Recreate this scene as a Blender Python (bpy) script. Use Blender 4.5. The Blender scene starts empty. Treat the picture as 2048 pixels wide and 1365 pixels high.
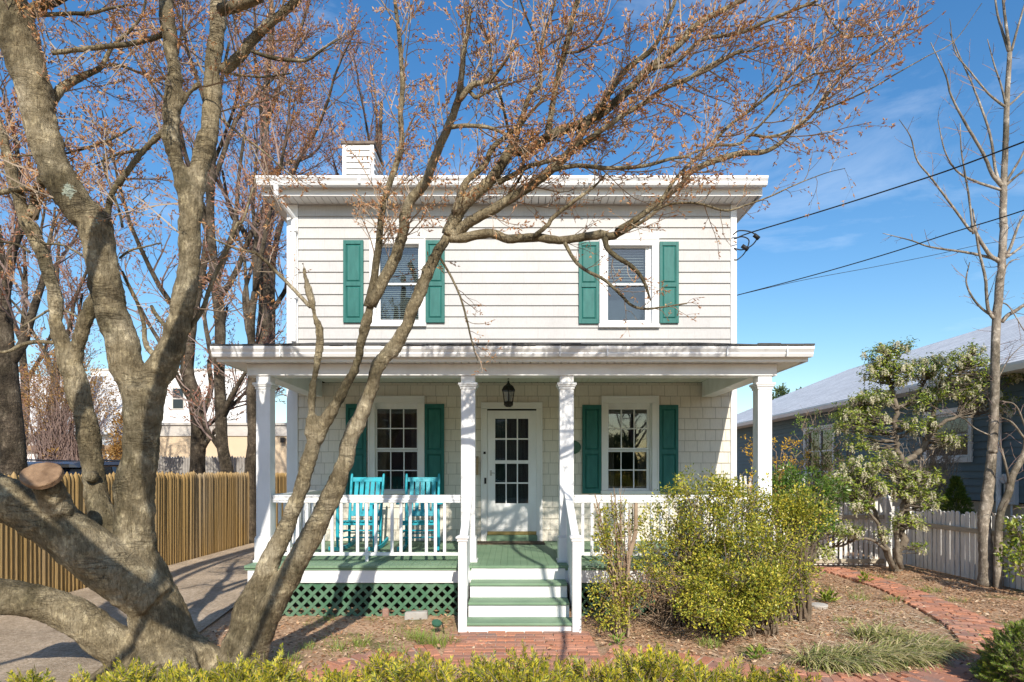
import bpy, math, random
import numpy as np
from mathutils import Vector, Matrix

random.seed(7)
RNG = np.random.default_rng(11)
D = bpy.data
scene = bpy.context.scene
COL = scene.collection
F, HC, CX, CY = 1250.0, 1.745, 1024.0, 946.0     # focal length in photo pixels, eye height, vanishing point


def at(px, py, Y):
    return Vector(((px - CX) / F * Y, Y, HC - (py - CY) / F * Y))


def gr(px, py, z=0.0):
    Y = (HC - z) * F / (py - CY)
    return Vector(((px - CX) / F * Y, Y, z))


# ------------------------------------------------------------------ materials
def _nodes(name):
    m = D.materials.new(name)
    m.use_nodes = True
    nt = m.node_tree
    b = nt.nodes['Principled BSDF']
    return m, nt, nt.nodes, nt.links, b


def _noise(N, L, co, scale, detail=4, rough=.6, dist=0.0):
    n = N.new('ShaderNodeTexNoise')
    n.inputs['Scale'].default_value = scale
    n.inputs['Detail'].default_value = detail
    n.inputs['Roughness'].default_value = rough
    n.inputs['Distortion'].default_value = dist
    if co is not None:
        L.new(co, n.inputs['Vector'])
    return n


def _ramp(N, stops):
    r = N.new('ShaderNodeValToRGB')
    e = r.color_ramp.elements
    while len(e) < len(stops):
        e.new(.5)
    for i, (p, c) in enumerate(stops):
        e[i].position = p
        e[i].color = (*c, 1) if len(c) == 3 else c
    return r


def _mapped(N, L, scale=(1, 1, 1)):
    t = N.new('ShaderNodeTexCoord')
    mp = N.new('ShaderNodeMapping')
    mp.inputs['Scale'].default_value = scale
    L.new(t.outputs['Object'], mp.inputs['Vector'])
    return mp.outputs['Vector']


def mk(name, col, rough=.6, col2=None, vs=3.0, vstops=(.35, .65), stretch=(1, 1, 1), bump=0.0, bs=60.0, bstretch=(1, 1, 1),
       spec=.4, metal=0.0, island=None, trans=0.0, vdetail=5):
    """noise-mottled colour (col..col2), or a colour per loose piece (island), with bump and translucency"""
    m, nt, N, L, b = _nodes(name)
    b.inputs['Roughness'].default_value = rough
    b.inputs['Specular IOR Level'].default_value = spec
    b.inputs['Metallic'].default_value = metal
    if island:
        g = N.new('ShaderNodeNewGeometry')
        r = _ramp(N, [(i / max(1, len(island) - 1), c) for i, c in enumerate(island)])
        L.new(g.outputs['Random Per Island'], r.inputs['Fac'])
        c = r.outputs['Color']
        if col2:
            n = _noise(N, L, _mapped(N, L, stretch), vs, vdetail)
            r2 = _ramp(N, [(vstops[0], (0, 0, 0)), (vstops[1], (1, 1, 1))])
            L.new(n.outputs['Fac'], r2.inputs['Fac'])
            mx = N.new('ShaderNodeMix'); mx.data_type = 'RGBA'
            L.new(r2.outputs['Color'], mx.inputs['Factor'])
            L.new(c, mx.inputs[6]); mx.inputs[7].default_value = (*col2, 1)
            c = mx.outputs[2]
    elif col2:
        n = _noise(N, L, _mapped(N, L, stretch), vs, vdetail)
        r = _ramp(N, [(vstops[0], col), (vstops[1], col2)])
        L.new(n.outputs['Fac'], r.inputs['Fac'])
        c = r.outputs['Color']
    else:
        rg = N.new('ShaderNodeRGB'); rg.outputs[0].default_value = (*col, 1)
        c = rg.outputs[0]
    L.new(c, b.inputs['Base Color'])
    if bump:
        n = _noise(N, L, _mapped(N, L, bstretch), bs, 6)
        bp = N.new('ShaderNodeBump')
        bp.inputs['Strength'].default_value = bump
        bp.inputs['Distance'].default_value = .02
        L.new(n.outputs['Fac'], bp.inputs['Height'])
        L.new(bp.outputs['Normal'], b.inputs['Normal'])
    if trans:
        t = N.new('ShaderNodeBsdfTranslucent')
        L.new(c, t.inputs['Color'])
        mx = N.new('ShaderNodeMixShader'); mx.inputs[0].default_value = trans
        L.new(b.outputs[0], mx.inputs[1]); L.new(t.outputs[0], mx.inputs[2])
        L.new(mx.outputs[0], N['Material Output'].inputs['Surface'])
    return m


def mk_bark(name, ca, cb, cc, lichen=None, scale=1.0, bump=.6, streak=(9, 9, 1.6), spots=()):
    m, nt, N, L, b = _nodes(name)
    b.inputs['Roughness'].default_value = .85
    b.inputs['Specular IOR Level'].default_value = .25
    v = _mapped(N, L)
    n1 = _noise(N, L, v, 2.6 * scale, 6, .65)
    r1 = _ramp(N, [(.3, ca), (.5, cb), (.72, cc)])
    L.new(n1.outputs['Fac'], r1.inputs['Fac'])
    v2 = _mapped(N, L, streak)
    n2 = _noise(N, L, v2, 6 * scale, 8, .7, .6)
    r2 = _ramp(N, [(.30, (.40, .38, .35)), (.44, (.85, .85, .83)), (.58, (1.05, 1.05, 1.05)), (.8, (1.35, 1.32, 1.25))])
    L.new(n2.outputs['Fac'], r2.inputs['Fac'])
    mx = N.new('ShaderNodeMix'); mx.data_type = 'RGBA'; mx.blend_type = 'MULTIPLY'; mx.inputs['Factor'].default_value = .8
    L.new(r1.outputs['Color'], mx.inputs[6]); L.new(r2.outputs['Color'], mx.inputs[7])
    c = mx.outputs[2]
    # damp dark algae in broad patches, pale crust in small ones, thin long fissures
    for (sc_a, str_, lo, hi, colr, fac) in ((1.5 * scale, (1, 1, .7), .46, .60, (.36, .36, .32), 1.0), (13 * scale, (1, 1, .8), .53, .60, (1.75, 1.78, 1.78), .85), (3.2 * scale, (4.5, 4.5, .55), .485, .50, (.50, .48, .45), .9)):
        na = _noise(N, L, _mapped(N, L, str_), sc_a, 7, .68, .35)
        stops_ = [(lo, (1, 1, 1)), (hi, colr)] if sc_a != 3.2 * scale else [(.47, (1, 1, 1)), (.492, colr), (.514, (1, 1, 1))]
        rr_ = _ramp(N, stops_); L.new(na.outputs['Fac'], rr_.inputs['Fac'])
        mz = N.new('ShaderNodeMix'); mz.data_type = 'RGBA'; mz.blend_type = 'MULTIPLY'; mz.inputs['Factor'].default_value = fac
        L.new(c, mz.inputs[6]); L.new(rr_.outputs['Color'], mz.inputs[7]); c = mz.outputs[2]
    if lichen:
        n3 = _noise(N, L, v, 3.4, 3, .5, .4)
        n4 = _noise(N, L, v, 34, 5, .7)
        md = N.new('ShaderNodeMath'); md.operation = 'MULTIPLY'
        ra = _ramp(N, [(.62, (0, 0, 0)), (.68, (1, 1, 1))]); L.new(n3.outputs['Fac'], ra.inputs['Fac'])
        rb = _ramp(N, [(.46, (0, 0, 0)), (.56, (1, 1, 1))]); L.new(n4.outputs['Fac'], rb.inputs['Fac'])
        L.new(ra.outputs['Color'], md.inputs[0]); L.new(rb.outputs['Color'], md.inputs[1])
        mx2 = N.new('ShaderNodeMix'); mx2.data_type = 'RGBA'
        L.new(md.outputs[0], mx2.inputs['Factor']); L.new(c, mx2.inputs[6]); mx2.inputs[7].default_value = (*lichen, 1)
        c = mx2.outputs[2]
    for (sx_, sy_, sz_, rad) in spots:                  # lichen patches at given places
        vs_ = N.new('ShaderNodeVectorMath'); vs_.operation = 'DISTANCE'; vs_.inputs[1].default_value = (sx_, sy_, sz_); L.new(v, vs_.inputs[0])
        nn_ = _noise(N, L, v, 26, 5, .7)
        sc_ = N.new('ShaderNodeMath'); sc_.operation = 'MULTIPLY_ADD'; sc_.inputs[1].default_value = rad * 1.5; L.new(nn_.outputs['Fac'], sc_.inputs[0]); L.new(vs_.outputs['Value'], sc_.inputs[2])
        lt_ = N.new('ShaderNodeMath'); lt_.operation = 'LESS_THAN'; lt_.inputs[1].default_value = rad * 1.5; L.new(sc_.outputs[0], lt_.inputs[0])
        m5 = N.new('ShaderNodeMix'); m5.data_type = 'RGBA'; L.new(lt_.outputs[0], m5.inputs['Factor']); L.new(c, m5.inputs[6]); m5.inputs[7].default_value = (.34, .38, .30, 1)
        c = m5.outputs[2]
    L.new(c, b.inputs['Base Color'])
    w = N.new('ShaderNodeTexNoise'); w.inputs['Scale'].default_value = 22 * scale; w.inputs['Detail'].default_value = 8
    L.new(v, w.inputs['Vector'])
    ad = N.new('ShaderNodeMath'); ad.operation = 'ADD'
    L.new(w.outputs['Fac'], ad.inputs[0]); L.new(n2.outputs['Fac'], ad.inputs[1])
    # cross-grain creases, in bands where the stem has swollen
    v6 = _mapped(N, L, (2.6, 2.6, 15)); n6 = _noise(N, L, v6, 1.5, 4, .55, .6)
    r6 = _ramp(N, [(.45, (0, 0, 0)), (.49, (1, 1, 1)), (.53, (0, 0, 0))]); L.new(n6.outputs['Fac'], r6.inputs['Fac'])
    n7 = _noise(N, L, v, 1.9, 3, .5); r7 = _ramp(N, [(.52, (0, 0, 0)), (.66, (1, 1, 1))]); L.new(n7.outputs['Fac'], r7.inputs['Fac'])
    mm = N.new('ShaderNodeMath'); mm.operation = 'MULTIPLY'; L.new(r6.outputs['Color'], mm.inputs[0]); L.new(r7.outputs['Color'], mm.inputs[1])
    ms = N.new('ShaderNodeMath'); ms.operation = 'MULTIPLY_ADD'; ms.inputs[1].default_value = -.9; L.new(mm.outputs[0], ms.inputs[0]); L.new(ad.outputs[0], ms.inputs[2])
    bp = N.new('ShaderNodeBump'); bp.inputs['Strength'].default_value = bump; bp.inputs['Distance'].default_value = .028
    L.new(ms.outputs[0], bp.inputs['Height']); L.new(bp.outputs['Normal'], b.inputs['Normal'])
    return m


def mk_courses(name, col, col2, joint, bw, bh, streaks=True, mortar=.006, flip='xz', zoff=0.0, bump=.35):
    """shingle joints: a brick pattern over the x-z (or y-z) plane with fine vertical striation"""
    m, nt, N, L, b = _nodes(name)
    b.inputs['Roughness'].default_value = .7
    t = N.new('ShaderNodeTexCoord')
    sx = N.new('ShaderNodeSeparateXYZ'); cb = N.new('ShaderNodeCombineXYZ')
    L.new(t.outputs['Object'], sx.inputs[0])
    L.new(sx.outputs['X' if flip[0] == 'x' else 'Y'], cb.inputs['X'])
    zo = N.new('ShaderNodeMath'); zo.operation = 'SUBTRACT'; zo.inputs[1].default_value = zoff
    L.new(sx.outputs['Z'], zo.inputs[0]); L.new(zo.outputs[0], cb.inputs['Y'])
    br = N.new('ShaderNodeTexBrick')
    br.inputs['Scale'].default_value = 1.0
    br.inputs['Mortar Size'].default_value = mortar
    br.inputs['Mortar Smooth'].default_value = .2
    br.inputs['Brick Width'].default_value = bw
    br.inputs['Row Height'].default_value = bh
    br.offset = .43; br.offset_frequency = 2; br.squash = .8; br.squash_frequency = 3
    br.inputs['Color1'].default_value = (*col, 1); br.inputs['Color2'].default_value = (*col2, 1)
    br.inputs['Mortar'].default_value = (*joint, 1)
    L.new(cb.outputs[0], br.inputs['Vector'])
    v2 = _mapped(N, L, (60, 60, 1.2))
    n = _noise(N, L, v2, 2.0, 4, .6)
    v3 = _mapped(N, L)
    n3 = _noise(N, L, v3, 1.1, 5, .6)
    r = _ramp(N, [(.3, (.9, .89, .88)), (.7, (1.04, 1.04, 1.04))]); L.new(n.outputs['Fac'], r.inputs['Fac'])
    r3 = _ramp(N, [(.3, (.91, .905, .9)), (.65, (1.03, 1.03, 1.03))]); L.new(n3.outputs['Fac'], r3.inputs['Fac'])
    mx = N.new('ShaderNodeMix'); mx.data_type = 'RGBA'; mx.blend_type = 'MULTIPLY'; mx.inputs['Factor'].default_value = 1
    mx2 = N.new('ShaderNodeMix'); mx2.data_type = 'RGBA'; mx2.blend_type = 'MULTIPLY'; mx2.inputs['Factor'].default_value = 1
    L.new(br.outputs['Color'], mx.inputs[6]); L.new(r.outputs['Color'], mx.inputs[7])
    L.new(mx.outputs[2], mx2.inputs[6]); L.new(r3.outputs['Color'], mx2.inputs[7])
    L.new(mx2.outputs[2], b.inputs['Base Color'])
    bp = N.new('ShaderNodeBump'); bp.inputs['Strength'].default_value = bump; bp.inputs['Distance'].default_value = .004
    L.new(n.outputs['Fac'], bp.inputs['Height']); L.new(bp.outputs['Normal'], b.inputs['Normal'])
    return m


def mk_glass(name, tint=(.75, .8, .8), refl=.10):
    m = D.materials.new(name); m.use_nodes = True
    nt = m.node_tree; N = nt.nodes; L = nt.links
    N.remove(N['Principled BSDF'])
    tr = N.new('ShaderNodeBsdfTransparent'); tr.inputs['Color'].default_value = (*tint, 1)
    gl = N.new('ShaderNodeBsdfGlossy'); gl.inputs['Roughness'].default_value = .015
    fr = N.new('ShaderNodeFresnel'); fr.inputs['IOR'].default_value = 1.5
    ad = N.new('ShaderNodeMath'); ad.operation = 'ADD'; ad.inputs[1].default_value = refl; ad.use_clamp = True
    mx = N.new('ShaderNodeMixShader')
    nz = _noise(N, L, _mapped(N, L), 1.6, 2)
    bp = N.new('ShaderNodeBump'); bp.inputs['Strength'].default_value = .08; bp.inputs['Distance'].default_value = .02
    L.new(nz.outputs['Fac'], bp.inputs['Height']); L.new(bp.outputs['Normal'], gl.inputs['Normal'])
    L.new(fr.outputs[0], ad.inputs[0]); L.new(ad.outputs[0], mx.inputs[0])
    L.new(tr.outputs[0], mx.inputs[1]); L.new(gl.outputs[0], mx.inputs[2])
    L.new(mx.outputs[0], N['Material Output'].inputs['Surface'])
    return m


# ------------------------------------------------------------------ meshes and objects
ORG = {}


def tag(o, label=None, cat=None, group=None, kind=None):
    if label: o['label'] = label
    if cat: o['category'] = cat
    if group: o['group'] = group
    if kind: o['kind'] = kind
    return o


def thing(name, label, cat, loc=(0, 0, 0), group=None, rz=0.0):
    o = D.objects.new(name, None)
    COL.objects.link(o)
    o.location = loc
    o.rotation_euler = (0, 0, rz)
    o.empty_display_size = .2
    ORG[o.name] = Vector(loc) if rz == 0 else Vector((0, 0, 0))
    return tag(o, label, cat, group)


class MB:
    """collects boxes, prisms, tubes, loose faces; build() links them as ONE mesh object"""

    def __init__(s):
        s.v = []; s.f = []; s.n = 0
        s.va = []; s.fa = []          # numpy chunks

    def add(s, verts, faces):
        n = s.n
        s.v.extend(tuple(v) for v in verts)
        s.f.extend(tuple(i + n for i in f) for f in faces)
        s.n += len(verts)

    def box(s, x0, x1, y0, y1, z0, z1):
        s.add([(x0, y0, z0), (x1, y0, z0), (x1, y1, z0), (x0, y1, z0), (x0, y0, z1), (x1, y0, z1), (x1, y1, z1), (x0, y1, z1)],
              [(0, 3, 2, 1), (4, 5, 6, 7), (0, 1, 5, 4), (1, 2, 6, 5), (2, 3, 7, 6), (3, 0, 4, 7)])
        return s

    def prism(s, poly, axis, a, b):
        """closed polygon extruded along axis from a to b; poly coordinates are the two other axes in order"""
        def p3(p, t):
            return {'x': (t, p[0], p[1]), 'y': (p[0], t, p[1]), 'z': (p[0], p[1], t)}[axis]
        n = len(poly)
        s.add([p3(p, a) for p in poly] + [p3(p, b) for p in poly],
              [tuple(range(n))[::-1], tuple(range(n, 2 * n))] + [(i, (i + 1) % n, n + (i + 1) % n, n + i) for i in range(n)])
        return s

    def hull8(s, bot, top):
        s.add(list(bot) + list(top), [(3, 2, 1, 0), (4, 5, 6, 7), (0, 1, 5, 4), (1, 2, 6, 5), (2, 3, 7, 6), (3, 0, 4, 7)])
        return s

    def tube(s, pts, rad, n=8, cap=True, flat=1.0):
        pts = [Vector(p) for p in pts]
        k = len(pts)
        if not hasattr(rad, '__len__'): rad = [rad] * k
        vs = []
        ref = None
        for i, p in enumerate(pts):
            t = (pts[min(i + 1, k - 1)] - pts[max(i - 1, 0)])
            t = t.normalized() if t.length > 1e-9 else Vector((0, 0, 1))
            if ref is None:
                ref = Vector((0, 1, 0)) if abs(t.y) < .8 else Vector((1, 0, 0))
            u = (ref - t * ref.dot(t)).normalized(); ref = u
            w = t.cross(u)
            for j in range(n):
                a = 2 * math.pi * j / n
                vs.append(p + (u * math.cos(a) * flat + w * math.sin(a)) * rad[i])
        fs = [(i * n + j, i * n + (j + 1) % n, (i + 1) * n + (j + 1) % n, (i + 1) * n + j) for i in range(k - 1) for j in range(n)]
        if cap:
            fs.append(tuple(range(n))[::-1]); fs.append(tuple((k - 1) * n + j for j in range(n)))
        s.add(vs, fs)
        return s

    def lathe(s, prof, c, n=16):
        """profile of (radius, z) turned about the vertical through c"""
        vs = []
        for r, z in prof:
            for j in range(n):
                a = 2 * math.pi * j / n
                vs.append((c[0] + r * math.cos(a), c[1] + r * math.sin(a), c[2] + z))
        k = len(prof)
        fs = [(i * n + j, i * n + (j + 1) % n, (i + 1) * n + (j + 1) % n, (i + 1) * n + j) for i in range(k - 1) for j in range(n)]
        fs += [tuple(range(n))[::-1], tuple((k - 1) * n + j for j in range(n))]
        s.add(vs, fs)
        return s

    def chunk(s, V, Fc):
        """numpy chunk: V (n,3), Fc (m,k) with indices into V"""
        s.va.append(np.asarray(V, float)); s.fa.append(np.asarray(Fc, np.int64))
        return s

    def build(s, name, mat, parent=None, bevel=0.0, smooth=False, seg=1):
        V = [np.asarray(s.v, float).reshape(-1, 3)]
        off = len(s.v)
        loops = []; starts = []; tot = 0; st = []
        li = []; ls = []
        for f in s.f:
            ls.append(len(f)); li.extend(f)
        L_ = [np.asarray(li, np.int64)]; S_ = [np.asarray(ls, np.int64)]
        for va, fa in zip(s.va, s.fa):
            V.append(va); L_.append((fa + off).ravel()); S_.append(np.full(len(fa), fa.shape[1], np.int64)); off += len(va)
        V = np.concatenate(V); L_ = np.concatenate(L_); S_ = np.concatenate(S_)
        o3 = ORG.get(parent.name, Vector((0, 0, 0))) if parent else Vector((0, 0, 0))
        V = V - np.array(o3)
        me = D.meshes.new(name)
        me.vertices.add(len(V)); me.vertices.foreach_set('co', V.astype(np.float32).ravel())
        me.loops.add(len(L_)); me.loops.foreach_set('vertex_index', L_.astype(np.int32))
        me.polygons.add(len(S_))
        st = np.concatenate([[0], np.cumsum(S_)[:-1]]).astype(np.int32)
        me.polygons.foreach_set('loop_start', st)
        me.polygons.foreach_set('loop_total', S_.astype(np.int32))
        me.update(calc_edges=True)
        me.validate()
        me.polygons.foreach_set('use_smooth', np.full(len(me.polygons), smooth))
        me.materials.append(mat)
        o = D.objects.new(name, me)
        COL.objects.link(o)
        if parent:
            o.parent = parent
            ORG[o.name] = o3
        if bevel:
            md = o.modifiers.new('bevel', 'BEVEL'); md.width = bevel; md.segments = seg; md.limit_method = 'ANGLE'; md.angle_limit = .7
        return o


def nrm(a):
    return a / np.maximum(np.linalg.norm(a, axis=-1, keepdims=True), 1e-9)


def frame(T):
    ref = np.where(np.abs(T[..., 2:3]) < .9, np.array([0., 0, 1]), np.array([1., 0, 0]))
    U = nrm(np.cross(T, ref)); W = np.cross(T, U)
    return U, W


def tubes_np(mb, paths, S=3):
    """paths: list of (points (K,3), r0, r1); batched by K into one chunk each"""
    by = {}
    for p in paths:
        by.setdefault(len(p[0]), []).append(p)
    for K, ps in by.items():
        P = np.array([p[0] for p in ps], float)
        T = np.empty_like(P); T[:, 1:-1] = P[:, 2:] - P[:, :-2]; T[:, 0] = P[:, 1] - P[:, 0]; T[:, -1] = P[:, -1] - P[:, -2]
        T = nrm(T)
        Tm = nrm(P[:, -1] - P[:, 0])
        U0, _ = frame(Tm)
        U = nrm(U0[:, None, :] - T * np.sum(U0[:, None, :] * T, -1, keepdims=True)); W = np.cross(T, U)
        r0 = np.array([p[1] for p in ps]); r1 = np.array([p[2] for p in ps])
        t = np.linspace(0, 1, K)[None]
        R = r0[:, None] * (1 - t) + r1[:, None] * t
        a = np.arange(S) * 2 * np.pi / S
        V = P[:, :, None] + R[:, :, None, None] * (U[:, :, None] * np.cos(a)[None, None, :, None] + W[:, :, None] * np.sin(a)[None, None, :, None])
        n = len(ps)
        i = np.arange(n)[:, None, None] * K * S + np.arange(K - 1)[None, :, None] * S
        j = np.arange(S)[None, None]; j2 = (j + 1) % S
        Fc = np.stack([i + j, i + j2, i + S + j2, i + S + j], -1).reshape(-1, 4)
        mb.chunk(V.reshape(-1, 3), Fc)
    return mb


def spindles(mb, P, T, ln, rad):
    """small pointed buds: three-sided bipyramids at P along T"""
    P = np.asarray(P, float); T = nrm(np.asarray(T, float)); n = len(P)
    if n == 0: return mb
    ln = np.broadcast_to(np.asarray(ln, float), (n,))[:, None]; rad = np.broadcast_to(np.asarray(rad, float), (n,))[:, None]
    U, W = frame(T)
    V = np.empty((n, 5, 3)); V[:, 0] = P; V[:, 4] = P + T * ln
    for k in range(3):
        a = 2 * np.pi * k / 3
        V[:, 1 + k] = P + T * ln * .45 + (U * math.cos(a) + W * math.sin(a)) * rad
    b = np.arange(n)[:, None, None] * 5
    Fc = b + np.array([[0, 2, 1], [0, 3, 2], [0, 1, 3], [4, 1, 2], [4, 2, 3], [4, 3, 1]])[None]
    return mb.chunk(V.reshape(-1, 3), Fc.reshape(-1, 3))


def leaves(mb, P, T, Nn, ln, wd, bend=.25):
    """one folded quad per leaf: base, side, tip, side"""
    P = np.asarray(P, float); n = len(P)
    if n == 0: return mb
    T = nrm(np.asarray(T, float)); S_ = nrm(np.cross(T, np.asarray(Nn, float))); Nn = np.cross(S_, T)
    ln = np.broadcast_to(np.asarray(ln, float), (n,))[:, None]; wd = np.broadcast_to(np.asarray(wd, float), (n,))[:, None]
    V = np.empty((n, 4, 3))
    V[:, 0] = P; V[:, 2] = P + T * ln
    V[:, 1] = P + T * ln * .5 + S_ * wd * .5 + Nn * ln * bend * .4
    V[:, 3] = P + T * ln * .5 - S_ * wd * .5 + Nn * ln * bend * .4
    b = np.arange(n)[:, None] * 4
    return mb.chunk(V.reshape(-1, 3), (b + np.array([[0, 1, 2, 3]])).reshape(-1, 4))


def blades(mb, P, H, ln, wd, droop, K=5):
    """grass blades: K-ring ribbons from P, leaning along H (unit, horizontal), arching down by droop"""
    P = np.asarray(P, float); n = len(P)
    H = nrm(np.asarray(H, float))
    S_ = np.stack([-H[:, 1], H[:, 0], np.zeros(n)], -1)
    ln = np.broadcast_to(np.asarray(ln, float), (n,)); wd = np.broadcast_to(np.asarray(wd, float), (n,)); droop = np.broadcast_to(np.asarray(droop, float), (n,))
    V = np.empty((n, K, 2, 3))
    x = np.zeros(n); z = np.zeros(n); ang = np.pi / 2 - .15 * np.ones(n)
    for k in range(K):
        w = wd * (1 - (k / (K - 1)) ** 2 * .92)
        c = P + H * x[:, None] + np.array([0, 0, 1.]) * np.maximum(z, -.0)[:, None]
        V[:, k, 0] = c + S_ * (w / 2)[:, None]; V[:, k, 1] = c - S_ * (w / 2)[:, None]
        st = ln / (K - 1)
        ang = ang - droop / (K - 1)
        x = x + np.cos(ang) * st; z = z + np.sin(ang) * st
    b = np.arange(n)[:, None, None] * K * 2 + np.arange(K - 1)[None, :, None] * 2
    Fc = (b + np.array([0, 1, 3, 2])).reshape(-1, 4)
    return mb.chunk(V.reshape(-1, 3), Fc)


def catmull(P, sub):
    """P (n,k) -> smoothed with sub steps per span"""
    P = np.asarray(P, float)
    if len(P) < 3: sub = max(1, sub // 2)
    Q = np.vstack([2 * P[0] - P[1], P, 2 * P[-1] - P[-2]])
    out = []
    for i in range(1, len(Q) - 2):
        a, b, c, d = Q[i - 1], Q[i], Q[i + 1], Q[i + 2]
        for t in np.arange(sub) / sub:
            out.append(.5 * (2 * b + (c - a) * t + (2 * a - 5 * b + 4 * c - d) * t * t + (3 * b - a - 3 * c + d) * t ** 3))
    out.append(P[-1])
    return np.array(out)
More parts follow.
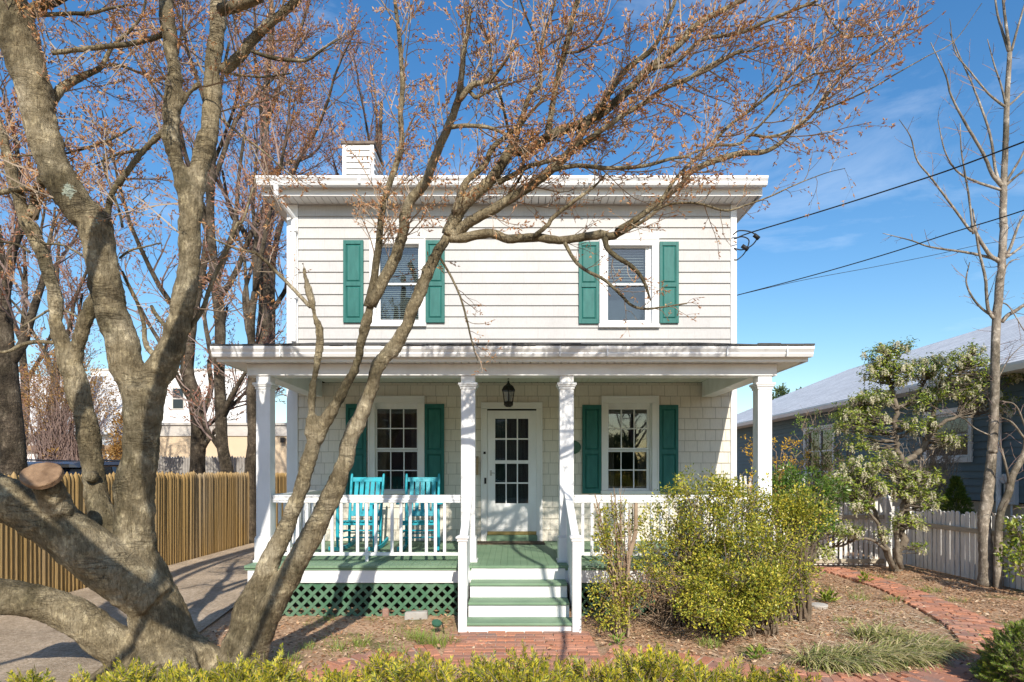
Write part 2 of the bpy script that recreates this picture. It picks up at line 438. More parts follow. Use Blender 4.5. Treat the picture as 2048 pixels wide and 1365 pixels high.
# ------------------------------------------------------------------ material library
M = dict(
    white=mk('white_paint', (.82, .82, .81), .5, (.66, .655, .635), 3.5, (.42, .85), stretch=(1, 1, .35), bump=.10, bs=40),
    trim=mk('trim_paint', (.82, .81, .78), .5, (.72, .71, .69), 1.6, (.3, .75), bump=.08, bs=30),
    alu=mk('gutter_aluminium', (.84, .84, .84), .35, (.7, .7, .69), 3.0, (.35, .8), stretch=(.3, 1, 4)),
    soffit=mk('vinyl_soffit', (.80, .79, .76), .5, (.72, .71, .69), 2.0),
    up_siding=mk_courses('cream_clapboard', (.53, .52, .505), (.51, .50, .485), (.44, .43, .415), .43, .184, mortar=.0025, zoff=(HC + 267.5 / 121 - .184)),
    low_siding=mk_courses('beige_shingle', (0.748, 0.699, 0.600), (0.704, 0.660, 0.567), (0.462, 0.429, 0.352), .21, .184, mortar=.005, zoff=.619),
    sidewall=mk_courses('beige_side_shingle', (.74, .70, .64), (.70, .66, .60), (.5, .47, .42), .3, .184, flip='yz'),
    teal=mk('teal_shutter_paint', (.009, .115, .098), .55, (.024, .165, .142), 5.0, (.35, .8), stretch=(3, 3, .8), bump=.12, bs=40, bstretch=(6, 6, .7)),
    glass=mk_glass('window_glass', (.75, .8, .8), .055),
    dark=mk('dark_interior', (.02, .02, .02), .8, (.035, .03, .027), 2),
    curtain=mk('green_grey_curtain', (.12, .17, .145), .9, (.05, .08, .07), 3, stretch=(12, 1, .6)),
    blind=mk('white_blind', (.62, .62, .60), .5),
    screen=mk('insect_screen', (.10, .095, .09), .9),
    roof=mk_courses('dark_roof_shingle', (.07, .068, .065), (.10, .095, .09), (.03, .03, .03), .3, .05),
    deck=mk('green_deck_paint', (0.150, 0.246, 0.150), .62, (0.210, 0.318, 0.198), 2.2, (.35, .7), bump=.12, bs=25),
    lattice=mk('green_lattice_paint', (.06, .155, .085), .6, (.13, .22, .14), 5, (.4, .7)),
    black=mk('black_iron', (.018, .017, .016), .45, (.035, .03, .028), 8, metal=.3),
    frost=mk('seeded_lantern_glass', (.55, .55, .55), .2, (.7, .7, .7), 9, trans=.5),
    turq=mk('turquoise_paint', (.012, .38, .48), .5, (.05, .30, .37), 9, (.4, .8), bump=.1, bs=30),
    brass=mk('brass', (.42, .32, .13), .35, (.3, .22, .09), 6, metal=.7),
    nickel=mk('satin_nickel', (.5, .5, .48), .3, metal=.9),
    mat=mk('woven_mat', (.16, .12, .08), .95, (.07, .055, .04), 22, (.4, .6), bump=.6, bs=80),
    wicker=mk('weathered_tan_wood', (.42, .31, .19), .75, (.3, .21, .12), 8, stretch=(1, 1, 6)),
    plaque=mk('green_plaque', (.03, .10, .06), .45, (.05, .13, .08), 14),
    concrete=mk('concrete', (.42, .40, .37), .9, (.32, .30, .27), 6, bump=.3, bs=40),
    stone=mk('pale_stone', (.55, .52, .47), .85, (.4, .37, .33), 9, bump=.4, bs=30),
    brick=mk('red_brick', (0.360, 0.144, 0.084), .85, (0.360, 0.180, 0.120), 30, (.45, .75), bump=.35, bs=90,
             island=[(0.432, 0.174, 0.096), (0.528, 0.228, 0.132), (0.624, 0.300, 0.192), (0.384, 0.150, 0.084), (0.552, 0.240, 0.132), (0.300, 0.168, 0.132), (0.480, 0.192, 0.102), (0.600, 0.288, 0.180), (0.264, 0.180, 0.150), (0.504, 0.210, 0.114)]),
    fencerail=mk('bare_fence_rail', (.52, .46, .36), .8, (.40, .35, .27), 6, stretch=(4, 1, 4)),
    brickpale=mk('brick_edge_sand', (.58, .49, .39), .95, (.44, .36, .28), 18, bump=.4, bs=60),
    stockade=mk('stockade_cedar', (0.345, 0.230, 0.115), .8, (.33, .25, .15), .55, (.5, .7), stretch=(1, 1, .35), bump=.5, bs=14, bstretch=(8, 8, .6),
                island=[(.33, .21, .075), (.38, .245, .095), (.35, .225, .08), (.41, .275, .12), (.36, .23, .085)]),
    greyfence=mk('weathered_grey_wood', (.36, .34, .31), .9, (.26, .24, .22), 4),
    picket=mk('worn_white_picket', (.80, .79, .76), .6, (.56, .54, .50), 4.5, (.5, .85), stretch=(3, 3, .7), bump=.2, bs=20),
    ground=None,
    blue=mk_courses('slate_blue_siding', (.10, .155, .18), (.108, .163, .188), (.085, .135, .16), 3.6, .14, flip='yz', mortar=.001, bump=.1),
    found=mk('tan_foundation', (.55, .46, .34), .9, (.46, .38, .28), 3),
    greyroof=mk_courses('grey_roof_shingle', (0.610, 0.622, 0.640), (0.732, 0.744, 0.762), (0.317, 0.329, 0.348), .45, .075, flip='yz', mortar=.010),
    stucco=mk('beige_stucco', (.66, .52, .36), .9, (.60, .47, .32), .8, bump=.1, bs=30),
    parapet=mk('pale_parapet', (.60, .56, .50), .85, (.48, .44, .40), 2, stretch=(.4, 1, 1)),
    whitewall=mk('white_render', (.82, .81, .79), .8, (.74, .73, .72), .5),
    carpaint=mk('dark_blue_car_paint', (.03, .045, .075), .15, spec=.6),
    carglass=mk('dark_car_glass', (.012, .014, .018), .05, spec=.7),
    rubber=mk('black_rubber', (.02, .02, .02), .8),
    cable=mk('black_cable', (.012, .012, .012), .6),
    bark=mk_bark('maple_bark', (.062, .052, .028), (.15, .125, .075), (.26, .22, .15), None, 1.0, 1.0, (11, 11, 1.8)),
    twigbark=mk('maple_twig_bark', (.15, .12, .085), .8, (.27, .22, .165), 7, (.35, .7), bump=.3, bs=40),
    twig=mk('maple_twigs', (.2, .15, .12), .75, island=[(.20, .15, .10), (.36, .28, .20), (.28, .205, .145), (.45, .37, .29)]),
    bud=mk('maple_buds', (.5, .2, .1), .6, island=[(.62, .32, .12), (.54, .26, .12), (.70, .44, .19), (.50, .27, .16), (.68, .42, .26), (.64, .38, .11)], trans=.35),
    bgbark=mk_bark('dark_furrowed_bark', (.055, .042, .030), (.11, .085, .06), (.20, .165, .12), None, 1.6, .9, (7, 7, .9)),
    bgtwig=mk('distant_twigs', (.2, .15, .12), .8, island=[(.15, .10, .085), (.22, .15, .125), (.28, .20, .17), (.17, .12, .11)]),
    bgbud=mk('distant_buds', (.4, .2, .12), .7, island=[(.45, .19, .10), (.36, .16, .12), (.52, .27, .12), (.33, .17, .14)], trans=.3),
    palebark=mk_bark('pale_grey_bark', (.20, .165, .13), (.31, .26, .205), (.42, .37, .31), None, 1.2, .35, (12, 12, 2)),
    cut=mk('sawn_wood', (.30, .19, .11), .85, (.13, .075, .04), 9, (.38, .66), stretch=(1, 1, 1), bump=.8, bs=40, vdetail=9),
    holly=mk('holly_leaf', (0.375, 0.375, 0.062), .38, island=[(0.088, 0.131, 0.018), (0.300, 0.325, 0.035), (0.650, 0.587, 0.062), (0.163, 0.213, 0.025), (0.100, 0.144, 0.020), (0.750, 0.625, 0.088), (0.400, 0.388, 0.050), (0.125, 0.175, 0.022), (0.562, 0.413, 0.062)], trans=.25),
    hollyb=mk('holly_wood', (.16, .12, .08), .85, (.26, .2, .14), 12),
    drytwig=mk('dry_brown_twig', (.27, .19, .125), .85, (.38, .28, .19), 9),
    dryleaf=mk('dry_brown_leaf', (.3, .17, .09), .8, island=[(.22, .11, .05), (.33, .19, .10), (.42, .28, .16), (.27, .13, .055)], trans=.2),
    pieris=mk('pieris_leaf', (.1, .16, .03), .34, island=[(.06, .10, .018), (.17, .25, .03), (.36, .42, .05), (.10, .16, .022), (.46, .48, .08), (.26, .33, .04)], trans=.25),
    pflower=mk('cream_flower', (.84, .80, .62), .6, (.74, .68, .46), 20, trans=.3),
    pwood=mk('pieris_wood', (.12, .095, .07), .9, (.24, .2, .15), 12, bump=.5, bs=40),
    yew=mk('yew_needle', (0.230, 0.230, 0.034), .42, island=[(0.057, 0.092, 0.014), (0.161, 0.196, 0.023), (0.517, 0.483, 0.034), (0.690, 0.575, 0.046), (0.115, 0.149, 0.017), (0.368, 0.380, 0.034), (0.644, 0.483, 0.057), (0.081, 0.115, 0.016)], trans=.25),
    yewdark=mk('yew_needle_dark', (0.084, 0.151, 0.034), .42, island=[(0.050, 0.101, 0.020), (0.134, 0.202, 0.026), (0.252, 0.319, 0.042), (0.084, 0.151, 0.024), (0.370, 0.403, 0.050)], trans=.2),
    liri=mk('strap_grass', (.2, .22, .06), .5, island=[(.14, .20, .04), (.30, .33, .08), (.55, .47, .22), (.66, .54, .32), (.20, .25, .05), (.42, .39, .14), (.60, .50, .27), (.10, .15, .03)], trans=.2),
    grass=mk('young_grass', (0.168, 0.280, 0.042), .5, island=[(0.140, 0.252, 0.035), (0.238, 0.336, 0.049), (0.364, 0.392, 0.084), (0.168, 0.280, 0.042)], trans=.25),
    litter=mk('fallen_leaf', (.25, .15, .08), .85, island=[(.24, .12, .06), (.38, .22, .12), (.52, .36, .22), (.30, .15, .07), (.62, .48, .33), (.44, .22, .10), (.18, .10, .06), (.56, .42, .28)]),
    forsy=mk('forsythia_flower', (.75, .48, .02), .6, island=[(.75, .46, .02), (0.744, 0.432, 0.024), (.8, .56, .05)], trans=.3),
    cedar=mk('arborvitae', (0.084, 0.140, 0.028), .6, island=[(0.049, 0.098, 0.017), (0.112, 0.182, 0.025), (0.210, 0.266, 0.035), (0.077, 0.140, 0.021)], trans=.2),
    russet=mk('russet_leaf', (.4, .22, .06), .7, island=[(.36, .19, .05), (.45, .28, .09), (.28, .14, .05), (.5, .34, .12)], trans=.3),
    farleaf=mk('far_evergreen', (.05, .09, .03), .7, island=[(.045, .085, .03), (.09, .13, .04), (.13, .17, .05)], trans=.2),
    yellowfl=mk('yellow_petals', (.8, .66, .03), .6, trans=.3),
)


def mk_ground(name, a, b_, c, s1, s2, bump=.6, bs=40, green=None):
    m, nt, N, L, b = _nodes(name)
    b.inputs['Roughness'].default_value = .95; b.inputs['Specular IOR Level'].default_value = .15
    v = _mapped(N, L)
    n1 = _noise(N, L, v, s1, 6, .65); n2 = _noise(N, L, v, s2, 8, .75)
    r1 = _ramp(N, [(.3, a), (.52, b_), (.72, c)]); L.new(n2.outputs['Fac'], r1.inputs['Fac'])
    r2 = _ramp(N, [(.35, (.72, .70, .68)), (.65, (1.12, 1.1, 1.08))]); L.new(n1.outputs['Fac'], r2.inputs['Fac'])
    mx = N.new('ShaderNodeMix'); mx.data_type = 'RGBA'; mx.blend_type = 'MULTIPLY'; mx.inputs['Factor'].default_value = 1
    L.new(r1.outputs['Color'], mx.inputs[6]); L.new(r2.outputs['Color'], mx.inputs[7])
    c_ = mx.outputs[2]
    if green:
        n3 = _noise(N, L, v, 1.3, 6, .7, .5)
        r3 = _ramp(N, [(.54, (0, 0, 0)), (.66, (.75, .75, .75))]); L.new(n3.outputs['Fac'], r3.inputs['Fac'])
        m3 = N.new('ShaderNodeMix'); m3.data_type = 'RGBA'
        L.new(r3.outputs['Color'], m3.inputs['Factor']); L.new(c_, m3.inputs[6]); m3.inputs[7].default_value = (*green, 1)
        c_ = m3.outputs[2]
    L.new(c_, b.inputs['Base Color'])
    n4 = _noise(N, L, v, bs, 8, .7)
    bp = N.new('ShaderNodeBump'); bp.inputs['Strength'].default_value = bump; bp.inputs['Distance'].default_value = .03
    L.new(n4.outputs['Fac'], bp.inputs['Height']); L.new(bp.outputs['Normal'], b.inputs['Normal'])
    return m


M['ground'] = mk_ground('mulch_and_soil', (.24, .14, .085), (.50, .33, .21), (.72, .56, .40), 1.6, 30, green=(.10, .135, .035))
M['drive'] = mk_ground('worn_gravel_drive', (.30, .23, .16), (.56, .45, .33), (.76, .66, .53), 1.4, 28, .9, 60)

# ------------------------------------------------------------------ camera, sun, sky
cam = D.cameras.new('camera'); cam_o = D.objects.new('camera', cam); COL.objects.link(cam_o)
cam_o.location = (0, 0, HC); cam_o.rotation_euler = (math.pi / 2, 0, 0)
cam.sensor_width = 36; cam.sensor_fit = 'HORIZONTAL'; cam.lens = 36 * F / 2048
cam.shift_y = (CY - 682.5) / 2048
cam.clip_start = .05; cam.clip_end = 2000
scene.camera = cam_o

SUN = Vector((-.143, 1.0, -.69))          # the way the light travels
sl = D.lights.new('sun', 'SUN'); sl.energy = 4.7; sl.angle = math.radians(.53); sl.color = (1.0, .925, .81)
so = D.objects.new('sun', sl); COL.objects.link(so)
so.rotation_euler = SUN.to_track_quat('-Z', 'Y').to_euler()
so.location = (3, -10, 12)

w = D.worlds.new('World'); scene.world = w; w.use_nodes = True
nt = w.node_tree; N = nt.nodes; L = nt.links
bg = N['Background']
sky = N.new('ShaderNodeTexSky'); sky.sky_type = 'NISHITA'; sky.sun_disc = False
sky.sun_elevation = math.asin(-SUN.normalized().z); sky.sun_rotation = math.radians(171.9)
sky.altitude = 0; sky.air_density = 1.25; sky.dust_density = .6; sky.ozone_density = 3.0
tc = N.new('ShaderNodeTexCoord')
mp = N.new('ShaderNodeMapping'); mp.inputs['Scale'].default_value = (2.2, 2.2, 7.5); mp.inputs['Rotation'].default_value = (.25, -.35, .3)
L.new(tc.outputs['Generated'], mp.inputs['Vector'])
cn = _noise(N, L, mp.outputs['Vector'], 1.5, 7, .62, .7)
cr = _ramp(N, [(.55, (0, 0, 0)), (.9, (.28, .28, .28))])
L.new(cn.outputs['Fac'], cr.inputs['Fac'])
cm = N.new('ShaderNodeMix'); cm.data_type = 'RGBA'
hs = N.new('ShaderNodeHueSaturation'); hs.inputs['Saturation'].default_value = 1.3; hs.inputs['Hue'].default_value = .502
L.new(sky.outputs[0], hs.inputs['Color'])
L.new(cr.outputs['Color'], cm.inputs['Factor']); L.new(hs.outputs[0], cm.inputs[6]); cm.inputs[7].default_value = (8.0, 8.4, 9.0, 1)
L.new(cm.outputs[2], bg.inputs['Color'])
bg.inputs['Strength'].default_value = .145
scene.view_settings.view_transform = 'Standard'; scene.view_settings.look = 'None'
scene.view_settings.exposure = .28; scene.view_settings.gamma = 1
scene.render.engine = 'CYCLES'
scene.cycles.max_bounces = 6; scene.cycles.transparent_max_bounces = 12

# ------------------------------------------------------------------ the house
YW = 10.33                      # front wall plane
SW = F / YW                     # photo pixels per metre there
def wx(px): return (px - CX) / SW
def wz(py): return HC - (py - CY) / SW
XL, XR, ZU, ZD = wx(578), wx(1469), 6.21, .615
house = thing('house', 'two-storey cream wooden house with teal shutters and a full-width front porch', 'house', (0, YW, 0))

openings = {}                   # glass rectangles from the photo's pixels at the wall plane
WIN = [  # casing x0,x1, top, bottom ; glass x0,x1, top, mid0, mid1, bottom ; storey
    dict(c=(738, 849, 794, 985), g=(753, 833, 818, 896, 904, 979), up=False),
    dict(c=(1203, 1316, 794, 985), g=(1218, 1295, 819, 896, 904, 977), up=False),
    dict(c=(741, 851, 477, 651), g=(759, 836, 493, 565, 568, 638), up=True),
    dict(c=(1199, 1316, 480, 653), g=(1217, 1292, 495, 566, 569, 639), up=True),
]
holes = []
for w_ in WIN:
    a, b, t, d = w_['c']
    holes.append((wx(a + 9), wx(b - 9), wz(d - 3), wz(t + 10)))
DOOR = (wx(972), wx(1075), ZD + .04, wz(819))
holes.append(DOOR)


def cells(u0, u1, z0, z1, hs_):
    us = sorted({u0, u1, *[h[0] for h in hs_ if u0 < h[0] < u1], *[h[1] for h in hs_ if u0 < h[1] < u1]})
    zs = sorted({z0, z1, *[h[2] for h in hs_ if z0 < h[2] < z1], *[h[3] for h in hs_ if z0 < h[3] < z1]})
    for za, zb in zip(zs, zs[1:]):
        run = None
        for ua, ub in zip(us, us[1:]):
            cu, cz = (ua + ub) / 2, (za + zb) / 2
            solid = not any(h[0] < cu < h[1] and h[2] < cz < h[3] for h in hs_)
            if solid and run is not None: run = (run[0], ub)
            elif solid: run = (ua, ub)
            else:
                if run: yield (*run, za, zb)
                run = None
        if run: yield (*run, za, zb)


mb = MB()
for c in cells(XL, XR, .1, 6.3, holes):
    mb.box(c[0], c[1], YW + .012, YW + .16, c[2], c[3])
mb.build('wall', M['dark'], house)


def courses(mb, u0, u1, z0, z1, hs_, step, map3, proud=.014, back=.0):
    z = z0
    while z < z1 - .01:
        zt = min(z + step, z1)
        for (a, b, c, d) in cells(u0, u1, z, zt, hs_):
            p0 = proud * (1 - (c - z) / step) + .003; p1 = proud * (1 - (d - z) / step) + .003
            q = [map3(a, -p0, c), map3(b, -p0, c), map3(b, -p1, d), map3(a, -p1, d), map3(a, .01, c), map3(b, .01, c), map3(b, .01, d), map3(a, .01, d)]
            mb.add(q, [(0, 1, 2, 3), (1, 0, 4, 5), (2, 1, 5, 6), (3, 2, 6, 7), (0, 3, 7, 4)])
        z += step


fm = lambda u, y, z: (u, YW + y, z)
cb_l, cb_r = wx(597), wx(1460)
whole = []
for w_ in WIN:
    a, b, t, d = w_['c']
    whole.append((wx(a + 2), wx(b - 2), wz(d - 2), wz(t + 2)))
whole.append((wx(965), wx(1082), ZD, wz(809)))
mb = MB(); courses(mb, cb_l, cb_r, HC + 267.5 / 121 - .184, 6.19, whole, .184, fm, .020); mb.build('upper_siding', M['up_siding'], house)
mb = MB(); courses(mb, cb_l, cb_r, ZD + .004, 3.225, whole, .184, fm); mb.build('lower_siding', M['low_siding'], house)
YB = 18.2
for (a, b) in ((XL - .02, XL + .12), (XR - .12, XR + .02)): MB().box(a, b, YW + .165, YB, .1, 6.3).build('side_wall', M['sidewall'], house)
MB().box(XL, XR, YB + .004, YB + .15, .1, 6.3).build('back_wall', M['sidewall'], house)
mb = MB(); mb.box(XL + .13, XR - .13, YW + .17, YB - .01, .45, .6); mb.box(XL + .13, XR - .13, YW + .17, YB - .01, 3.1, 3.3); mb.box(XL + .13, XR - .13, YW + .17, YB - .01, 6.1, 6.2)
mb.box(XL + .13, XR - .13, YW + 3.2, YW + 3.3, .605, 3.095); mb.box(XL + .13, XR - .13, YW + 3.2, YW + 3.3, 3.305, 6.095)
mb.build('interior', mk('room_paint', (.34, .30, .25), .9, (.25, .2, .17), 1), house)
for (a, b) in ((XL - .03, wx(597) - .004), (wx(1460) + .004, XR + .03)): MB().box(a, b, YW - .026, YW + .01, .4, 6.17).build('corner_board', M['white'], house, .004)


def moulding(mb, x0, x1, z0, z1, y_out, wid):
    """mitred-looking casing: two side boards between a head board and the sill line, with a raised outer bead"""
    mb.box(x0, x0 + wid, y_out, YW + .02, z0, z1 - wid - .003)
    mb.box(x1 - wid, x1, y_out, YW + .02, z0, z1 - wid - .003)
    mb.box(x0, x1, y_out - .003, YW + .02, z1 - wid, z1)
    b = .022
    mb.box(x0 - .006, x0 + b, y_out - .014, y_out + .006, z0, z1 - b); mb.box(x1 - b, x1 + .006, y_out - .014, y_out + .006, z0, z1 - b)
    mb.box(x0 - .006, x1 + .006, y_out - .016, y_out + .006, z1 - b + .003, z1 + .012)


for w_ in WIN:
    a, b, t, d = w_['c']; g0, g1, gt, m0, m1, gb = w_['g']
    x0, x1, zt, zb = wx(a), wx(b), wz(t), wz(d)
    win = MB()
    moulding(win, x0, x1, zb + .03, zt, YW - .042, .105)
    win = win.build('window', M['trim'], house, .003)
    MB().box(x0 - .02, x1 + .02, YW - .07, YW + .03, zb - .03, zb + .027).build('sill', M['trim'], win, .005)
    X0, X1 = wx(g0), wx(g1); sw = .045
    for (top, bot, dy, isup) in ((gt, m0, .055, True), (m1, gb, .085, False)):
        z1, z0 = wz(top), wz(bot); y = YW + dy
        s = MB()
        s.box(X0 - sw, X0, y - .018, y + .018, z0 - .03, z1 + .03); s.box(X1, X1 + sw, y - .018, y + .018, z0 - .03, z1 + .03)
        s.box(X0, X1, y - .016, y + .016, z1, z1 + .03); s.box(X0, X1, y - .016, y + .016, z0 - .03, z0)
        if not w_['up']:
            for k in (1, 2):
                xm = X0 + (X1 - X0) * k / 3; s.box(xm - .009, xm + .009, y - .009, y - .002, z0, z1)
            zm = (z0 + z1) / 2; s.box(X0, X1, y - .010, y - .003, zm - .009, zm + .009)
        s.build('sash', M['white'], win, .002)
        MB().box(X0, X1, y, y + .004, z0, z1).build('pane', M['glass'], win)
    # jamb lining between casing and sashes
    j = MB()
    j.box(x0 + .10, X0 - sw - .002, YW + .022, YW + .14, zb + .03, zt - .09); j.box(X1 + sw + .002, x1 - .10, YW + .022, YW + .14, zb + .03, zt - .09)
    j.box(X0 - sw, X1 + sw, YW + .022, YW + .14, wz(gt) + .031, zt - .02); j.box(X0 - sw, X1 + sw, YW + .022, YW + .14, zb + .0, wz(gb) - .032)
    j.build('jamb', M['white'], win)
    if w_['up']:
        bl = MB()
        z1, z0 = wz(gt), wz(gb)
        low = z0 if a < 1000 else wz(m0) + .0
        z = z1
        while z > low:
            bl.hull8([(X0, YW + .125, z - .013), (X1, YW + .125, z - .013), (X1, YW + .145, z), (X0, YW + .145, z)],
                     [(X0, YW + .125, z - .011), (X1, YW + .125, z - .011), (X1, YW + .145, z + .002), (X0, YW + .145, z + .002)])
            z -= .032 if a < 1000 else .045
        bl.build('blind', M['blind'], win)
        MB().box(X0 - .01, X1 + .01, YW + .30, YW + .31, z0 - .02, z1).build('shade', mk('room_shade_cloth', (.06, .075, .10), .9), win)
    else:
        cu = MB()
        n = 40
        for (xa, xb) in ((X0 - .04, X0 + .12), (X1 - .12, X1 + .04)):
            pts = [(xa + (xb - xa) * i / n, YW + .22 + .02 * math.sin(i * 1.1)) for i in range(n + 1)]
            cu.add([(p[0], p[1], wz(gb)) for p in pts] + [(p[0], p[1], wz(gt)) for p in pts], [(i, i + 1, n + 2 + i, n + 1 + i) for i in range(n)])
        cu.build('curtain', mk('room_curtain', (.42, .34, .29), .9), win, smooth=True)


def shutter(px0, px1, pt, pb):
    x0, x1, z1, z0 = wx(px0), wx(px1), wz(pt), wz(pb)
    y0, y1 = YW - .058, YW - .022
    s = MB(); st = .045; zm = z0 + (z1 - z0) * .47
    s.box(x0, x0 + st, y0, y1, z0, z1); s.box(x1 - st, x1, y0, y1, z0, z1)
    for (a, b) in ((z0, z0 + .075), (zm - .035, zm + .035), (z1 - .065, z1)):
        s.box(x0 + st, x1 - st, y0 + .001, y1, a, b)
    for (a, b) in ((z0 + .075, zm - .035), (zm + .035, z1 - .065)):
        s.box(x0 + st, x1 - st, y0 + .019, y1 - .002, a, b)
        i = .028
        s.hull8([(x0 + st + .008, y0 + .0185, a + .008), (x1 - st - .008, y0 + .0185, a + .008), (x1 - st - .008, y0 + .0185, b - .008), (x0 + st + .008, y0 + .0185, b - .008)],
                [(x0 + st + i, y0 + .004, a + i), (x1 - st - i, y0 + .004, a + i), (x1 - st - i, y0 + .004, b - i), (x0 + st + i, y0 + .004, b - i)])
    s.build('shutter', M['teal'], house, .002)


for q in ((693, 734, 809, 989), (850, 889, 809, 989), (1164, 1202, 811, 987), (1317, 1355, 811, 987),
          (688, 728, 483, 647), (852, 890, 483, 647), (1157, 1197, 486, 649), (1318, 1356, 486, 648)):
    shutter(*q)

# front door with a glazed storm door
dx0, dx1, dzt = wx(963), wx(1084), wz(807)
db = MB(); moulding(db, dx0, dx1, ZD + .002, dzt, YW - .045, .095)
door = db.build('front_door', M['trim'], house, .003)
sx0, sx1, sz1, sz0 = wx(975), wx(1073), wz(822), wz(1063)
cols_ = [(990.5, 1011), (1013.5, 1033.5), (1036, 1056.5)]; rows_ = [(838, 877), (880, 921), (928, 965), (968, 1007)]
y = YW + .0
st = MB()
st.box(sx0, wx(990.5), y - .03, y + .012, sz0, sz1); st.box(wx(1056.5), sx1, y - .03, y + .012, sz0, sz1)
st.box(wx(990.5), wx(1056.5), y - .029, y + .012, wz(838), sz1); st.box(wx(990.5), wx(1056.5), y - .029, y + .012, sz0, wz(1007))
for (a, b) in zip(rows_, rows_[1:]): st.box(wx(990.5), wx(1056.5), y - .024, y - .008, wz(b[0]), wz(a[1]))
for (a, b) in zip(cols_, cols_[1:]): st.box(wx(a[1]), wx(b[0]), y - .026, y - .010, wz(1007), wz(838))
st.box(wx(985), wx(1063), y - .034, y - .027, wz(1060), wz(1012)); st.box(wx(990), wx(1058), y - .038, y - .032, wz(1055), wz(1024))
st.build('storm_door', M['white'], door, .003)
MB().box(wx(990.5), wx(1056.5), y - .004, y, wz(1007), wz(838)).build('pane', M['glass'], door)
MB().box(sx0, sx1, y - .034, y - .002, wz(1069.5), wz(1063)+.002).build('kick_plate', M['brass'], door, .002)
MB().box(sx0 - .01, sx1 + .01, y - .10, y + .03, ZD + .003, wz(1070)).build('threshold', M['deck'], door, .004)
h = MB(); h.tube([(wx(982), y - .03, wz(946)), (wx(982), y - .07, wz(946)), (wx(991), y - .075, wz(947))], .008, 8); h.box(wx(980), wx(984), y - .037, y - .029, wz(952), wz(941))
h.build('handle', M['nickel'], door)
h = MB(); h.box(wx(969), wx(973), YW - .062, YW - .04, wz(968), wz(956)); h.build('lock', M['black'], door, .002)
inner = MB(); inner.box(sx0, sx1, YW + .13, YW + .17, ZD + .05, sz1); inner.build('inner_door', M['curtain'], door)
j = MB(); j.box(sx0 - .02, sx0 - .003, y + .0, y + .12, ZD + .05, sz1); j.box(sx1 + .003, sx1 + .02, y, y + .12, ZD + .05, sz1); j.build('jamb', M['white'], door)
d_ = MB(); d_.box(wx(966.5), wx(972.5), YW - .068, YW - .046, wz(918), wz(903)); db_ = d_.build('doorbell', M['white'], house, .003)
MB().box(wx(967.2), wx(971.8), YW - .071, YW - .067, wz(909), wz(904)).build('camera_eye', M['black'], db_)


def gutter(mb, x0, x1, yf, yb, z0, z1):
    """open K-style trough, real sheet thickness"""
    prof = [(yb, z1), (yb, z0), (yf + .045, z0), (yf + .028, z0 + (z1 - z0) * .28), (yf + .030, z0 + (z1 - z0) * .42), (yf + .004, z0 + (z1 - z0) * .72), (yf, z1 - .018), (yf, z1), (yf + .018, z1)]
    inn = [(yf + .018, z1 - .012), (yf + .008, z1 - .02), (yf + .012, z0 + (z1 - z0) * .74), (yf + .038, z0 + (z1 - z0) * .44), (yf + .038, z0 + (z1 - z0) * .3), (yf + .05, z0 + .006), (yb - .006, z0 + .006), (yb - .006, z1)]
    mb.prism([(p[0], p[1]) for p in prof + inn], 'x', x0, x1)
    e = [(yb, z1), (yb, z0), (yf + .045, z0), (yf + .028, z0 + (z1 - z0) * .28), (yf + .030, z0 + (z1 - z0) * .42), (yf + .004, z0 + (z1 - z0) * .72), (yf, z1 - .018), (yf, z1)]
    mb.prism(e, 'x', x0 - .003, x0); mb.prism(e, 'x', x1, x1 + .003)


# upper eaves: soffit boards, fascia, gutter, low hip roof
EX = 4.02
g_ = MB(); gutter(g_, -EX, EX, 9.80, 9.925, 6.278, 6.408)
for px in (718, 935, 1180, 1400):
    x = (px - CX) / F * 9.8; g_.box(x - .02, x + .02, 9.794, 9.81, 6.29, 6.412)
g_.build('gutter', M['alu'], house)
f_ = MB(); f_.box(-EX + .02, EX - .02, 9.985, 10.005, 6.172, 6.40); f_.box(-EX + .02, EX - .02, 9.926, 9.984, 6.30, 6.40); f_.box(-EX + .02, -EX + .042, 10.007, YB + .4, 6.172, 6.40); f_.box(EX - .042, EX - .02, 10.007, YB + .4, 6.172, 6.40); f_.build('fascia', M['trim'], house)
s_ = MB(); x = -EX + .05
while x < EX - .1:
    s_.box(x, x + .103, 10.008, YW + .01, 6.178, 6.196); x += .113
s_.box(-EX + .05, XL - .03, YW + .012, YB + .4, 6.178, 6.196); s_.box(XR + .03, EX - .05, YW + .012, YB + .4, 6.178, 6.196)
s_.build('soffit', M['soffit'], house)
yb = YB + .45; zr = 6.402
r_ = MB()
cxm = (9.9 + yb) / 2
r_.add([(-EX, 9.9, zr), (EX, 9.9, zr), (EX, yb, zr), (-EX, yb, zr), (-.8, cxm, zr + 1.0), (.8, cxm, zr + 1.0), (-EX, 9.9, zr - .02), (EX, 9.9, zr - .02), (EX, yb, zr - .02), (-EX, yb, zr - .02)],
       [(0, 1, 5, 4), (1, 2, 5), (2, 3, 4, 5), (3, 0, 4), (9, 8, 7, 6), (0, 6, 7, 1), (1, 7, 8, 2), (2, 8, 9, 3), (3, 9, 6, 0)])
roof_o = r_.build('roof', M['roof'], house)
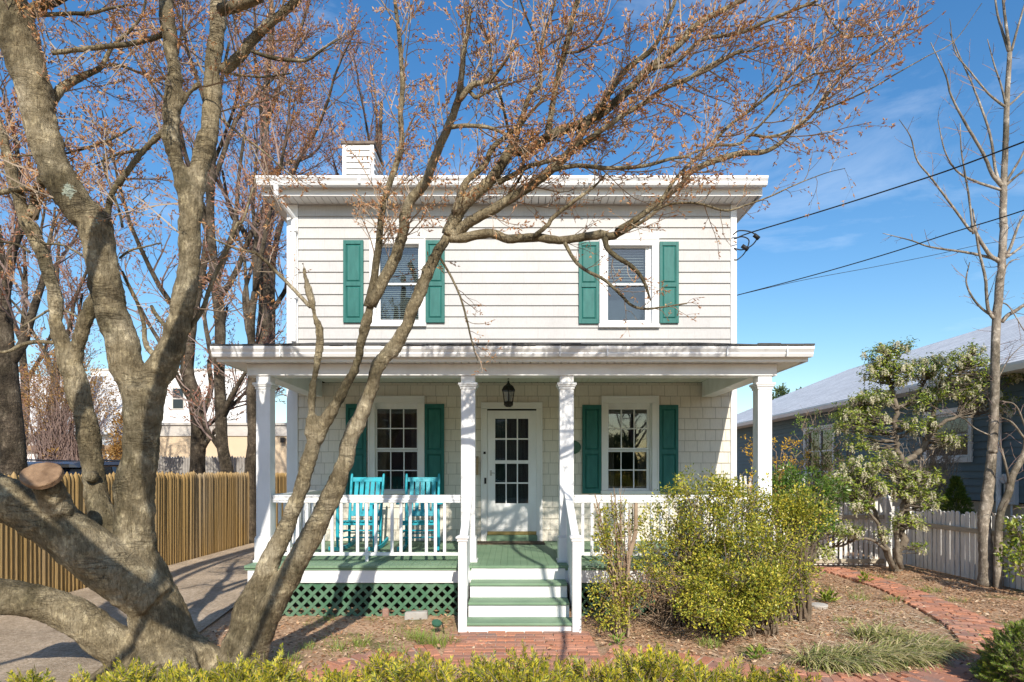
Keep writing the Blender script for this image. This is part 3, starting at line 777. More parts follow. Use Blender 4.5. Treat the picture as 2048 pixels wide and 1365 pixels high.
# chimney clad in white clapboard, on the far side
ch = MB(); a0, a1, b0, b1 = -3.80, -3.10, 14.0, 15.0
ch.box(a0 + .02, a1 - .02, b0 + .02, b1 - .02, 5.9, 9.10)
z = 6.0
cs = [lambda u, y, z: (u, b0 + .02 + y, z), lambda u, y, z: (a1 - .02 - y, u, z), lambda u, y, z: (a0 + .02 + y, u, z)]
courses(ch, a0 + .09, a1 - .09, 6.0, 9.08, [], .135, cs[0], .034); courses(ch, b0 + .09, b1 - .09, 6.0, 9.08, [], .135, cs[1], .034); courses(ch, b0 + .09, b1 - .09, 6.0, 9.08, [], .135, cs[2], .034)
for (xa, xb) in ((a0, a0 + .085), (a1 - .085, a1)):
    for (ya, yb_) in ((b0, b0 + .085), (b1 - .085, b1)): ch.box(xa, xb, ya, yb_, 6.0, 9.10)
ch.build('chimney', M['alu'], roof_o)
MB().box(a0 - .03, a1 + .03, b0 - .03, b1 + .03, 9.103, 9.17).build('chimney_cap', mk('rusty_cap', (.11, .08, .06), .7, (.2, .15, .11), 8), roof_o, .008)
# downspout at the front corner
dsp = MB(); xd = XL + .10
dsp.tube([(xd - .14, 9.87, 6.28), (xd - .14, 9.87, 6.13), (xd, YW - .07, 5.93), (xd, YW - .07, 5.8), (xd, YW - .07, 4.8), (xd, YW - .07, 3.9)], .042, 8)
for z in (5.7, 4.6): dsp.box(xd - .055, xd + .055, YW - .115, YW - .02, z, z + .03)
dsp.build('downspout', M['alu'], house)

# ---------------- porch
YP0, YP1 = 7.88, 8.057            # column faces
PX = 3.65
pr = MB()
e0 = (-PX, 7.585, 3.286); e1 = (PX + .01, 7.585, 3.286); t0 = (-3.05, YW - .004, 3.90); t1 = (3.05, YW - .004, 3.90); s0 = (-PX, YW - .004, 3.286); s1 = (PX + .01, YW - .004, 3.286)
dn = lambda p: (p[0], p[1], p[2] - .022)
pr.add([e0, e1, t1, t0, s0, s1, dn(e0), dn(e1), dn(s0), dn(s1)], [(0, 1, 2, 3), (1, 5, 2), (4, 0, 3), (0, 6, 7, 1), (1, 7, 9, 5), (4, 8, 6, 0), (6, 8, 9, 7)])
proof = pr.build('porch_roof', M['roof'], house)
sh = MB(); random.seed(3)
x = -PX
while x < PX:                                     # the ragged drip edge of the shingles
    wd = random.uniform(.12, .3); sh.box(x, min(x + wd - .004, PX + .01), 7.545 + random.uniform(-.006, .006), 7.70, 3.287, 3.298 + random.uniform(0, .014)); x += wd
sh.build('shingle_edge', M['roof'], proof)
g_ = MB(); gutter(g_, -PX, PX + .01, 7.56, 7.68, 3.158, 3.281)
for px in (560, 800, 1120, 1215, 1455, 1575):
    x = (px - CX) / F * 7.56; g_.box(x - .006, x + .006, 7.555, 7.60, 3.16, 3.284)
g_.build('porch_gutter', M['alu'], proof)
f_ = MB(); f_.box(-PX + .02, PX - .01, 7.681, 7.70, 3.112, 3.262); f_.box(-PX + .02, -PX + .04, 7.702, YW - .05, 3.112, 3.262); f_.box(PX - .03, PX - .01, 7.702, YW - .05, 3.112, 3.262)
f_.build('fascia', M['trim'], proof)
s_ = MB(); x = -PX + .045
while x < PX - .15:
    s_.box(x, x + .086, 7.702, 7.858, 3.118, 3.130); x += .096
s_.box(-PX + .045, -3.345, 7.862, YW - .05, 3.118, 3.13); s_.box(3.345, PX - .035, 7.862, YW - .05, 3.118, 3.13)
s_.build('soffit', M['soffit'], proof)
s_ = MB(); x = -3.08
while x < 3.08:
    s_.box(x, x + .094, 8.09, YW - .024, 3.232, 3.25); s_.box(x + .094, x + .1, 8.09, YW - .04, 3.242, 3.25); x += .1
s_.build('porch_ceiling', mk('cream_beadboard', (.68, .69, .60), .5, (.60, .61, .53), 2), proof)
bm_ = MB(); bm_.box(-3.335, 3.335, 7.86, 8.085, 2.968, 3.116); bm_.box(-3.335, 3.335, 8.0, 8.083, 3.117, 3.26)
bm_.box(-3.335, -3.12, 8.087, YW - .05, 2.99, 3.26); bm_.box(3.12, 3.335, 8.087, YW - .05, 2.99, 3.26)
bm_.build('beam', M['white'], proof, .004)
for (c0, c1) in ((-3.228, -3.05), (-.643, -.468), (.603, .778), (3.10, 3.283)):
    m_ = (c0 + c1) / 2; hw = .0885
    col = MB(); col.box(m_ - hw, m_ + hw, YP0, YP1, ZD + .33, 2.966)
    for px_ in (-.045, 0, .045): pass
    col = col.build('porch_column', M['white'], house, .005)
    cap = MB(); zc = 2.83
    for i, (o, za, zb) in enumerate(((.010, zc - .03, zc - .0005), (.022, zc, zc + .0195), (.034, zc + .02, zc + .05))): cap.box(m_ - hw - o, m_ + hw + o, YP0 - o, YP1 + o, za, zb)
    cap.build('capital', M['white'], col, .004)
    pl = MB(); pl.box(m_ - hw - .016, m_ + hw + .016, YP0 - .016, YP1 + .016, ZD + .002, ZD + .31); pl.box(m_ - hw - .008, m_ + hw + .008, YP0 - .008, YP1 + .008, ZD + .3105, ZD + .329)
    pl.box(m_ - hw - .03, m_ + hw + .03, YP0 - .03, YP1 + .03, ZD + .001, ZD + .03)
    pl.build('plinth', M['white'], col, .004)

DX0, DX1, DY = -3.26, 3.36, 7.6
dk = MB(); x = DX0
while x < DX1 - .02:
    dk.box(x, min(x + .083, DX1), DY, YW - .002, ZD - .03 - .001 * (int(x * 100) % 3), ZD - .0012 * (int(x * 37) % 2)); x += .0842
dk.box(DX0, DX1, DY + .02, YW - .004, ZD - .06, ZD - .034)
deck = dk.build('porch_deck', M['deck'], house, .002)
fb = MB(); fb.box(DX0 + .03, DX1 - .03, DY + .03, DY + .055, ZD - .215, ZD - .062); fb.box(DX0 + .03, DX0 + .055, DY + .057, YW - .01, ZD - .215, ZD - .062); fb.box(DX1 - .055, DX1 - .03, DY + .057, YW - .01, ZD - .215, ZD - .062)
fb.build('skirt_board', M['white'], deck, .003)


def lattice(mb, x0, x1, z0, z1, y):
    """two layers of diagonal slats clipped to the panel"""
    pitch, wd = .138, .038
    for lay, sg in ((0, 1), (1, -1)):
        yy = y + lay * .009
        s0 = -4
        c = x0 - (z1 - z0) - .2
        while c < x1 + (z1 - z0) + .2:
            poly = []
            # slat centreline x = c + sg*(z - z0); clip in z so that x stays inside the panel
            za, zb = z0, z1
            lo, hi = (x0 - c) * sg, (x1 - c) * sg
            if lo > hi: lo, hi = hi, lo
            za, zb = max(z0, z0 + lo), min(z1, z0 + hi)
            if zb - za > .03:
                d = wd / 2 * 1.414
                A = (c + sg * (za - z0), za); B = (c + sg * (zb - z0), zb)
                poly = [(max(x0, min(x1, A[0] - d)), A[1]), (max(x0, min(x1, A[0] + d)), A[1]), (max(x0, min(x1, B[0] + d)), B[1]), (max(x0, min(x1, B[0] - d)), B[1])]
                mb.add([(p[0], yy, p[1]) for p in poly] + [(p[0], yy + .008, p[1]) for p in poly],
                       [(0, 1, 2, 3), (7, 6, 5, 4), (0, 4, 5, 1), (1, 5, 6, 2), (2, 6, 7, 3), (3, 7, 4, 0)])
            c += pitch
for (a, b) in ((DX0 + .05, -.60), (.76, DX1 - .05)):
    lt = MB(); lattice(lt, a, b, -.02, ZD - .22, DY + .05)
    lt.box(a, b, DY + .066, DY + .08, ZD - .26, ZD - .22)
    lt.build('lattice', M['lattice'], house)
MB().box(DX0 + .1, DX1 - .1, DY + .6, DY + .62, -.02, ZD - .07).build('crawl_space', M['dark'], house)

# steps
SX0, SX1 = -.497, .652
RZ = [.108, .277, .446]
stp = MB(); stp.box(SX0 + .02, SX1 - .02, 7.0, DY - .0, 0, .07); steps = stp.build('steps', M['white'], house)
for i, z in enumerate(RZ):
    yf = 6.79 + i * .27
    MB().box(SX0 - (.06 if i == 0 else 0), SX1 + (.06 if i == 0 else 0), yf, yf + .30, z - .028, z).build('tread', M['deck'], steps, .006)
    MB().box(SX0 + .004, SX1 - .004, yf + .028, yf + .045, (RZ[i - 1] + .001 if i else 0), z - .029).build('riser', M['white'], steps)
MB().box(SX0 + .004, SX1 - .004, DY + .012, DY + .028, RZ[2] + .001, ZD - .036).build('riser', M['white'], steps)
for (n0, n1, sgn) in ((-.583, -.49, -1), (.655, .75, 1)):
    nw = MB(); y0, y1 = 6.76, 6.86
    nw.box(n0, n1, y0, y1, -.01, 1.03)
    nw = nw.build('newel_post', M['white'], house, .004)
    cp = MB(); cp.box(n0 - .012, n1 + .012, y0 - .012, y1 + .012, 1.0, 1.032); cp.box(n0 - .026, n1 + .026, y0 - .026, y1 + .026, 1.0325, 1.052)
    cp.hull8([(n0 - .02, y0 - .02, 1.0525), (n1 + .02, y0 - .02, 1.0525), (n1 + .02, y1 + .02, 1.0525), (n0 - .02, y1 + .02, 1.0525)], [(n0 + .03, y0 + .03, 1.075), (n1 - .03, y0 + .03, 1.075), (n1 - .03, y1 - .03, 1.075), (n0 + .03, y1 - .03, 1.075)])
    cp.build('newel_cap', M['white'], nw, .004)
    xm = (n0 + n1) / 2
    # sloping solid panel of vertical boards, its top rail and bottom stringer
    hr = MB(); za, zb = 1.02, 1.50
    A, B = 6.862, 7.86
    hr.hull8([(xm - .045, A, za - .055), (xm + .045, A, za - .055), (xm + .045, B, zb - .055), (xm - .045, B, zb - .055)],
             [(xm - .045, A, za), (xm + .045, A, za), (xm + .045, B, zb), (xm - .045, B, zb)])
    hr = hr.build('stair_rail', M['white'], house, .004)
    pn = MB(); nb = 8
    for k in range(nb):
        ya, yc = A + (B - A) * k / nb + .002, A + (B - A) * (k + 1) / nb - .002
        f1, f2 = (ya - A) / (B - A), (yc - A) / (B - A)
        b1, b2 = .02 + f1 * .42, .02 + f2 * .42
        pn.hull8([(xm - .014, ya, b1), (xm + .014, ya, b1), (xm + .014, yc, b2), (xm - .014, yc, b2)],
                 [(xm - .014, ya, za - .056 + f1 * (zb - za)), (xm + .014, ya, za - .056 + f1 * (zb - za)), (xm + .014, yc, za - .056 + f2 * (zb - za)), (xm - .014, yc, za - .056 + f2 * (zb - za))])
    pn.build('panel_board', M['white'], hr)
    sg = MB(); sg.hull8([(xm - .02, A, .01), (xm + .02, A, .01), (xm + .02, DY + .02, .32), (xm - .02, DY + .02, .32)], [(xm - .02, A, .20), (xm + .02, A, .20), (xm + .02, DY + .02, .60), (xm - .02, DY + .02, .60)])
    sg.build('stringer', M['white'], hr, .003)


def railing(p0, p1, balusters, foot=True):
    """along x (y fixed) or along y (x fixed)"""
    ax = 'x' if p0[1] == p1[1] else 'y'
    a, b = (p0[0], p1[0]) if ax == 'x' else (p0[1], p1[1]); c = p0[1] if ax == 'x' else p0[0]
    def bx(mb, u0, u1, w0, w1, z0, z1):
        mb.box(u0, u1, c + w0, c + w1, z0, z1) if ax == 'x' else mb.box(c + w0, c + w1, u0, u1, z0, z1)
    zt = 1.462
    r = MB()
    bx(r, a, b, -.032, .032, zt - .098, zt - .0235)
    bx(r, a, b, -.042, .042, zt - .023, zt); bx(r, a, b, -.037, .037, zt - .070, zt - .045)
    r = r.build('railing', M['white'], house, .003)
    q = MB(); bx(q, a, b, -.022, .022, ZD + .075, ZD + .115)
    if foot: bx(q, (a + b) / 2 - .02, (a + b) / 2 + .02, -.02, .02, ZD + .001, ZD + .074)
    q.build('bottom_rail', M['white'], r, .003)
    for u in balusters:
        m_ = MB(); bx(m_, u - .0185, u + .0185, -.0185, .0185, ZD + .116, zt - .099)
        m_.build('baluster', M['white'], r, .003)
YR = 7.965
bal = []
for k in range(-2, 5):
    for d in (646.6, 664.6, 683.0): bal.append((d + 68.8 * k - CX) / F * YR)
railing((-3.04, YR), (-.655, YR), [b for b in bal if -3.0 < b < -.68])
bal2 = [.90 + .118 * (i % 3) + .44 * (i // 3) for i in range(15)]
railing((.79, YR), (3.09, YR), [b for b in bal2 if b < 3.05])
railing((-3.14, 8.07), (-3.14, YW - .03), [8.25 + .2 * i for i in range(10)])
railing((3.19, 8.07), (3.19, YW - .03), [8.25 + .2 * i for i in range(10)])

# ---------------- things on the porch
la = thing('lantern', 'black iron lantern with clear panes hanging from the porch ceiling above the door', 'lantern', (-.055, 9.72, 2.80))
lx, ly = -.055, 9.72
bd = MB()
zt = 3.20
def hexring(r, z): return [(lx + r * math.cos(math.pi / 6 + k * math.pi / 3), ly + r * math.sin(math.pi / 6 + k * math.pi / 3), z) for k in range(6)]
def hexloft(mb, prof):
    vs = [p for r, z in prof for p in hexring(r, z)]
    k = len(prof); mb.add(vs, [tuple(range(6))[::-1], tuple((k - 1) * 6 + j for j in range(6))] + [(i * 6 + j, i * 6 + (j + 1) % 6, i * 6 + 6 + (j + 1) % 6, i * 6 + 6 + j) for i in range(k - 1) for j in range(6)])
hexloft(bd, [(.115, 3.015), (.118, 3.03), (.085, 3.085), (.045, 3.115), (.022, 3.135), (.014, 3.155), (.02, 3.165), (.008, 3.175)])
hexloft(bd, [(.072, 2.79), (.082, 2.80), (.082, 2.835), (.074, 2.85)])
hexloft(bd, [(.03, 2.768), (.055, 2.775), (.06, 2.789)])
for k in range(6):
    p, q = hexring(.074, 2.84)[k], hexring(.102, 3.02)[k]; bd.tube([p, q], .0065, 5)
bd.build('lantern_frame', M['black'], la)
gp = MB(); vs = hexring(.069, 2.852) + hexring(.097, 3.012); gp.add(vs, [(j, (j + 1) % 6, 6 + (j + 1) % 6, 6 + j) for j in range(6)]); gp.build('pane', mk_glass('lantern_glass', (.8, .8, .78), .12), la)
bu = MB().lathe([(.012, 0), (.022, .03), (.026, .06), (.018, .1), (.006, .115)], (lx, ly, 2.86)); bu.build('bulb', M['frost'], la, smooth=True)
cn_ = MB()
for k, z in enumerate((3.178, 3.200, 3.220)):
    cn_.tube([(lx + (.012 * math.cos(t) if k % 2 else 0), ly + (0 if k % 2 else .012 * math.cos(t)), z + .014 * math.sin(t)) for t in np.linspace(0, 2 * math.pi, 11)], .0035, 5)
cn_.build('chain', M['black'], la)
pq = MB(); cxp, czp = wx(1143), wz(895)
for (r, y0, y1) in ((1.0, YW - .034, YW - .020), (.86, YW - .040, YW - .0345)):
    ring = [(cxp + .155 * r * math.cos(t), czp + .118 * r * math.sin(t)) for t in np.linspace(0, 2 * math.pi, 40, endpoint=False)]
    pq.prism(ring, 'y', y0, y1)
tag(pq.build('wall_plaque', M['plaque'], None, .002), 'oval dark green plaque on the wall half hidden behind a porch column', 'plaque')
mbx = MB(); a, b = wx(942), wx(957)
mbx.hull8([(a, YW - .06, wz(950)), (b, YW - .06, wz(950)), (b, YW - .024, wz(950)), (a, YW - .024, wz(950))], [(a, YW - .13, wz(917)), (b, YW - .13, wz(917)), (b, YW - .024, wz(913)), (a, YW - .024, wz(913))])
tag(mbx.build('letter_box', M['wicker'], None, .004), 'tan letter pocket on the wall beside the door frame', 'letter box')
mt = MB(); mt.box(-.62, .52, 9.82, YW - .12, ZD + .001, ZD + .014)
for i in range(60): mt.box(-.615 + i * .0189, -.607 + i * .0189, 9.825, YW - .125, ZD + .0135, ZD + .019)
tag(mt.build('door_mat', M['mat'], None, .002), 'brown woven door mat lying on the deck before the door', 'door mat')


def rocking_chair(name, label):
    """local frame: faces -y, origin on the floor under the seat"""
    r = thing(name, label, 'rocking chair', (0, 0, 0), 'turquoise rocking chairs on the porch')
    P = M['turq']
    hw, hb = .265, .235
    for sx in (-1, 1):
        rk = MB()
        pts = []
        for k in range(15):
            t = -0.55 + 1.2 * k / 14
            yy = t; zz = .03 + .16 * (t - .02) ** 2
            pts.append((sx * (hw + (hb - hw) * (t + .3) / .9), yy, zz))
        for p, q in zip(pts, pts[1:]):
            rk.hull8([(p[0] - .016, p[1], p[2] - .03), (p[0] + .016, p[1], p[2] - .03), (q[0] + .016, q[1], q[2] - .03), (q[0] - .016, q[1], q[2] - .03)],
                     [(p[0] - .016, p[1], p[2] + .022), (p[0] + .016, p[1], p[2] + .022), (q[0] + .016, q[1], q[2] + .022), (q[0] - .016, q[1], q[2] + .022)])
        rk.build('rocker', P, r)
        MB().tube([(sx * hw, -.25, .05), (sx * hw, -.25, .14), (sx * hw, -.25, .2), (sx * hw, -.25, .38), (sx * hw, -.25, .44), (sx * hw, -.25, .52), (sx * hw, -.25, .56), (sx * hw, -.25, .64), (sx * hw, -.25, .675)],
                  [.017, .019, .024, .025, .024, .024, .018, .022, .019], 10).build('leg', P, r, smooth=True)
        MB().tube([(sx * hb, .20, .05), (sx * hb, .20, .30), (sx * hb, .21, .42), (sx * (hb + .005), .27, .7), (sx * (hb + .01), .34, 1.0), (sx * (hb + .01), .365, 1.085), (sx * (hb + .01), .37, 1.11)],
                  [.018, .022, .023, .021, .020, .019, .012], 10).build('leg', P, r, smooth=True)
        ar = MB(); xo = sx * (hw + .01)
        poly = [(xo - .045, -.36), (xo + .02, -.375), (xo + .055, -.34), (xo + .05, -.22), (xo + .03, .0), (xo + .01, .26), (xo - .03, .26), (xo - .035, -.1)]
        ar.prism(poly if sx > 0 else [(2 * xo - p[0], p[1]) for p in poly][::-1], 'z', .675, .698)
        ar.build('armrest', P, r, .005)
        for z in (.17, .26): MB().tube([(sx * hw, -.25, z), (sx * hb, .20, z)], .011, 6).build('stretcher', P, r, smooth=True)
    for z in (.20, .30): MB().tube([(-hw, -.25, z), (hw, -.25, z)], .012, 6).build('stretcher', P, r, smooth=True)
    MB().tube([(-hb, .2, .22), (hb, .2, .22)], .012, 6).build('stretcher', P, r, smooth=True)
    st = MB(); n = 9
    for k in range(n):
        x0 = -.25 + .5 * k / n + .004; x1 = -.25 + .5 * (k + 1) / n - .004
        f = .9
        st.hull8([(x0, -.29, .425), (x1, -.29, .425), (x1 * f, .19, .395), (x0 * f, .19, .395)], [(x0, -.29, .445), (x1, -.29, .445), (x1 * f, .19, .415), (x0 * f, .19, .415)])
    st.box(-.262, .262, -.262, -.235, .375, .424); st.box(-.235, .235, .17, .195, .345, .394)
    st.build('seat', P, r, .004)
    bk = MB()
    def bp(t): return (.215 + .27 * t * .6, .42 + .66 * t)   # y,z along the reclined back
    for (t0, t1) in ((.08, .20), (.86, .965)):
        (ya, za), (yb, zb) = bp(t0), bp(t1)
        bk.hull8([(-hb, ya - .012, za), (hb, ya - .012, za), (hb, ya + .01, za), (-hb, ya + .01, za)], [(-hb, yb - .012, zb), (hb, yb - .012, zb), (hb, yb + .01, zb), (-hb, yb + .01, zb)])
    for k in range(5):
        xc = -.165 + .33 * k / 4; (ya, za), (yb, zb) = bp(.19), bp(.87)
        bk.hull8([(xc - .027, ya - .008, za), (xc + .027, ya - .008, za), (xc + .027, ya + .006, za), (xc - .027, ya + .006, za)], [(xc - .031, yb - .008, zb), (xc + .031, yb - .008, zb), (xc + .031, yb + .006, zb), (xc - .031, yb + .006, zb)])
    bk.build('backrest', P, r, .003)
    return r


def copy_tree(o, parent=None):
    c = o.copy(); COL.objects.link(c); c.parent = parent
    for ch in list(o.children): copy_tree(ch, c)
    return c
chair1 = rocking_chair('rocking_chair', 'turquoise rocking chair farther from the door, its arms seen beside the leaning maple stem')
chair2 = copy_tree(chair1)
chair1.location = (-2.22, 9.18, ZD + .005); chair1.rotation_euler = (0, 0, math.radians(-3))
chair2.location = (-1.335, 9.18, ZD + .005); chair2.rotation_euler = (0, 0, math.radians(4))
chair2['label'] = 'turquoise rocking chair nearer the front door, next to the porch column'
# ------------------------------------------------------------------ ground, drive, paths
def sheet(name, poly, z, mat):
    m = MB(); m.add([(p[0], p[1], z) for p in poly], [tuple(range(len(poly)))])
    return tag(m.build(name, mat), kind='structure')


# gently uneven garden soil in front, flat land beyond
gm = MB()
nx, ny = 150, 130
xs = np.linspace(-9, 9.5, nx); ys = np.linspace(1.2, 14, ny)
Xg, Yg = np.meshgrid(xs, ys)
def bumps(x, y): return .009 * np.sin(x * 3.1 + 1.3 * np.sin(y * 2.2)) * np.sin(y * 2.7 + x) + .004 * np.sin(x * 9.1 + y * 4) * np.sin(y * 8.3 - x * 3)
Zg = -.012 + bumps(Xg, Yg)
edge = np.minimum(np.minimum(Xg - xs[0], xs[-1] - Xg), np.minimum(Yg - ys[0], ys[-1] - Yg))
Zg = np.where(edge < .01, -.03, Zg)
V = np.stack([Xg, Yg, Zg], -1).reshape(-1, 3)
ii = (np.arange(ny - 1)[:, None] * nx + np.arange(nx - 1)[None]).ravel()
gm.chunk(V, np.stack([ii, ii + 1, ii + nx + 1, ii + nx], -1))
big = 600
o = [(-big, -60), (big, -60), (big, big), (-big, big)]; q = [(-9, 1.2), (9.5, 1.2), (9.5, 14), (-9, 14)]
gm.add([(p[0], p[1], -.03) for p in o + q], [(0, 1, 5, 4), (1, 2, 6, 5), (2, 3, 7, 6), (3, 0, 4, 7)])
tag(gm.build('ground', M['ground'], smooth=True), kind='structure')
dv = [(-6.42, -3), (-4.1, -3), (-3.75, 2), (-3.45, 4.2), (-3.3, 5.6), (-3.4, 6.8), (-3.65, 8.4), (-3.72, 10.3), (-3.72, 24), (-6.42, 24)]
sheet('driveway', dv, .012, M['drive'])


def brick_strip(mb, line, widths, rng, L_=.2, W_=.1, gap=.011, z=.02):
    """rows of bricks laid across a curved centre line"""
    P = catmull(line, 14); Wd = catmull([(w, 0) for w in widths], 14)[:, 0]
    d = np.concatenate([[0], np.cumsum(np.linalg.norm(np.diff(P, axis=0), axis=1))])
    s = W_ / 2; row = 0
    while s < d[-1]:
        c = np.array([np.interp(s, d, P[:, 0]), np.interp(s, d, P[:, 1])]); e = np.array([np.interp(s + .02, d, P[:, 0]), np.interp(s + .02, d, P[:, 1])])
        if s + .02 > d[-1]: break
        t = (e - c) / np.linalg.norm(e - c); nrm_ = np.array([-t[1], t[0]])
        wd = np.interp(s, d, Wd)
        a = -wd / 2 - (L_ / 2 if row % 2 else 0)
        while a < wd / 2:
            b = min(a + L_ - gap, wd / 2); a0 = max(a, -wd / 2)
            if b - a0 > .05:
                zz = z + rng.normal() * .0035; tl = rng.normal() * .004; jit = rng.normal() * .004
                cs = []
                for (u, v) in ((a0, -W_ / 2 + gap / 2), (b, -W_ / 2 + gap / 2), (b, W_ / 2 - gap / 2), (a0, W_ / 2 - gap / 2)):
                    p = c + nrm_ * u + t * (v + jit); cs.append((p[0], p[1]))
                top = [(p[0], p[1], zz + tl * (k - 1.5)) for k, p in enumerate(cs)]
                mb.hull8([(p[0], p[1], -.06) for p in cs], top)
            a += L_
        s += W_; row += 1


def brick_slab(mb, x0, x1, y0, y1, rng, z=.02):
    y = y0; row = 0
    while y < y1 - .05:
        x = x0 - (.1 if row % 2 else 0)
        while x < x1:
            a, b = max(x, x0), min(x + .189, x1)
            if b - a > .04:
                zz = z + rng.normal() * .003
                mb.hull8([(a, y, -.06), (b, y, -.06), (b, y + .088, -.06), (a, y + .088, -.06)], [(a, y, zz), (b, y, zz + rng.normal() * .002), (b, y + .088, zz), (a, y + .088, zz)])
            x += .2
        y += .098; row += 1


rp = np.random.default_rng(5)
br = MB()
brick_slab(br, -.66, .84, 5.35, 6.84, rp)
brick_strip(br, [(.86, 5.92), (1.5, 5.62), (2.2, 5.15), (3.1, 4.95), (4.0, 5.25), (4.75, 6.0), (5.2, 6.95), (5.5, 8.1), (5.74, 9.3), (5.8, 10.4), (5.75, 11.5)], [.8, .8, .82, .85, .85, .75, .62, .55, .5, .5, .55], rp)
brick_strip(br, [(-.68, 5.97), (-1.0, 5.84), (-1.32, 5.58), (-1.54, 5.2), (-1.66, 4.6)], [.72, .72, .72, .72, .72], rp)
tag(br.build('brick_path', M['brick'], None, .004), kind='structure')
bd_ = MB()
for (line, wds) in (([(.86, 5.92), (1.5, 5.62), (2.2, 5.15), (3.1, 4.95), (4.0, 5.25), (4.75, 6.0), (5.2, 6.95), (5.5, 8.1), (5.74, 9.3), (5.8, 10.4), (5.75, 11.5)], [.76, .76, .78, .8, .8, .7, .57, .5, .45, .45, .5]), ([(-.68, 5.97), (-1.0, 5.84), (-1.32, 5.58), (-1.54, 5.2), (-1.66, 4.6)], [.68] * 5)):
    P = catmull(line, 10); W_ = catmull([(w, 0) for w in wds], 10)[:, 0]
    T = np.gradient(P, axis=0); T /= np.linalg.norm(T, axis=1)[:, None]; Nn = np.stack([-T[:, 1], T[:, 0]], -1)
    A = P + Nn * W_[:, None] / 2; B = P - Nn * W_[:, None] / 2; n = len(P)
    bd_.add([(a[0], a[1], .004) for a in A] + [(b[0], b[1], .004) for b in B], [(n + i, n + i + 1, i + 1, i) for i in range(n - 1)])
bd_.add([(-.64, 5.37, .005), (.82, 5.37, .005), (.82, 6.82, .005), (-.64, 6.82, .005)], [(0, 1, 2, 3)])
tag(bd_.build('path_sand', M['brickpale']), kind='structure')

# ------------------------------------------------------------------ fences
def post_fence(name, label, x, y0, y1, zt, dia, mat):
    t = thing(name, label, 'fence', (x, y0, 0))
    m = MB(); y = y0; k = 0
    rr = np.random.default_rng(21)
    while y < y1:
        d = dia * (1 + rr.normal() * .06); z = zt + rr.normal() * .018; lx_ = rr.normal() * .006
        xx = x + rr.normal() * .004
        pts = [(xx, y, -.1), (xx + lx_, y, z - .10), (xx + lx_, y, z - .045), (xx + lx_, y, z)]
        m.tube(pts, [d / 2, d / 2, d * .36, d * .06], 8)
        y += d + .003
    m.build('picket', mat, t, smooth=False)
    r = MB()
    for z in (.35, 1.0, 1.55): r.box(x - .12, x - .045, y0, y1, z - .04, z + .04)
    r.build('rail', mat, t)
    return t
post_fence('stockade_fence', 'brown stockade fence of pointed round pickets along the drive', -6.5, 4.2, 21.5, 1.752, .078, M['stockade'])
gt_ = thing('weathered_fence', 'weathered grey picket tops showing beyond the brown stockade fence', 'fence', (-11, 22, 0))
m = MB(); x = -12.6
while x < -8.6:
    z = 2.33 + random.uniform(-.03, .03); m.prism([(x, 0), (x + .085, 0), (x + .085, z - .06), (x + .0425, z), (x, z - .06)], 'y', 22, 22.03); x += .1
m.build('picket', M['greyfence'], gt_)
MB().box(-12.6, -8.6, 22.032, 22.08, 1.7, 1.8).build('rail', M['greyfence'], gt_)


def board_fence(name, label, A, B, zt, wd, gap, mat, rails=((.28, -1), (.86, -1)), posts=(), cat='fence', zb=.02, side=1, ear=True):
    A = np.array(A, float); B = np.array(B, float); Ln = np.linalg.norm(B - A); t = (B - A) / Ln; n = np.array([-t[1], t[0]])
    th = thing(name, label, cat, (A[0], A[1], 0))
    m = MB(); s = 0; rr = np.random.default_rng(int(abs(A[0] * 100)) + 3)
    def P(s_, off, z): p = A + t * s_ + n * off; return (p[0], p[1], z)
    while s < Ln - wd * .5:
        z = zt + rr.normal() * .014; ln = rr.normal() * .006; e = wd * .28 if ear else 0; off = rr.normal() * .004
        prof = [(s, zb), (s + wd, zb), (s + wd + ln, z - e), (s + wd - e + ln, z), (s + e + ln, z), (s + ln, z - e)]
        f = [P(u, off - .009, zz) for u, zz in prof]; b = [P(u, off + .009, zz) for u, zz in prof]
        m.add(f + b, [tuple(range(6)), tuple(range(11, 5, -1))] + [(i, 6 + i, 6 + (i + 1) % 6, (i + 1) % 6) for i in range(6)])
        s += wd + gap
    m.build('picket', mat, th, .003)
    for (z, sd) in rails:
        r = MB(); o0, o1 = (.014, .05) if sd > 0 else (-.05, -.014)
        q = [P(0, o0, z - .04), P(Ln, o0, z - .04), P(Ln, o1, z - .04), P(0, o1, z - .04)]; q2 = [(a, b_, c + .08) for a, b_, c in q]
        r.hull8(q, q2); r.build('rail', M['fencerail'], th, .003)
    for s_ in posts:
        p = A + t * s_ + n * .09; r = MB(); r.box(p[0] - .05, p[0] + .05, p[1] - .05, p[1] + .05, 0, zt + .09); r.box(p[0] - .065, p[0] + .065, p[1] - .065, p[1] + .065, zt + .0905, zt + .115); r.build('post', mat, th, .004)
    return th
board_fence('picket_fence', 'weathered white board fence with a rail running behind the bare tree', (7.52, 11.75), (7.72, 4.5), 1.09, .088, .024, M['picket'], ((.80, -1), (.3, 1)), (), zb=.0)
board_fence('picket_fence', 'white spaced picket fence from the house corner to the gate, behind the shrubs', (3.75, 11.7), (5.22, 11.7), 1.17, .05, .045, M['picket'], ((.30, 1), (.92, -1)), (.05,), ear=False)
board_fence('picket_gate', 'white picket gate at the far end of the brick path', (5.27, 11.7), (6.94, 11.7), 1.19, .055, .04, M['picket'], ((.10, -1), (.92, -1)), (), 'gate', ear=False)
gp_ = MB(); gp_.box(6.96, 7.07, 11.62, 11.74, 0, 1.26); gp_.hull8([(6.945, 11.605, 1.261), (7.085, 11.605, 1.261), (7.085, 11.755, 1.261), (6.945, 11.755, 1.261)], [(7.0, 11.66, 1.33), (7.03, 11.66, 1.33), (7.03, 11.70, 1.33), (7.0, 11.70, 1.33)])
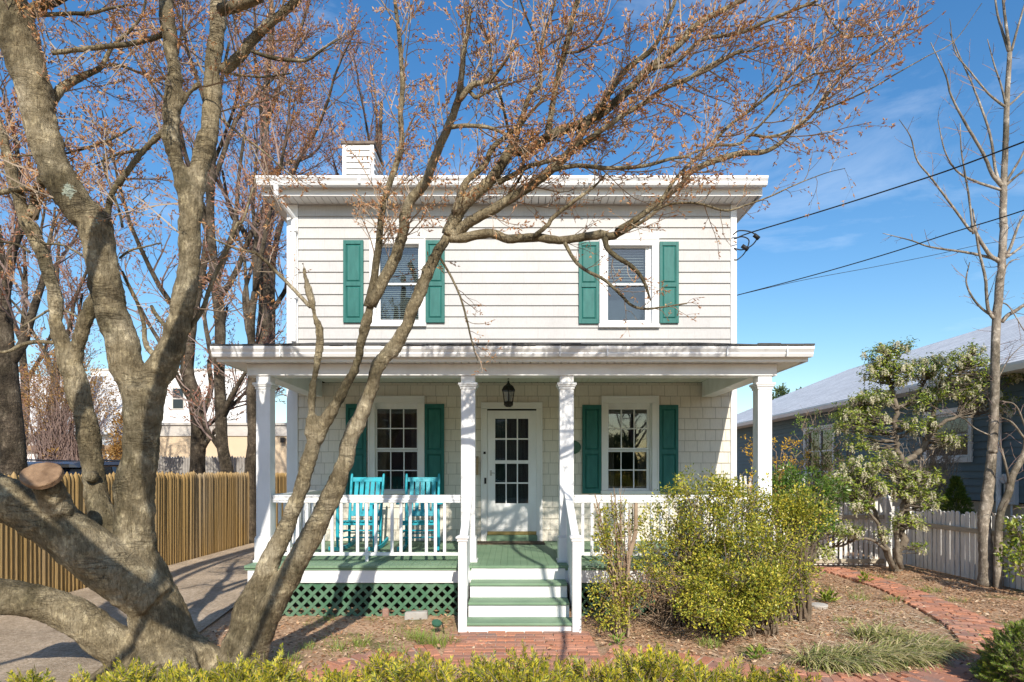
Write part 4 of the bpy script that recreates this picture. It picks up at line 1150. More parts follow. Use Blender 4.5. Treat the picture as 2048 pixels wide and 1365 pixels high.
tag(gp_.build('gate_post', M['picket'], None, .004), 'square white post carrying the picket gate, next to the flowering shrub trunk', 'post')
board_fence('picket_fence', 'short white picket fence between the gate post and the side fence', (7.12, 11.72), (7.50, 11.74), 1.12, .08, .02, M['picket'], ((.80, -1),), (), ear=True)
board_fence('backyard_fence', 'distant white picket fence seen between house corner and porch column', (5.6, 16.8), (8.2, 16.8), 1.66, .06, .07, M['picket'], ((.5, 1), (1.4, 1)), (), ear=False)

# ------------------------------------------------------------------ neighbouring buildings
nb = thing('blue_house', 'slate blue one-storey house with grey hip roof beyond the side fence', 'house', (8.9, 18, 0))
bx0, by0, by1 = 8.9, 3.5, 29.4
NW = [(12.15, 13.35, 2.05, 2.95), (17.3, 18.9, 1.75, 3.0)]
m = MB(); 
lm = lambda u, y, z: (bx0 + y, u, z)
courses(m, by0, by1, 1.22, 3.55, [(a - .1, b + .1, c - .1, d + .1) for a, b, c, d in NW], .14, lm, .021)
m.build('siding', M['blue'], nb)
m = MB()
for c in cells(by0, by1, 1.2, 3.56, NW): m.box(bx0 + .012, bx0 + .15, c[0], c[1], c[2], c[3])
m.box(bx0 + .15, 17.9, by1 - .15, by1, 0, 3.56)
m.build('wall', M['dark'], nb)
MB().box(bx0 + .03, bx0 + .2, by0, by1, -.05, 1.198).build('foundation', M['found'], nb)
for (a, b, c, d) in NW:
    fr = MB()
    for q in ((a - .1, a, c - .1, d + .1), (b, b + .1, c - .1, d + .1)): fr.box(bx0 - .045, bx0 + .01, *q)
    fr.box(bx0 - .04, bx0 + .01, a, b, d, d + .1); fr.box(bx0 - .05, bx0 + .01, a, b, c - .1, c)
    wn = fr.build('window', M['white'], nb, .004)
    s = MB(); zm = (c + d) / 2
    s.box(bx0 + .02, bx0 + .05, a, a + .05, c, d); s.box(bx0 + .02, bx0 + .05, b - .05, b, c, d); s.box(bx0 + .021, bx0 + .05, a + .05, b - .05, c, c + .05); s.box(bx0 + .021, bx0 + .05, a + .05, b - .05, d - .05, d); s.box(bx0 + .021, bx0 + .05, a + .05, b - .05, zm - .02, zm + .02)
    if b - a > 1.3: s.box(bx0 + .0215, bx0 + .05, (a + b) / 2 - .03, (a + b) / 2 + .03, c + .05, d - .05)
    s.build('sash', M['white'], wn)
    MB().box(bx0 + .055, bx0 + .06, a, b, c, d).build('pane', M['carglass'], wn)
ex, ze, rxg, rz_ = 8.4, 3.60, 13.4, 5.86
r = MB()
E = [(ex, 2, ze), (ex, 29.9, ze), (18.4, 29.9, ze), (18.4, 2, ze), (rxg, 24.9, rz_), (rxg, 2, rz_)]
Eb = [(p[0], p[1], p[2] - .04) for p in E]
r.add(E + Eb, [(0, 5, 4, 1), (1, 4, 2), (2, 4, 5, 3), (7, 10, 11, 6), (8, 10, 7), (9, 11, 10, 8), (0, 1, 7, 6), (1, 2, 8, 7), (0, 6, 11, 5), (3, 5, 11, 9)])
roof_n = r.build('roof', M['greyroof'], nb)
for y in (14.2, 21.4):
    v = MB(); xx = rxg - .75; zz = rz_ - .75 * (rz_ - ze) / 5
    v.hull8([(xx - .3, y - .35, zz - .1), (xx + .25, y - .35, zz + .12), (xx + .25, y + .35, zz + .12), (xx - .3, y + .35, zz - .1)], [(xx - .3, y - .3, zz + .06), (xx + .2, y - .3, zz + .26), (xx + .2, y + .3, zz + .26), (xx - .3, y + .3, zz + .06)])
    v.build('roof_vent', mk('galvanised_vent', (.5, .52, .55), .4), roof_n)
g = MB(); 
prof = [(ex + .02, ze - .02), (ex + .02, ze - .15), (ex - .06, ze - .15), (ex - .09, ze - .06), (ex - .09, ze - .02)]
g.prism(prof, 'y', 2, 29.9); g.build('gutter', M['alu'], nb)
s = MB(); s.box(ex + .03, bx0 + .1, 2, 29.8, ze - .14, ze - .12); s.build('soffit', M['trim'], nb)
s = MB(); s.tube([(ex, 11.35, ze - .15), (ex, 11.35, ze - .3), (bx0 - .06, 11.35, ze - .5), (bx0 - .06, 11.35, 1.0)], .045, 8); s.build('downspout', M['alu'], nb)
em = MB(); em.box(bx0 - .09, bx0 - .016, 10.95, 11.2, 1.18, 1.6); em.tube([(bx0 - .09, 11.07, 1.64), (bx0 - .2, 11.07, 1.64)], [.095, .085], 16); em.box(bx0 - .09, bx0 - .016, 11.0, 11.15, 1.6, 1.76); em.tube([(bx0 - .05, 11.07, 1.18), (bx0 - .05, 11.07, .3)], .02, 8)
em.build('electric_meter', mk('meter_grey', (.5, .52, .53), .45), nb, .004)

bb = thing('commercial_building', 'flat-roofed beige building with pale parapet behind the brown fence', 'building', (-17, 30, 0))
wh = (-16.9, -16.25, 2.1, 2.5)
m = MB()
for c in cells(-25, -8.5, -.05, 3.52, [wh]): m.box(c[0], c[1], 30.3, 30.6, c[2], c[3])
m.box(-25, -8.5, 30.604, 42, -.05, 3.52); m.build('wall', M['stucco'], bb)
m = MB(); m.box(-25.05, -8.45, 30.24, 42.05, 3.524, 4.05); m.box(-25.12, -8.38, 30.16, 42.1, 4.053, 4.16); m.build('parapet', M['parapet'], bb)
f = MB(); f.box(wh[0], wh[0] + .07, 30.26, 30.4, wh[2], wh[3]); f.box(wh[1] - .07, wh[1], 30.26, 30.4, wh[2], wh[3]); f.box(wh[0] + .07, wh[1] - .07, 30.26, 30.4, wh[3] - .07, wh[3]); f.box(wh[0] + .07, wh[1] - .07, 30.26, 30.4, wh[2], wh[2] + .07)
wn = f.build('window', M['white'], bb); MB().box(wh[0] + .07, wh[1] - .07, 30.4, 30.41, wh[2] + .07, wh[3] - .07).build('pane', M['carglass'], wn)
m = MB(); m.box(-10.0, -9.0, 32, 33, 4.164, 4.75); m.box(-9.95, -9.05, 31.98, 31.999, 4.3, 4.65); m.build('roof_unit', mk('hvac_grey', (.35, .34, .33), .6, (.25, .24, .23), 5), bb, .02)
m = MB(); m.box(-11.15, -10.95, 30.05, 30.23, 3.2, 3.45); m.build('wall_light', M['black'], bb, .01)

wb = thing('white_building', 'tall plain white building far behind the trunks', 'building', (-24, 46, 0))
m = MB(); m.box(-31, -19.6, 46, 48.6, -.05, 9.25); m.build('wall', M['whitewall'], wb)
m = MB(); m.box(-31.05, -19.55, 45.93, 48.65, 9.253, 9.4); m.build('parapet', M['parapet'], wb)
for x in (-25.0, -28.2):
    f = MB(); f.box(x, x + .9, 45.95, 45.998, 6.4, 8.0); wn = f.build('window', M['parapet'], wb); f = MB(); f.box(x + .08, x + .82, 45.94, 45.949, 6.48, 7.15); f.box(x + .08, x + .82, 45.94, 45.949, 7.25, 7.92); f.build('pane', M['carglass'], wn)

wl = thing('white_house', 'white gabled house with a brown-edged garage behind the twigs', 'house', (-20, 27, 0))
m = MB(); m.box(-27, -17.4, 27.2, 29.8, -.05, 3.7)
m.prism([(27.2, 3.7), (29.8, 3.7), (28.5, 5.9)], 'x', -26.95, -17.45); m.build('wall', M['whitewall'], wl)
m = MB()
for (ya, za, yb, zb) in ((26.9, 3.4, 28.5, 6.05), (30.1, 3.4, 28.5, 6.05)):
    m.hull8([(-27.4, ya, za), (-17.1, ya, za), (-17.1, yb, zb), (-27.4, yb, zb)], [(-27.4, ya, za + .1), (-17.1, ya, za + .1), (-17.1, yb, zb + .1), (-27.4, yb, zb + .1)])
m.build('roof', mk('pale_grey_roof', (.62, .62, .62), .85, (.5, .5, .5), 3), wl)
m = MB(); m.box(-24, -15.6, 24.2, 27.19, -.05, 2.6); m.build('garage', M['whitewall'], wl)
m = MB(); m.box(-24.2, -15.4, 24.0, 27.19, 2.604, 2.80); m.build('garage_roof', mk('brown_fascia', (.30, .20, .12), .7, (.22, .14, .08), 3), wl)
m = MB(); m.box(-20.6, -19.3, 27.16, 27.199, 2.9, 3.3); m.build('window', M['carglass'], wl)

# parked SUV behind the fence: only its roof and glass clear the pickets
cr_ = thing('parked_car', 'dark blue car whose roof and windows show above the brown fence', 'car', (-8.25, 11.5, 0))
cx0, cx1 = -9.15, -7.35
m = MB()
def loft(mb, secs):
    """closed cross-sections (same count) along y"""
    k = len(secs[0]); vs = [p for s_ in secs for p in s_]; n = len(secs)
    mb.add(vs, [tuple(range(k))[::-1], tuple((n - 1) * k + j for j in range(k))] + [(i * k + j, i * k + (j + 1) % k, (i + 1) * k + (j + 1) % k, (i + 1) * k + j) for i in range(n - 1) for j in range(k)])
def sec(y, hw, zb, zt, r=.12):
    c = (cx0 + cx1) / 2
    return [(c - hw + .05, y, zb), (c + hw - .05, y, zb), (c + hw, y, zb + .2), (c + hw, y, zt - .2), (c + hw - r, y, zt), (c - hw + r, y, zt), (c - hw, y, zt - .2), (c - hw, y, zb + .2)]
loft(m, [sec(9.2, .78, .45, .95), sec(9.35, .88, .3, 1.1), sec(10.4, .92, .3, 1.22), sec(12.9, .92, .3, 1.24), sec(13.75, .90, .32, 1.2), sec(13.9, .82, .45, 1.05)])
m.build('body', M['carpaint'], cr_, .02)
c = (cx0 + cx1) / 2
def gs(y, hb, ht, zb, zt): return [(c - hb, y, zb), (c + hb, y, zb), (c + ht, y, zt), (c - ht, y, zt)]
m = MB(); loft(m, [gs(10.35, .84, .84, 1.2, 1.22), gs(11.0, .86, .72, 1.2, 1.86), gs(13.2, .86, .72, 1.2, 1.86), gs(13.75, .84, .80, 1.2, 1.3)]); m.build('windows', M['carglass'], cr_, .02)
m = MB(); loft(m, [[(c - .71, y, z), (c + .71, y, z), (c + .60, y, z + .07), (c - .60, y, z + .07)] for y, z in ((10.9, 1.83), (11.1, 1.875), (12.4, 1.90), (13.2, 1.87), (13.35, 1.82))])
for sx in (-1, 1):
    for (y0, y1) in ((11.75, 11.85), (12.6, 12.7)): m.hull8([(c + sx * .868 - .01, y0, 1.22), (c + sx * .868 + .01, y0, 1.22), (c + sx * .868 + .01, y1, 1.22), (c + sx * .868 - .01, y1, 1.22)], [(c + sx * .73 - .01, y0, 1.86), (c + sx * .73 + .01, y0, 1.86), (c + sx * .73 + .01, y1, 1.86), (c + sx * .73 - .01, y1, 1.86)])
    m.box(c + sx * .58 - .02, c + sx * .58 + .02, 11.3, 13.0, 1.965, 1.995)
m.build('roof', M['carpaint'], cr_, .015)
for sx in (-1, 1):
    for y in (10.1, 12.95):
        m = MB(); x_ = c + sx * .82; m.tube([(x_ - .1, y, .34), (x_ - .08, y, .34), (x_ + .08, y, .34), (x_ + .1, y, .34)], [.30, .34, .34, .30], 20); wl_ = m.build('wheel', M['rubber'], cr_)

# ------------------------------------------------------------------ overhead wires
def wire(name, label, pts, r, sub=12):
    return tag(MB().tube(catmull([tuple(p) for p in pts], sub), r, 6).build(name, M['cable'], None, smooth=True), label, 'wire')
wire('service_cable', 'thick black service cable rising to the upper frame edge from the eave corner', [at(1470, 478, 10.2), at(1500, 466, 10.1), at(1600, 436, 9.6), at(1700, 405, 9.1), at(1800, 373, 8.6), at(1900, 340, 8.1), at(2048, 284, 7.3), at(2300, 185, 6.0)], .010)
wire('utility_wire', 'lower black wire from the house side crossing the bare tree below the first fork', [at(1470, 592, 10.4), at(1600, 558, 9.7), at(1700, 530, 9.2), at(1800, 500, 8.7), at(1900, 467, 8.2), at(2048, 421, 7.4), at(2300, 330, 6.1)], .0075)
wire('utility_wire', 'thinnest faint wire just below the lower black wire', [at(1470, 592, 10.5), at(1600, 562, 10.4), at(1750, 534, 10.2), at(1870, 510, 10.0), at(1950, 492, 9.9), at(2048, 474, 9.8), at(2300, 420, 9.5)], .0042)
lp = MB(); random.seed(5)
lp.tube(catmull([tuple(at(*p)) for p in ((1466, 470, 10.25), (1478, 462, 10.2), (1500, 464, 10.15), (1514, 474, 10.15), (1505, 490, 10.2), (1485, 500, 10.25), (1468, 497, 10.3))], 8), .011, 6)
lp.tube(catmull([tuple(at(*p)) for p in ((1468, 478, 10.3), (1485, 474, 10.3), (1498, 482, 10.3), (1490, 505, 10.3), (1476, 519, 10.3), (1468, 520, 10.3))], 8), .010, 6)
lp.tube([at(1508, 470, 10.15), at(1518, 478, 10.15)], .035, 8); lp.tube([at(1484, 492, 10.22), at(1496, 500, 10.22)], .035, 8)
tag(lp.build('cable_loop', M['cable'], None, smooth=True), 'looped black cables with connectors at the house corner under the eave', 'cable')
# ------------------------------------------------------------------ limbs read off the photograph, each at its own depth
CROP = {'1': (0, 0), '2': (0, 450), '3': (0, 898), '4': (674, 0), '5': (674, 450), '6': (674, 898), '7': (1348, 0), '8': (1348, 450), '9': (1348, 898)}
SC = 700 / 2046


def parse(txt):
    """lines 'KIND Y0 Y1 : c4 x,y,w x,y ...' -> dict(kind, pts (n,4): X,Y,Z,radius)"""
    out = []
    for ln in txt.strip().splitlines():
        ln = ln.split('#')[0].strip()
        if not ln: continue
        head, body = ln.split(':')
        kind, y0, y1 = head.split()
        cur = None; P = []
        for tok in body.split():
            if tok[0] == 'c': cur = CROP[tok[1]]; continue
            q = [float(v) for v in tok.split(',')]
            P.append([cur[0] + q[0] * SC, cur[1] + q[1] * SC, q[2] * SC if len(q) > 2 else np.nan])
        P = np.array(P)
        ok = ~np.isnan(P[:, 2]); ix = np.arange(len(P))
        P[:, 2] = np.interp(ix, ix[ok], P[ok, 2])
        d = np.concatenate([[0], np.cumsum(np.hypot(*np.diff(P[:, :2], axis=0).T))]); t = d / d[-1]
        Y = float(y0) + (float(y1) - float(y0)) * t
        pts = np.stack([(P[:, 0] - CX) / F * Y, Y, HC - (P[:, 1] - CY) / F * Y, P[:, 2] / 2 * Y / F], -1)
        out.append((kind, pts))
    return out


MAPLE = """
T 5.35 5.30 : c3 1050,1420,470 1010,1280,410 960,1120,370 900,940,330 840,760,300 800,610,265 785,420,245 785,220,255 c2 825,1365,232 830,1180,236 840,1040,255 845,960,290
T 5.30 5.10 : c2 820,980,220 740,830,215 715,700,205 670,560,205 625,400,205 595,220,205 575,80,205 545,-20,215 c1 470,1230,220 395,1100,218 330,1000,210 262,800,205 212,600,210 172,400,215 118,200,215 60,0,215 10,-180,210
T 5.12 5.05 : c1 120,450,130 60,300,120 10,100,110 -40,-80,105
T 5.30 5.35 : c2 850,990,215 930,860,190 1005,720,172 1040,590,164 1085,410,160 1108,210,142 1114,0,145 c1 1118,1210,155 1112,1110,155
T 5.34 5.20 : c1 1100,1150,140 1050,1010,115 1005,850,108 1000,700,108 1012,560,110 1022,430,105 1000,300,100 980,150,104 968,0,104 960,-170,100
T 5.36 5.60 : c1 1130,1170,125 1160,1010,122 1195,880,130 1226,780,122 1236,650,116 1242,500,116 1252,350,116 1268,200,118 1280,50,118 1290,-120,110
T 5.25 4.75 : c3 900,900,290 720,760,330 560,640,340 400,500,335 200,370,310 0,285,300 -260,170,280
T 5.0 4.72 : c3 380,420,200 320,310,200 262,190,190
T 5.35 5.0 : c3 900,1270,240 650,1130,265 470,1000,255 300,920,235 150,880,235 0,865,262 -240,850,260
T 5.35 5.65 : c3 780,640,190 650,500,185 585,360,165 553,210,150 530,60,148 c2 525,1290,146 505,1150,140 462,1000,142 420,860,150 390,760,140
T 5.62 5.75 : c2 400,800,130 360,680,112 330,580,106 322,420,104 280,260,100 222,110,96 168,0,96 c1 150,1290,95 108,1160,90 70,1010,84 32,860,70 5,740,62 -40,600,55
T 5.64 5.95 : c2 420,820,110 455,700,98 478,620,96 520,510,96 545,440,88 600,330,76 640,220,70 c1 625,1330,68 655,1130,65 720,1030,62 800,930,60 860,860,58 945,775,52 1040,640,48 1110,540,46 1175,485,40
T 5.35 5.55 : c3 1400,1440,300 1380,1330,270 1390,1200,230 1420,1040,185 1450,900,165 1530,760,146 1600,620,138 1680,440,126 1750,260,116 1800,90,110 1840,-60,108
T 5.35 5.55 : c3 1420,1420,250 1450,1300,230 1490,1150,200 1560,980,190 1650,810,172 1750,640,158 1850,460,146 1930,290,136 2020,70,130 c5 60,1290,122 130,1140,116 200,960,110 235,830,106 325,725,106 400,600,100 445,480,95 500,350,90 560,210,86 610,120,82 655,55,84
T 5.5 5.42 : c3 1120,1390,200 1160,1230,150 1100,1060,110 1010,850,90 930,650,70
T 5.4 5.35 : c3 1000,1420,300 1180,1360,260 1330,1400,300
T 5.55 5.75 : c2 1850,1270,104 1910,1130,104 1990,1000,100 c5 60,930,90 115,820,78 150,650,76 190,500,76 225,420,64
B 5.75 6.3 : c5 185,480,60 215,330,46 240,150,41 255,0,38 c4 258,1280,38 282,1150,36 332,1000,35 378,850,33 370,680,30 382,500,28 368,250,25 350,100,23 335,-30,20
B 5.75 6.6 : c5 195,470,70 270,330,66 332,210,65 372,100,61 395,0,60 c4 390,1290,62 425,1180,58 520,1060,55 580,900,50 650,740,46 710,580,42 727,450,36 742,300,30 765,180,24 780,40,18
B 6.45 6.9 : c4 715,585,36 770,520,35 800,495,32 870,480,24 912,450,22 970,380,18 1050,260,12
B 6.45 6.7 : c4 775,535,22 810,570,24 850,552,20 930,510,16 1010,460,10
B 6.4 6.5 : c4 665,745,26 760,735,24 880,745,22 950,770,18 1010,795,12
T 5.6 5.7 : c2 1815,1230,90 1825,1080,72 1830,950,64 1862,750,60 1866,620,58 1832,500,55 1792,330,50 1770,215,44
T 5.66 5.7 : c2 1830,500,34 1812,430,34 1810,385,34
B 5.68 5.2 : c2 1815,480,24 1700,360,22 1600,260,20 1500,170,18 1380,140,14 1200,60,8
B 5.55 6.9 : c5 660,75,60 750,75,56 900,50,52 1000,82,50 1150,75,50 1300,90,46 1420,75,46 1540,58,52 1610,68,42 1700,20,37 1760,-20,36 c4 1640,1350,36 1760,1275,36 1880,1180,35 2046,1055,35 c7 60,1030,35 200,955,35 380,900,34 520,890,28 620,840,24 700,760,20 800,680,16 870,580,14 1000,430,10
B 6.0 6.3 : c5 1330,105,24 1390,210,21 1460,270,20 1560,320,19 1650,400,18 1720,470,16 1800,492,14 1900,482,11 2046,460,7
B 6.1 6.5 : c5 1565,80,38 1582,140,32 1640,190,29 1720,240,26 1782,310,22 1812,380,16 1832,440,9
B 5.6 5.5 : c5 600,190,16 660,290,14 720,420,13 760,560,12 785,670,10 822,795,6
B 5.9 6.3 : c5 1150,70,28 1235,0,26 c4 1260,1275,26 1390,1175,22 1500,1095,15 1590,1000,8
B 5.55 6.0 : c5 650,60,78 c4 690,1280,76 740,1200,75 800,1140,72 890,1065,63 960,965,62 1025,865,62
B 6.0 7.2 : c4 1020,880,58 1100,882,54 1220,812,56 1300,768,56 1440,720,52 1580,640,48 1700,532,46 1830,400,43 1950,302,41 2046,216,39 c7 80,190,37 190,110,35 330,40,32 450,-30,28
B 6.0 6.5 : c4 1035,855,34 1075,720,31 1130,550,29 1185,500,22 1190,340,18 1215,200,16 1280,0,13
B 6.3 6.1 : c4 1228,805,40 1260,620,35 1290,450,34 1332,300,34 1370,130,32 1405,0,30 1425,-120,28
B 6.0 6.4 : c4 1020,850,18 970,620,17 930,480,18 895,380,15 890,250,12 820,130,8
B 6.25 6.5 : c4 1190,330,14 1150,200,13 1100,80,12 1065,-20,10
B 6.25 6.6 : c4 1335,310,16 1420,300,15 1500,250,13 1560,160,9
B 5.55 7.2 : c5 680,70,66 c4 745,1322,62 800,1285,60 920,1220,57 1050,1140,54 1170,1060,53 1300,950,51 1390,850,47 1450,750,42 1520,660,37 1620,500,34 1700,400,31 1820,310,28 1880,230,24 1960,50,20 1990,-40,18
B 6.6 7.1 : c4 1390,870,36 1550,760,31 1680,670,28 1800,600,26 1920,515,24 2046,470,22 c7 130,430,20 280,345,17 400,290,13
B 6.9 7.4 : c4 1830,400,24 c7 0,372,24 120,265,22 190,222,22 380,195,22 560,115,20 700,60,18 840,5,14
B 6.9 7.3 : c7 0,485,20 180,420,18 350,320,15 430,300,12 560,240,8
B 6.2 7.2 : c4 1660,1365,22 1850,1250,22 c7 0,1058,22 210,850,20 330,730,18 480,620,17 600,520,16 700,420,15 800,310,13 950,180,11 1070,40,8
B 6.6 7.2 : c7 225,850,18 380,842,18 450,790,18 560,802,17 700,750,16 850,620,14 960,470,13 1060,380,12 1200,290,11 1350,160,9 1510,50,6
B 6.8 7.3 : c7 440,800,14 590,640,13 700,520,12 800,440,11 900,422,9 1010,380,6
B 6.9 7.3 : c7 830,660,12 1000,590,11 1150,520,9 1320,420,8 1480,330,6 1640,240,5 1800,20,3
B 6.9 7.3 : c7 720,40,14 860,35,12 920,130,11 1010,210,10 1150,205,9 1280,150,6
B 5.7 6.2 : c4 690,1250,52 722,1150,46 760,1060,39 862,970,35 900,880,33 960,820,29 1060,742,26 1150,640,20 1230,560,12
B 5.9 6.4 : c4 940,1070,34 1040,1020,31 1130,970,28 1280,930,24 1400,870,20 1540,800,14
B 6.3 6.8 : c4 1240,1000,28 1400,970,26 1600,985,24 1800,970,21 1950,930,18 2046,915,16 c7 100,900,12 240,850,8
B 5.7 6.0 : c4 960,1190,18 1030,1100,17 1088,1000,17 1090,920,15 1150,880,10
B 6.5 6.9 : c4 1850,1230,14 c7 0,1190,14 150,1192,14 300,1232,13 420,1200,11 560,1150,10 700,1085,8 880,1015,5 1000,985,3
B 5.25 5.1 : c1 1290,60,66 1400,30,64 1520,-20,60
B 5.6 5.9 : c1 1300,420,64 1400,335,62 1470,240,58 1560,150,54 1650,80,50 1750,-10,46
B 5.8 6.2 : c1 1470,300,20 1600,340,24 1700,352,22 1800,350,18 1900,280,12 2000,220,8
B 5.25 5.0 : c1 960,200,32 880,228,30 750,258,29 600,275,29 450,292,28 300,312,26
B 5.2 4.9 : c1 180,90,26 300,85,24 420,80,22 540,76,20 640,50,16 760,30,10
B 5.3 5.7 : c1 280,640,48 340,540,52 400,490,48 500,440,36 590,390,28 660,270,22 760,180,18 830,90,15 855,-20,12
B 5.4 5.6 : c1 600,385,20 700,385,18 800,420,15 900,465,12 960,500,8
B 5.7 5.9 : c1 -20,1130,34 100,1110,32 210,1105,30
B 5.70 5.4 : c1 190,1270,60 215,1150,58 250,1040,52
B 5.2 5.0 : c1 150,110,60 220,40,60 330,0,56 420,-60,50
B 5.35 5.6 : c2 905,765,34 850,695,30 840,580,24 800,450,20 745,335,15 715,270,10
B 5.4 5.5 : c2 970,600,24 910,520,22 885,475,20
B 5.4 5.6 : c2 1095,620,30 1180,500,27 1240,335,24 1320,160,22 1385,0,18 c1 1420,1290,14 1480,1100,10
B 5.9 5.7 : c1 715,1330,16 700,1250,15 660,1130,13 605,985,11 610,900,8
B 5.5 5.6 : c1 1290,690,14 1400,785,13 1520,870,12 1640,975,9 1740,1060,5
B 5.6 5.8 : c2 700,195,14 760,150,13 840,130,11 940,105,7
B 5.6 5.3 : c2 330,690,22 200,685,24 110,710,22 50,740,18 -40,745,14
B 5.7 5.5 : c2 175,160,16 120,125,15 60,105,14 -40,95,12
B 5.6 5.4 : c2 480,560,10 400,510,14 300,495,14 220,540,12 120,600,8
B 5.6 5.8 : c2 480,180,14 370,120,13 250,110,12
B 5.6 5.5 : c1 1290,420,14 1400,440,13 1540,450,12 1700,430,9
B 5.2 5.4 : c1 960,240,14 1080,230,12
B 5.5 5.6 : c1 870,870,18 700,900,14 560,960,10
B 5.5 5.7 : c1 780,740,10 680,800,14 580,840,14 400,895,12 180,910,10 0,910,8
"""
limbs = parse(MAPLE)
for kind_, p_ in limbs:         # the crown leans out over the front garden, nearer the eye than the stems' feet
    Yn = np.where(p_[:, 1] > 5.5, 5.5 - (p_[:, 1] - 5.5) * .42, p_[:, 1]); k_ = Yn / p_[:, 1]
    p_[:, 0] *= k_; p_[:, 2] = HC + (p_[:, 2] - HC) * k_; p_[:, 3] *= k_; p_[:, 1] = Yn
maple = thing('maple_tree', 'huge multi-stemmed maple with smooth grey-brown bark and reddish budding twigs in front of the house', 'tree', (-2.9, 5.3, 0))
mb = MB()
for kind, p in limbs:
    if kind == 'T':
        q = catmull(p, 5)
        mb.tube([Vector(v[:3]) for v in q], [max(.004, v[3] * .90 - .008) for v in q], 14)
# root flare
for ang in (200, 255, 310, 20, 150):
    a = math.radians(ang); b = Vector((-2.92, 5.34, .12))
    mb.tube([b + Vector((0, 0, .12)), b + Vector((math.cos(a) * .35, math.sin(a) * .28, -.02)), b + Vector((math.cos(a) * .75, math.sin(a) * .55, -.22))], [.22, .13, .05], 10)
spots = []
for (cx_, cy_, cr_, Y_, rad) in ((390, 1095, '1', 5.03, .10), (565, 1270, '1', 5.06, .09), (1120, 240, '2', 5.2, .08), (720, 760, '3', 4.93, .05), (1232, 370, '1', 5.35, .05), (250, 850, '1', 5.0, .07)):
    o_ = CROP[cr_]; v__ = at(o_[0] + cx_ * SC, o_[1] + cy_ * SC, Y_) - Vector((-2.9, 5.3, 0)); spots.append((*v__, rad))
M['bark'] = mk_bark('maple_bark_lichen', (.13, .100, .055), (.29, .235, .145), (.50, .425, .295), None, 1.0, 1.0, (11, 11, 2.2), spots)
tr = mb.build('trunk', M['bark'], maple, smooth=True)
md = tr.modifiers.new('merge', 'REMESH'); md.mode = 'VOXEL'; md.voxel_size = .016; md.use_smooth_shade = True
md = tr.modifiers.new('soften', 'SMOOTH'); md.factor = .6; md.iterations = 9
for nm, sz, stg in (('swell', .30, .045), ('knots', .10, .030), ('grain', .035, .012)):
    tx = D.textures.new(nm, 'CLOUDS'); tx.noise_scale = sz; tx.noise_depth = 3
    md = tr.modifiers.new(nm, 'DISPLACE'); md.texture = tx; md.strength = stg; md.mid_level = .5; md.texture_coords = 'LOCAL'
def at3(cx_, cy_, Y, cr): o_ = CROP[cr]; return at(o_[0] + cx_ * SC, o_[1] + cy_ * SC, Y)
# sawn stub and knots
st_c = at3(252, 168, 4.705, '3')
fc = MB(); nrm_v = Vector((.16, -.72, .62)).normalized(); u = nrm_v.cross(Vector((0, 0, 1))).normalized(); v_ = u.cross(nrm_v)
rr = np.random.default_rng(2)
def disc(mb, c, n_, u, v_, ru, rv, th, k=28):
    r1 = []; r2 = []; 
    for i in range(k):
        a = 2 * math.pi * i / k; w_ = 1 + .035 * math.sin(3 * a + 1) + rr.normal() * .012
        o_ = u * math.cos(a) * ru * w_ + v_ * math.sin(a) * rv * w_
        r1.append(c + o_ - n_ * th); r2.append(c + o_ * .97 + n_ * .012)
    mb.add(r1 + r2, [tuple(range(k))[::-1], tuple(range(k, 2 * k))] + [(i, (i + 1) % k, k + (i + 1) % k, k + i) for i in range(k)])
disc(fc, st_c + nrm_v * .035, nrm_v, u, v_, .142, .120, .035)
tag(fc.build('cut_stub', M['cut'], maple, .006), 'freshly sawn pale round stub')
for (cx_, cy_, Y, rad) in ((522, 165, 5.37, .03),):
    c = at3(cx_, cy_, Y - .02, '3'); k_ = MB()
    k_.tube([c + Vector((.0, .05, 0)), c, c + Vector((0, -.03, 0))], [.055, .045, .03], 12); k_.tube([c + Vector((0, -.02, 0)), c + Vector((0, -.032, 0))], [.018, .016], 10)
    k_.build('knot', M['bark'], maple, smooth=True)
SHADE_LIMBS = [
    [(-4.35, 4.9, 7.2, .16), (-4.7, 3.2, 5.7, .15), (-4.3, 1.7, 4.45, .14), (-3.5, 1.4, 3.85, .13), (-2.7, 1.3, 3.42, .10), (-2.0, 1.1, 3.25, .05)],  # unseen limbs added overhead, out of the frame, to shade the stems
    [(-2.7, 5.2, 6.6, .07), (-3.0, 3.8, 5.5, .06), (-3.3, 2.4, 4.4, .055), (-3.7, 1.2, 3.6, .045), (-4.2, .2, 3.3, .03)],
    [(-2.5, 5.4, 6.9, .06), (-2.2, 3.6, 5.4, .05), (-2.6, 2.2, 4.2, .045), (-2.4, 1.2, 3.4, .04), (-3.0, .4, 3.0, .03)],
    [(-4.3, 4.6, 7.2, .07), (-4.4, 3.0, 5.2, .06), (-3.7, 2.0, 4.1, .05), (-2.9, 1.6, 3.5, .04), (-2.0, 1.3, 3.2, .03)],
    [(.2, 4.9, 6.6, .05), (-.6, 3.4, 5.0, .045), (-1.2, 2.0, 3.9, .04), (-1.6, .8, 3.2, .03)],
    [(1.2, 4.9, 6.4, .04), (.9, 3.2, 4.8, .035), (1.3, 1.8, 3.7, .03), (1.0, .6, 3.1, .02)],
]
limbs += [('O', np.array(p_)) for p_ in SHADE_LIMBS]
limb_mb = MB(); src = []
for kind, p in limbs:
    if kind == 'T': continue
    q = catmull(p, 5)
    jit = RNG.normal(size=(len(q), 3)) * q[:, 3:4] * .05; jit[0] = 0
    q[:, :3] += jit
    n = 10 if q[0, 3] > .04 else (7 if q[0, 3] > .015 else 5)
    limb_mb.tube([Vector(v[:3]) for v in q], [max(.0025, v[3]) * (1 + .03 * math.sin(i * 1.7)) for i, v in enumerate(q)], n)
    if kind == 'B': src.append(q)
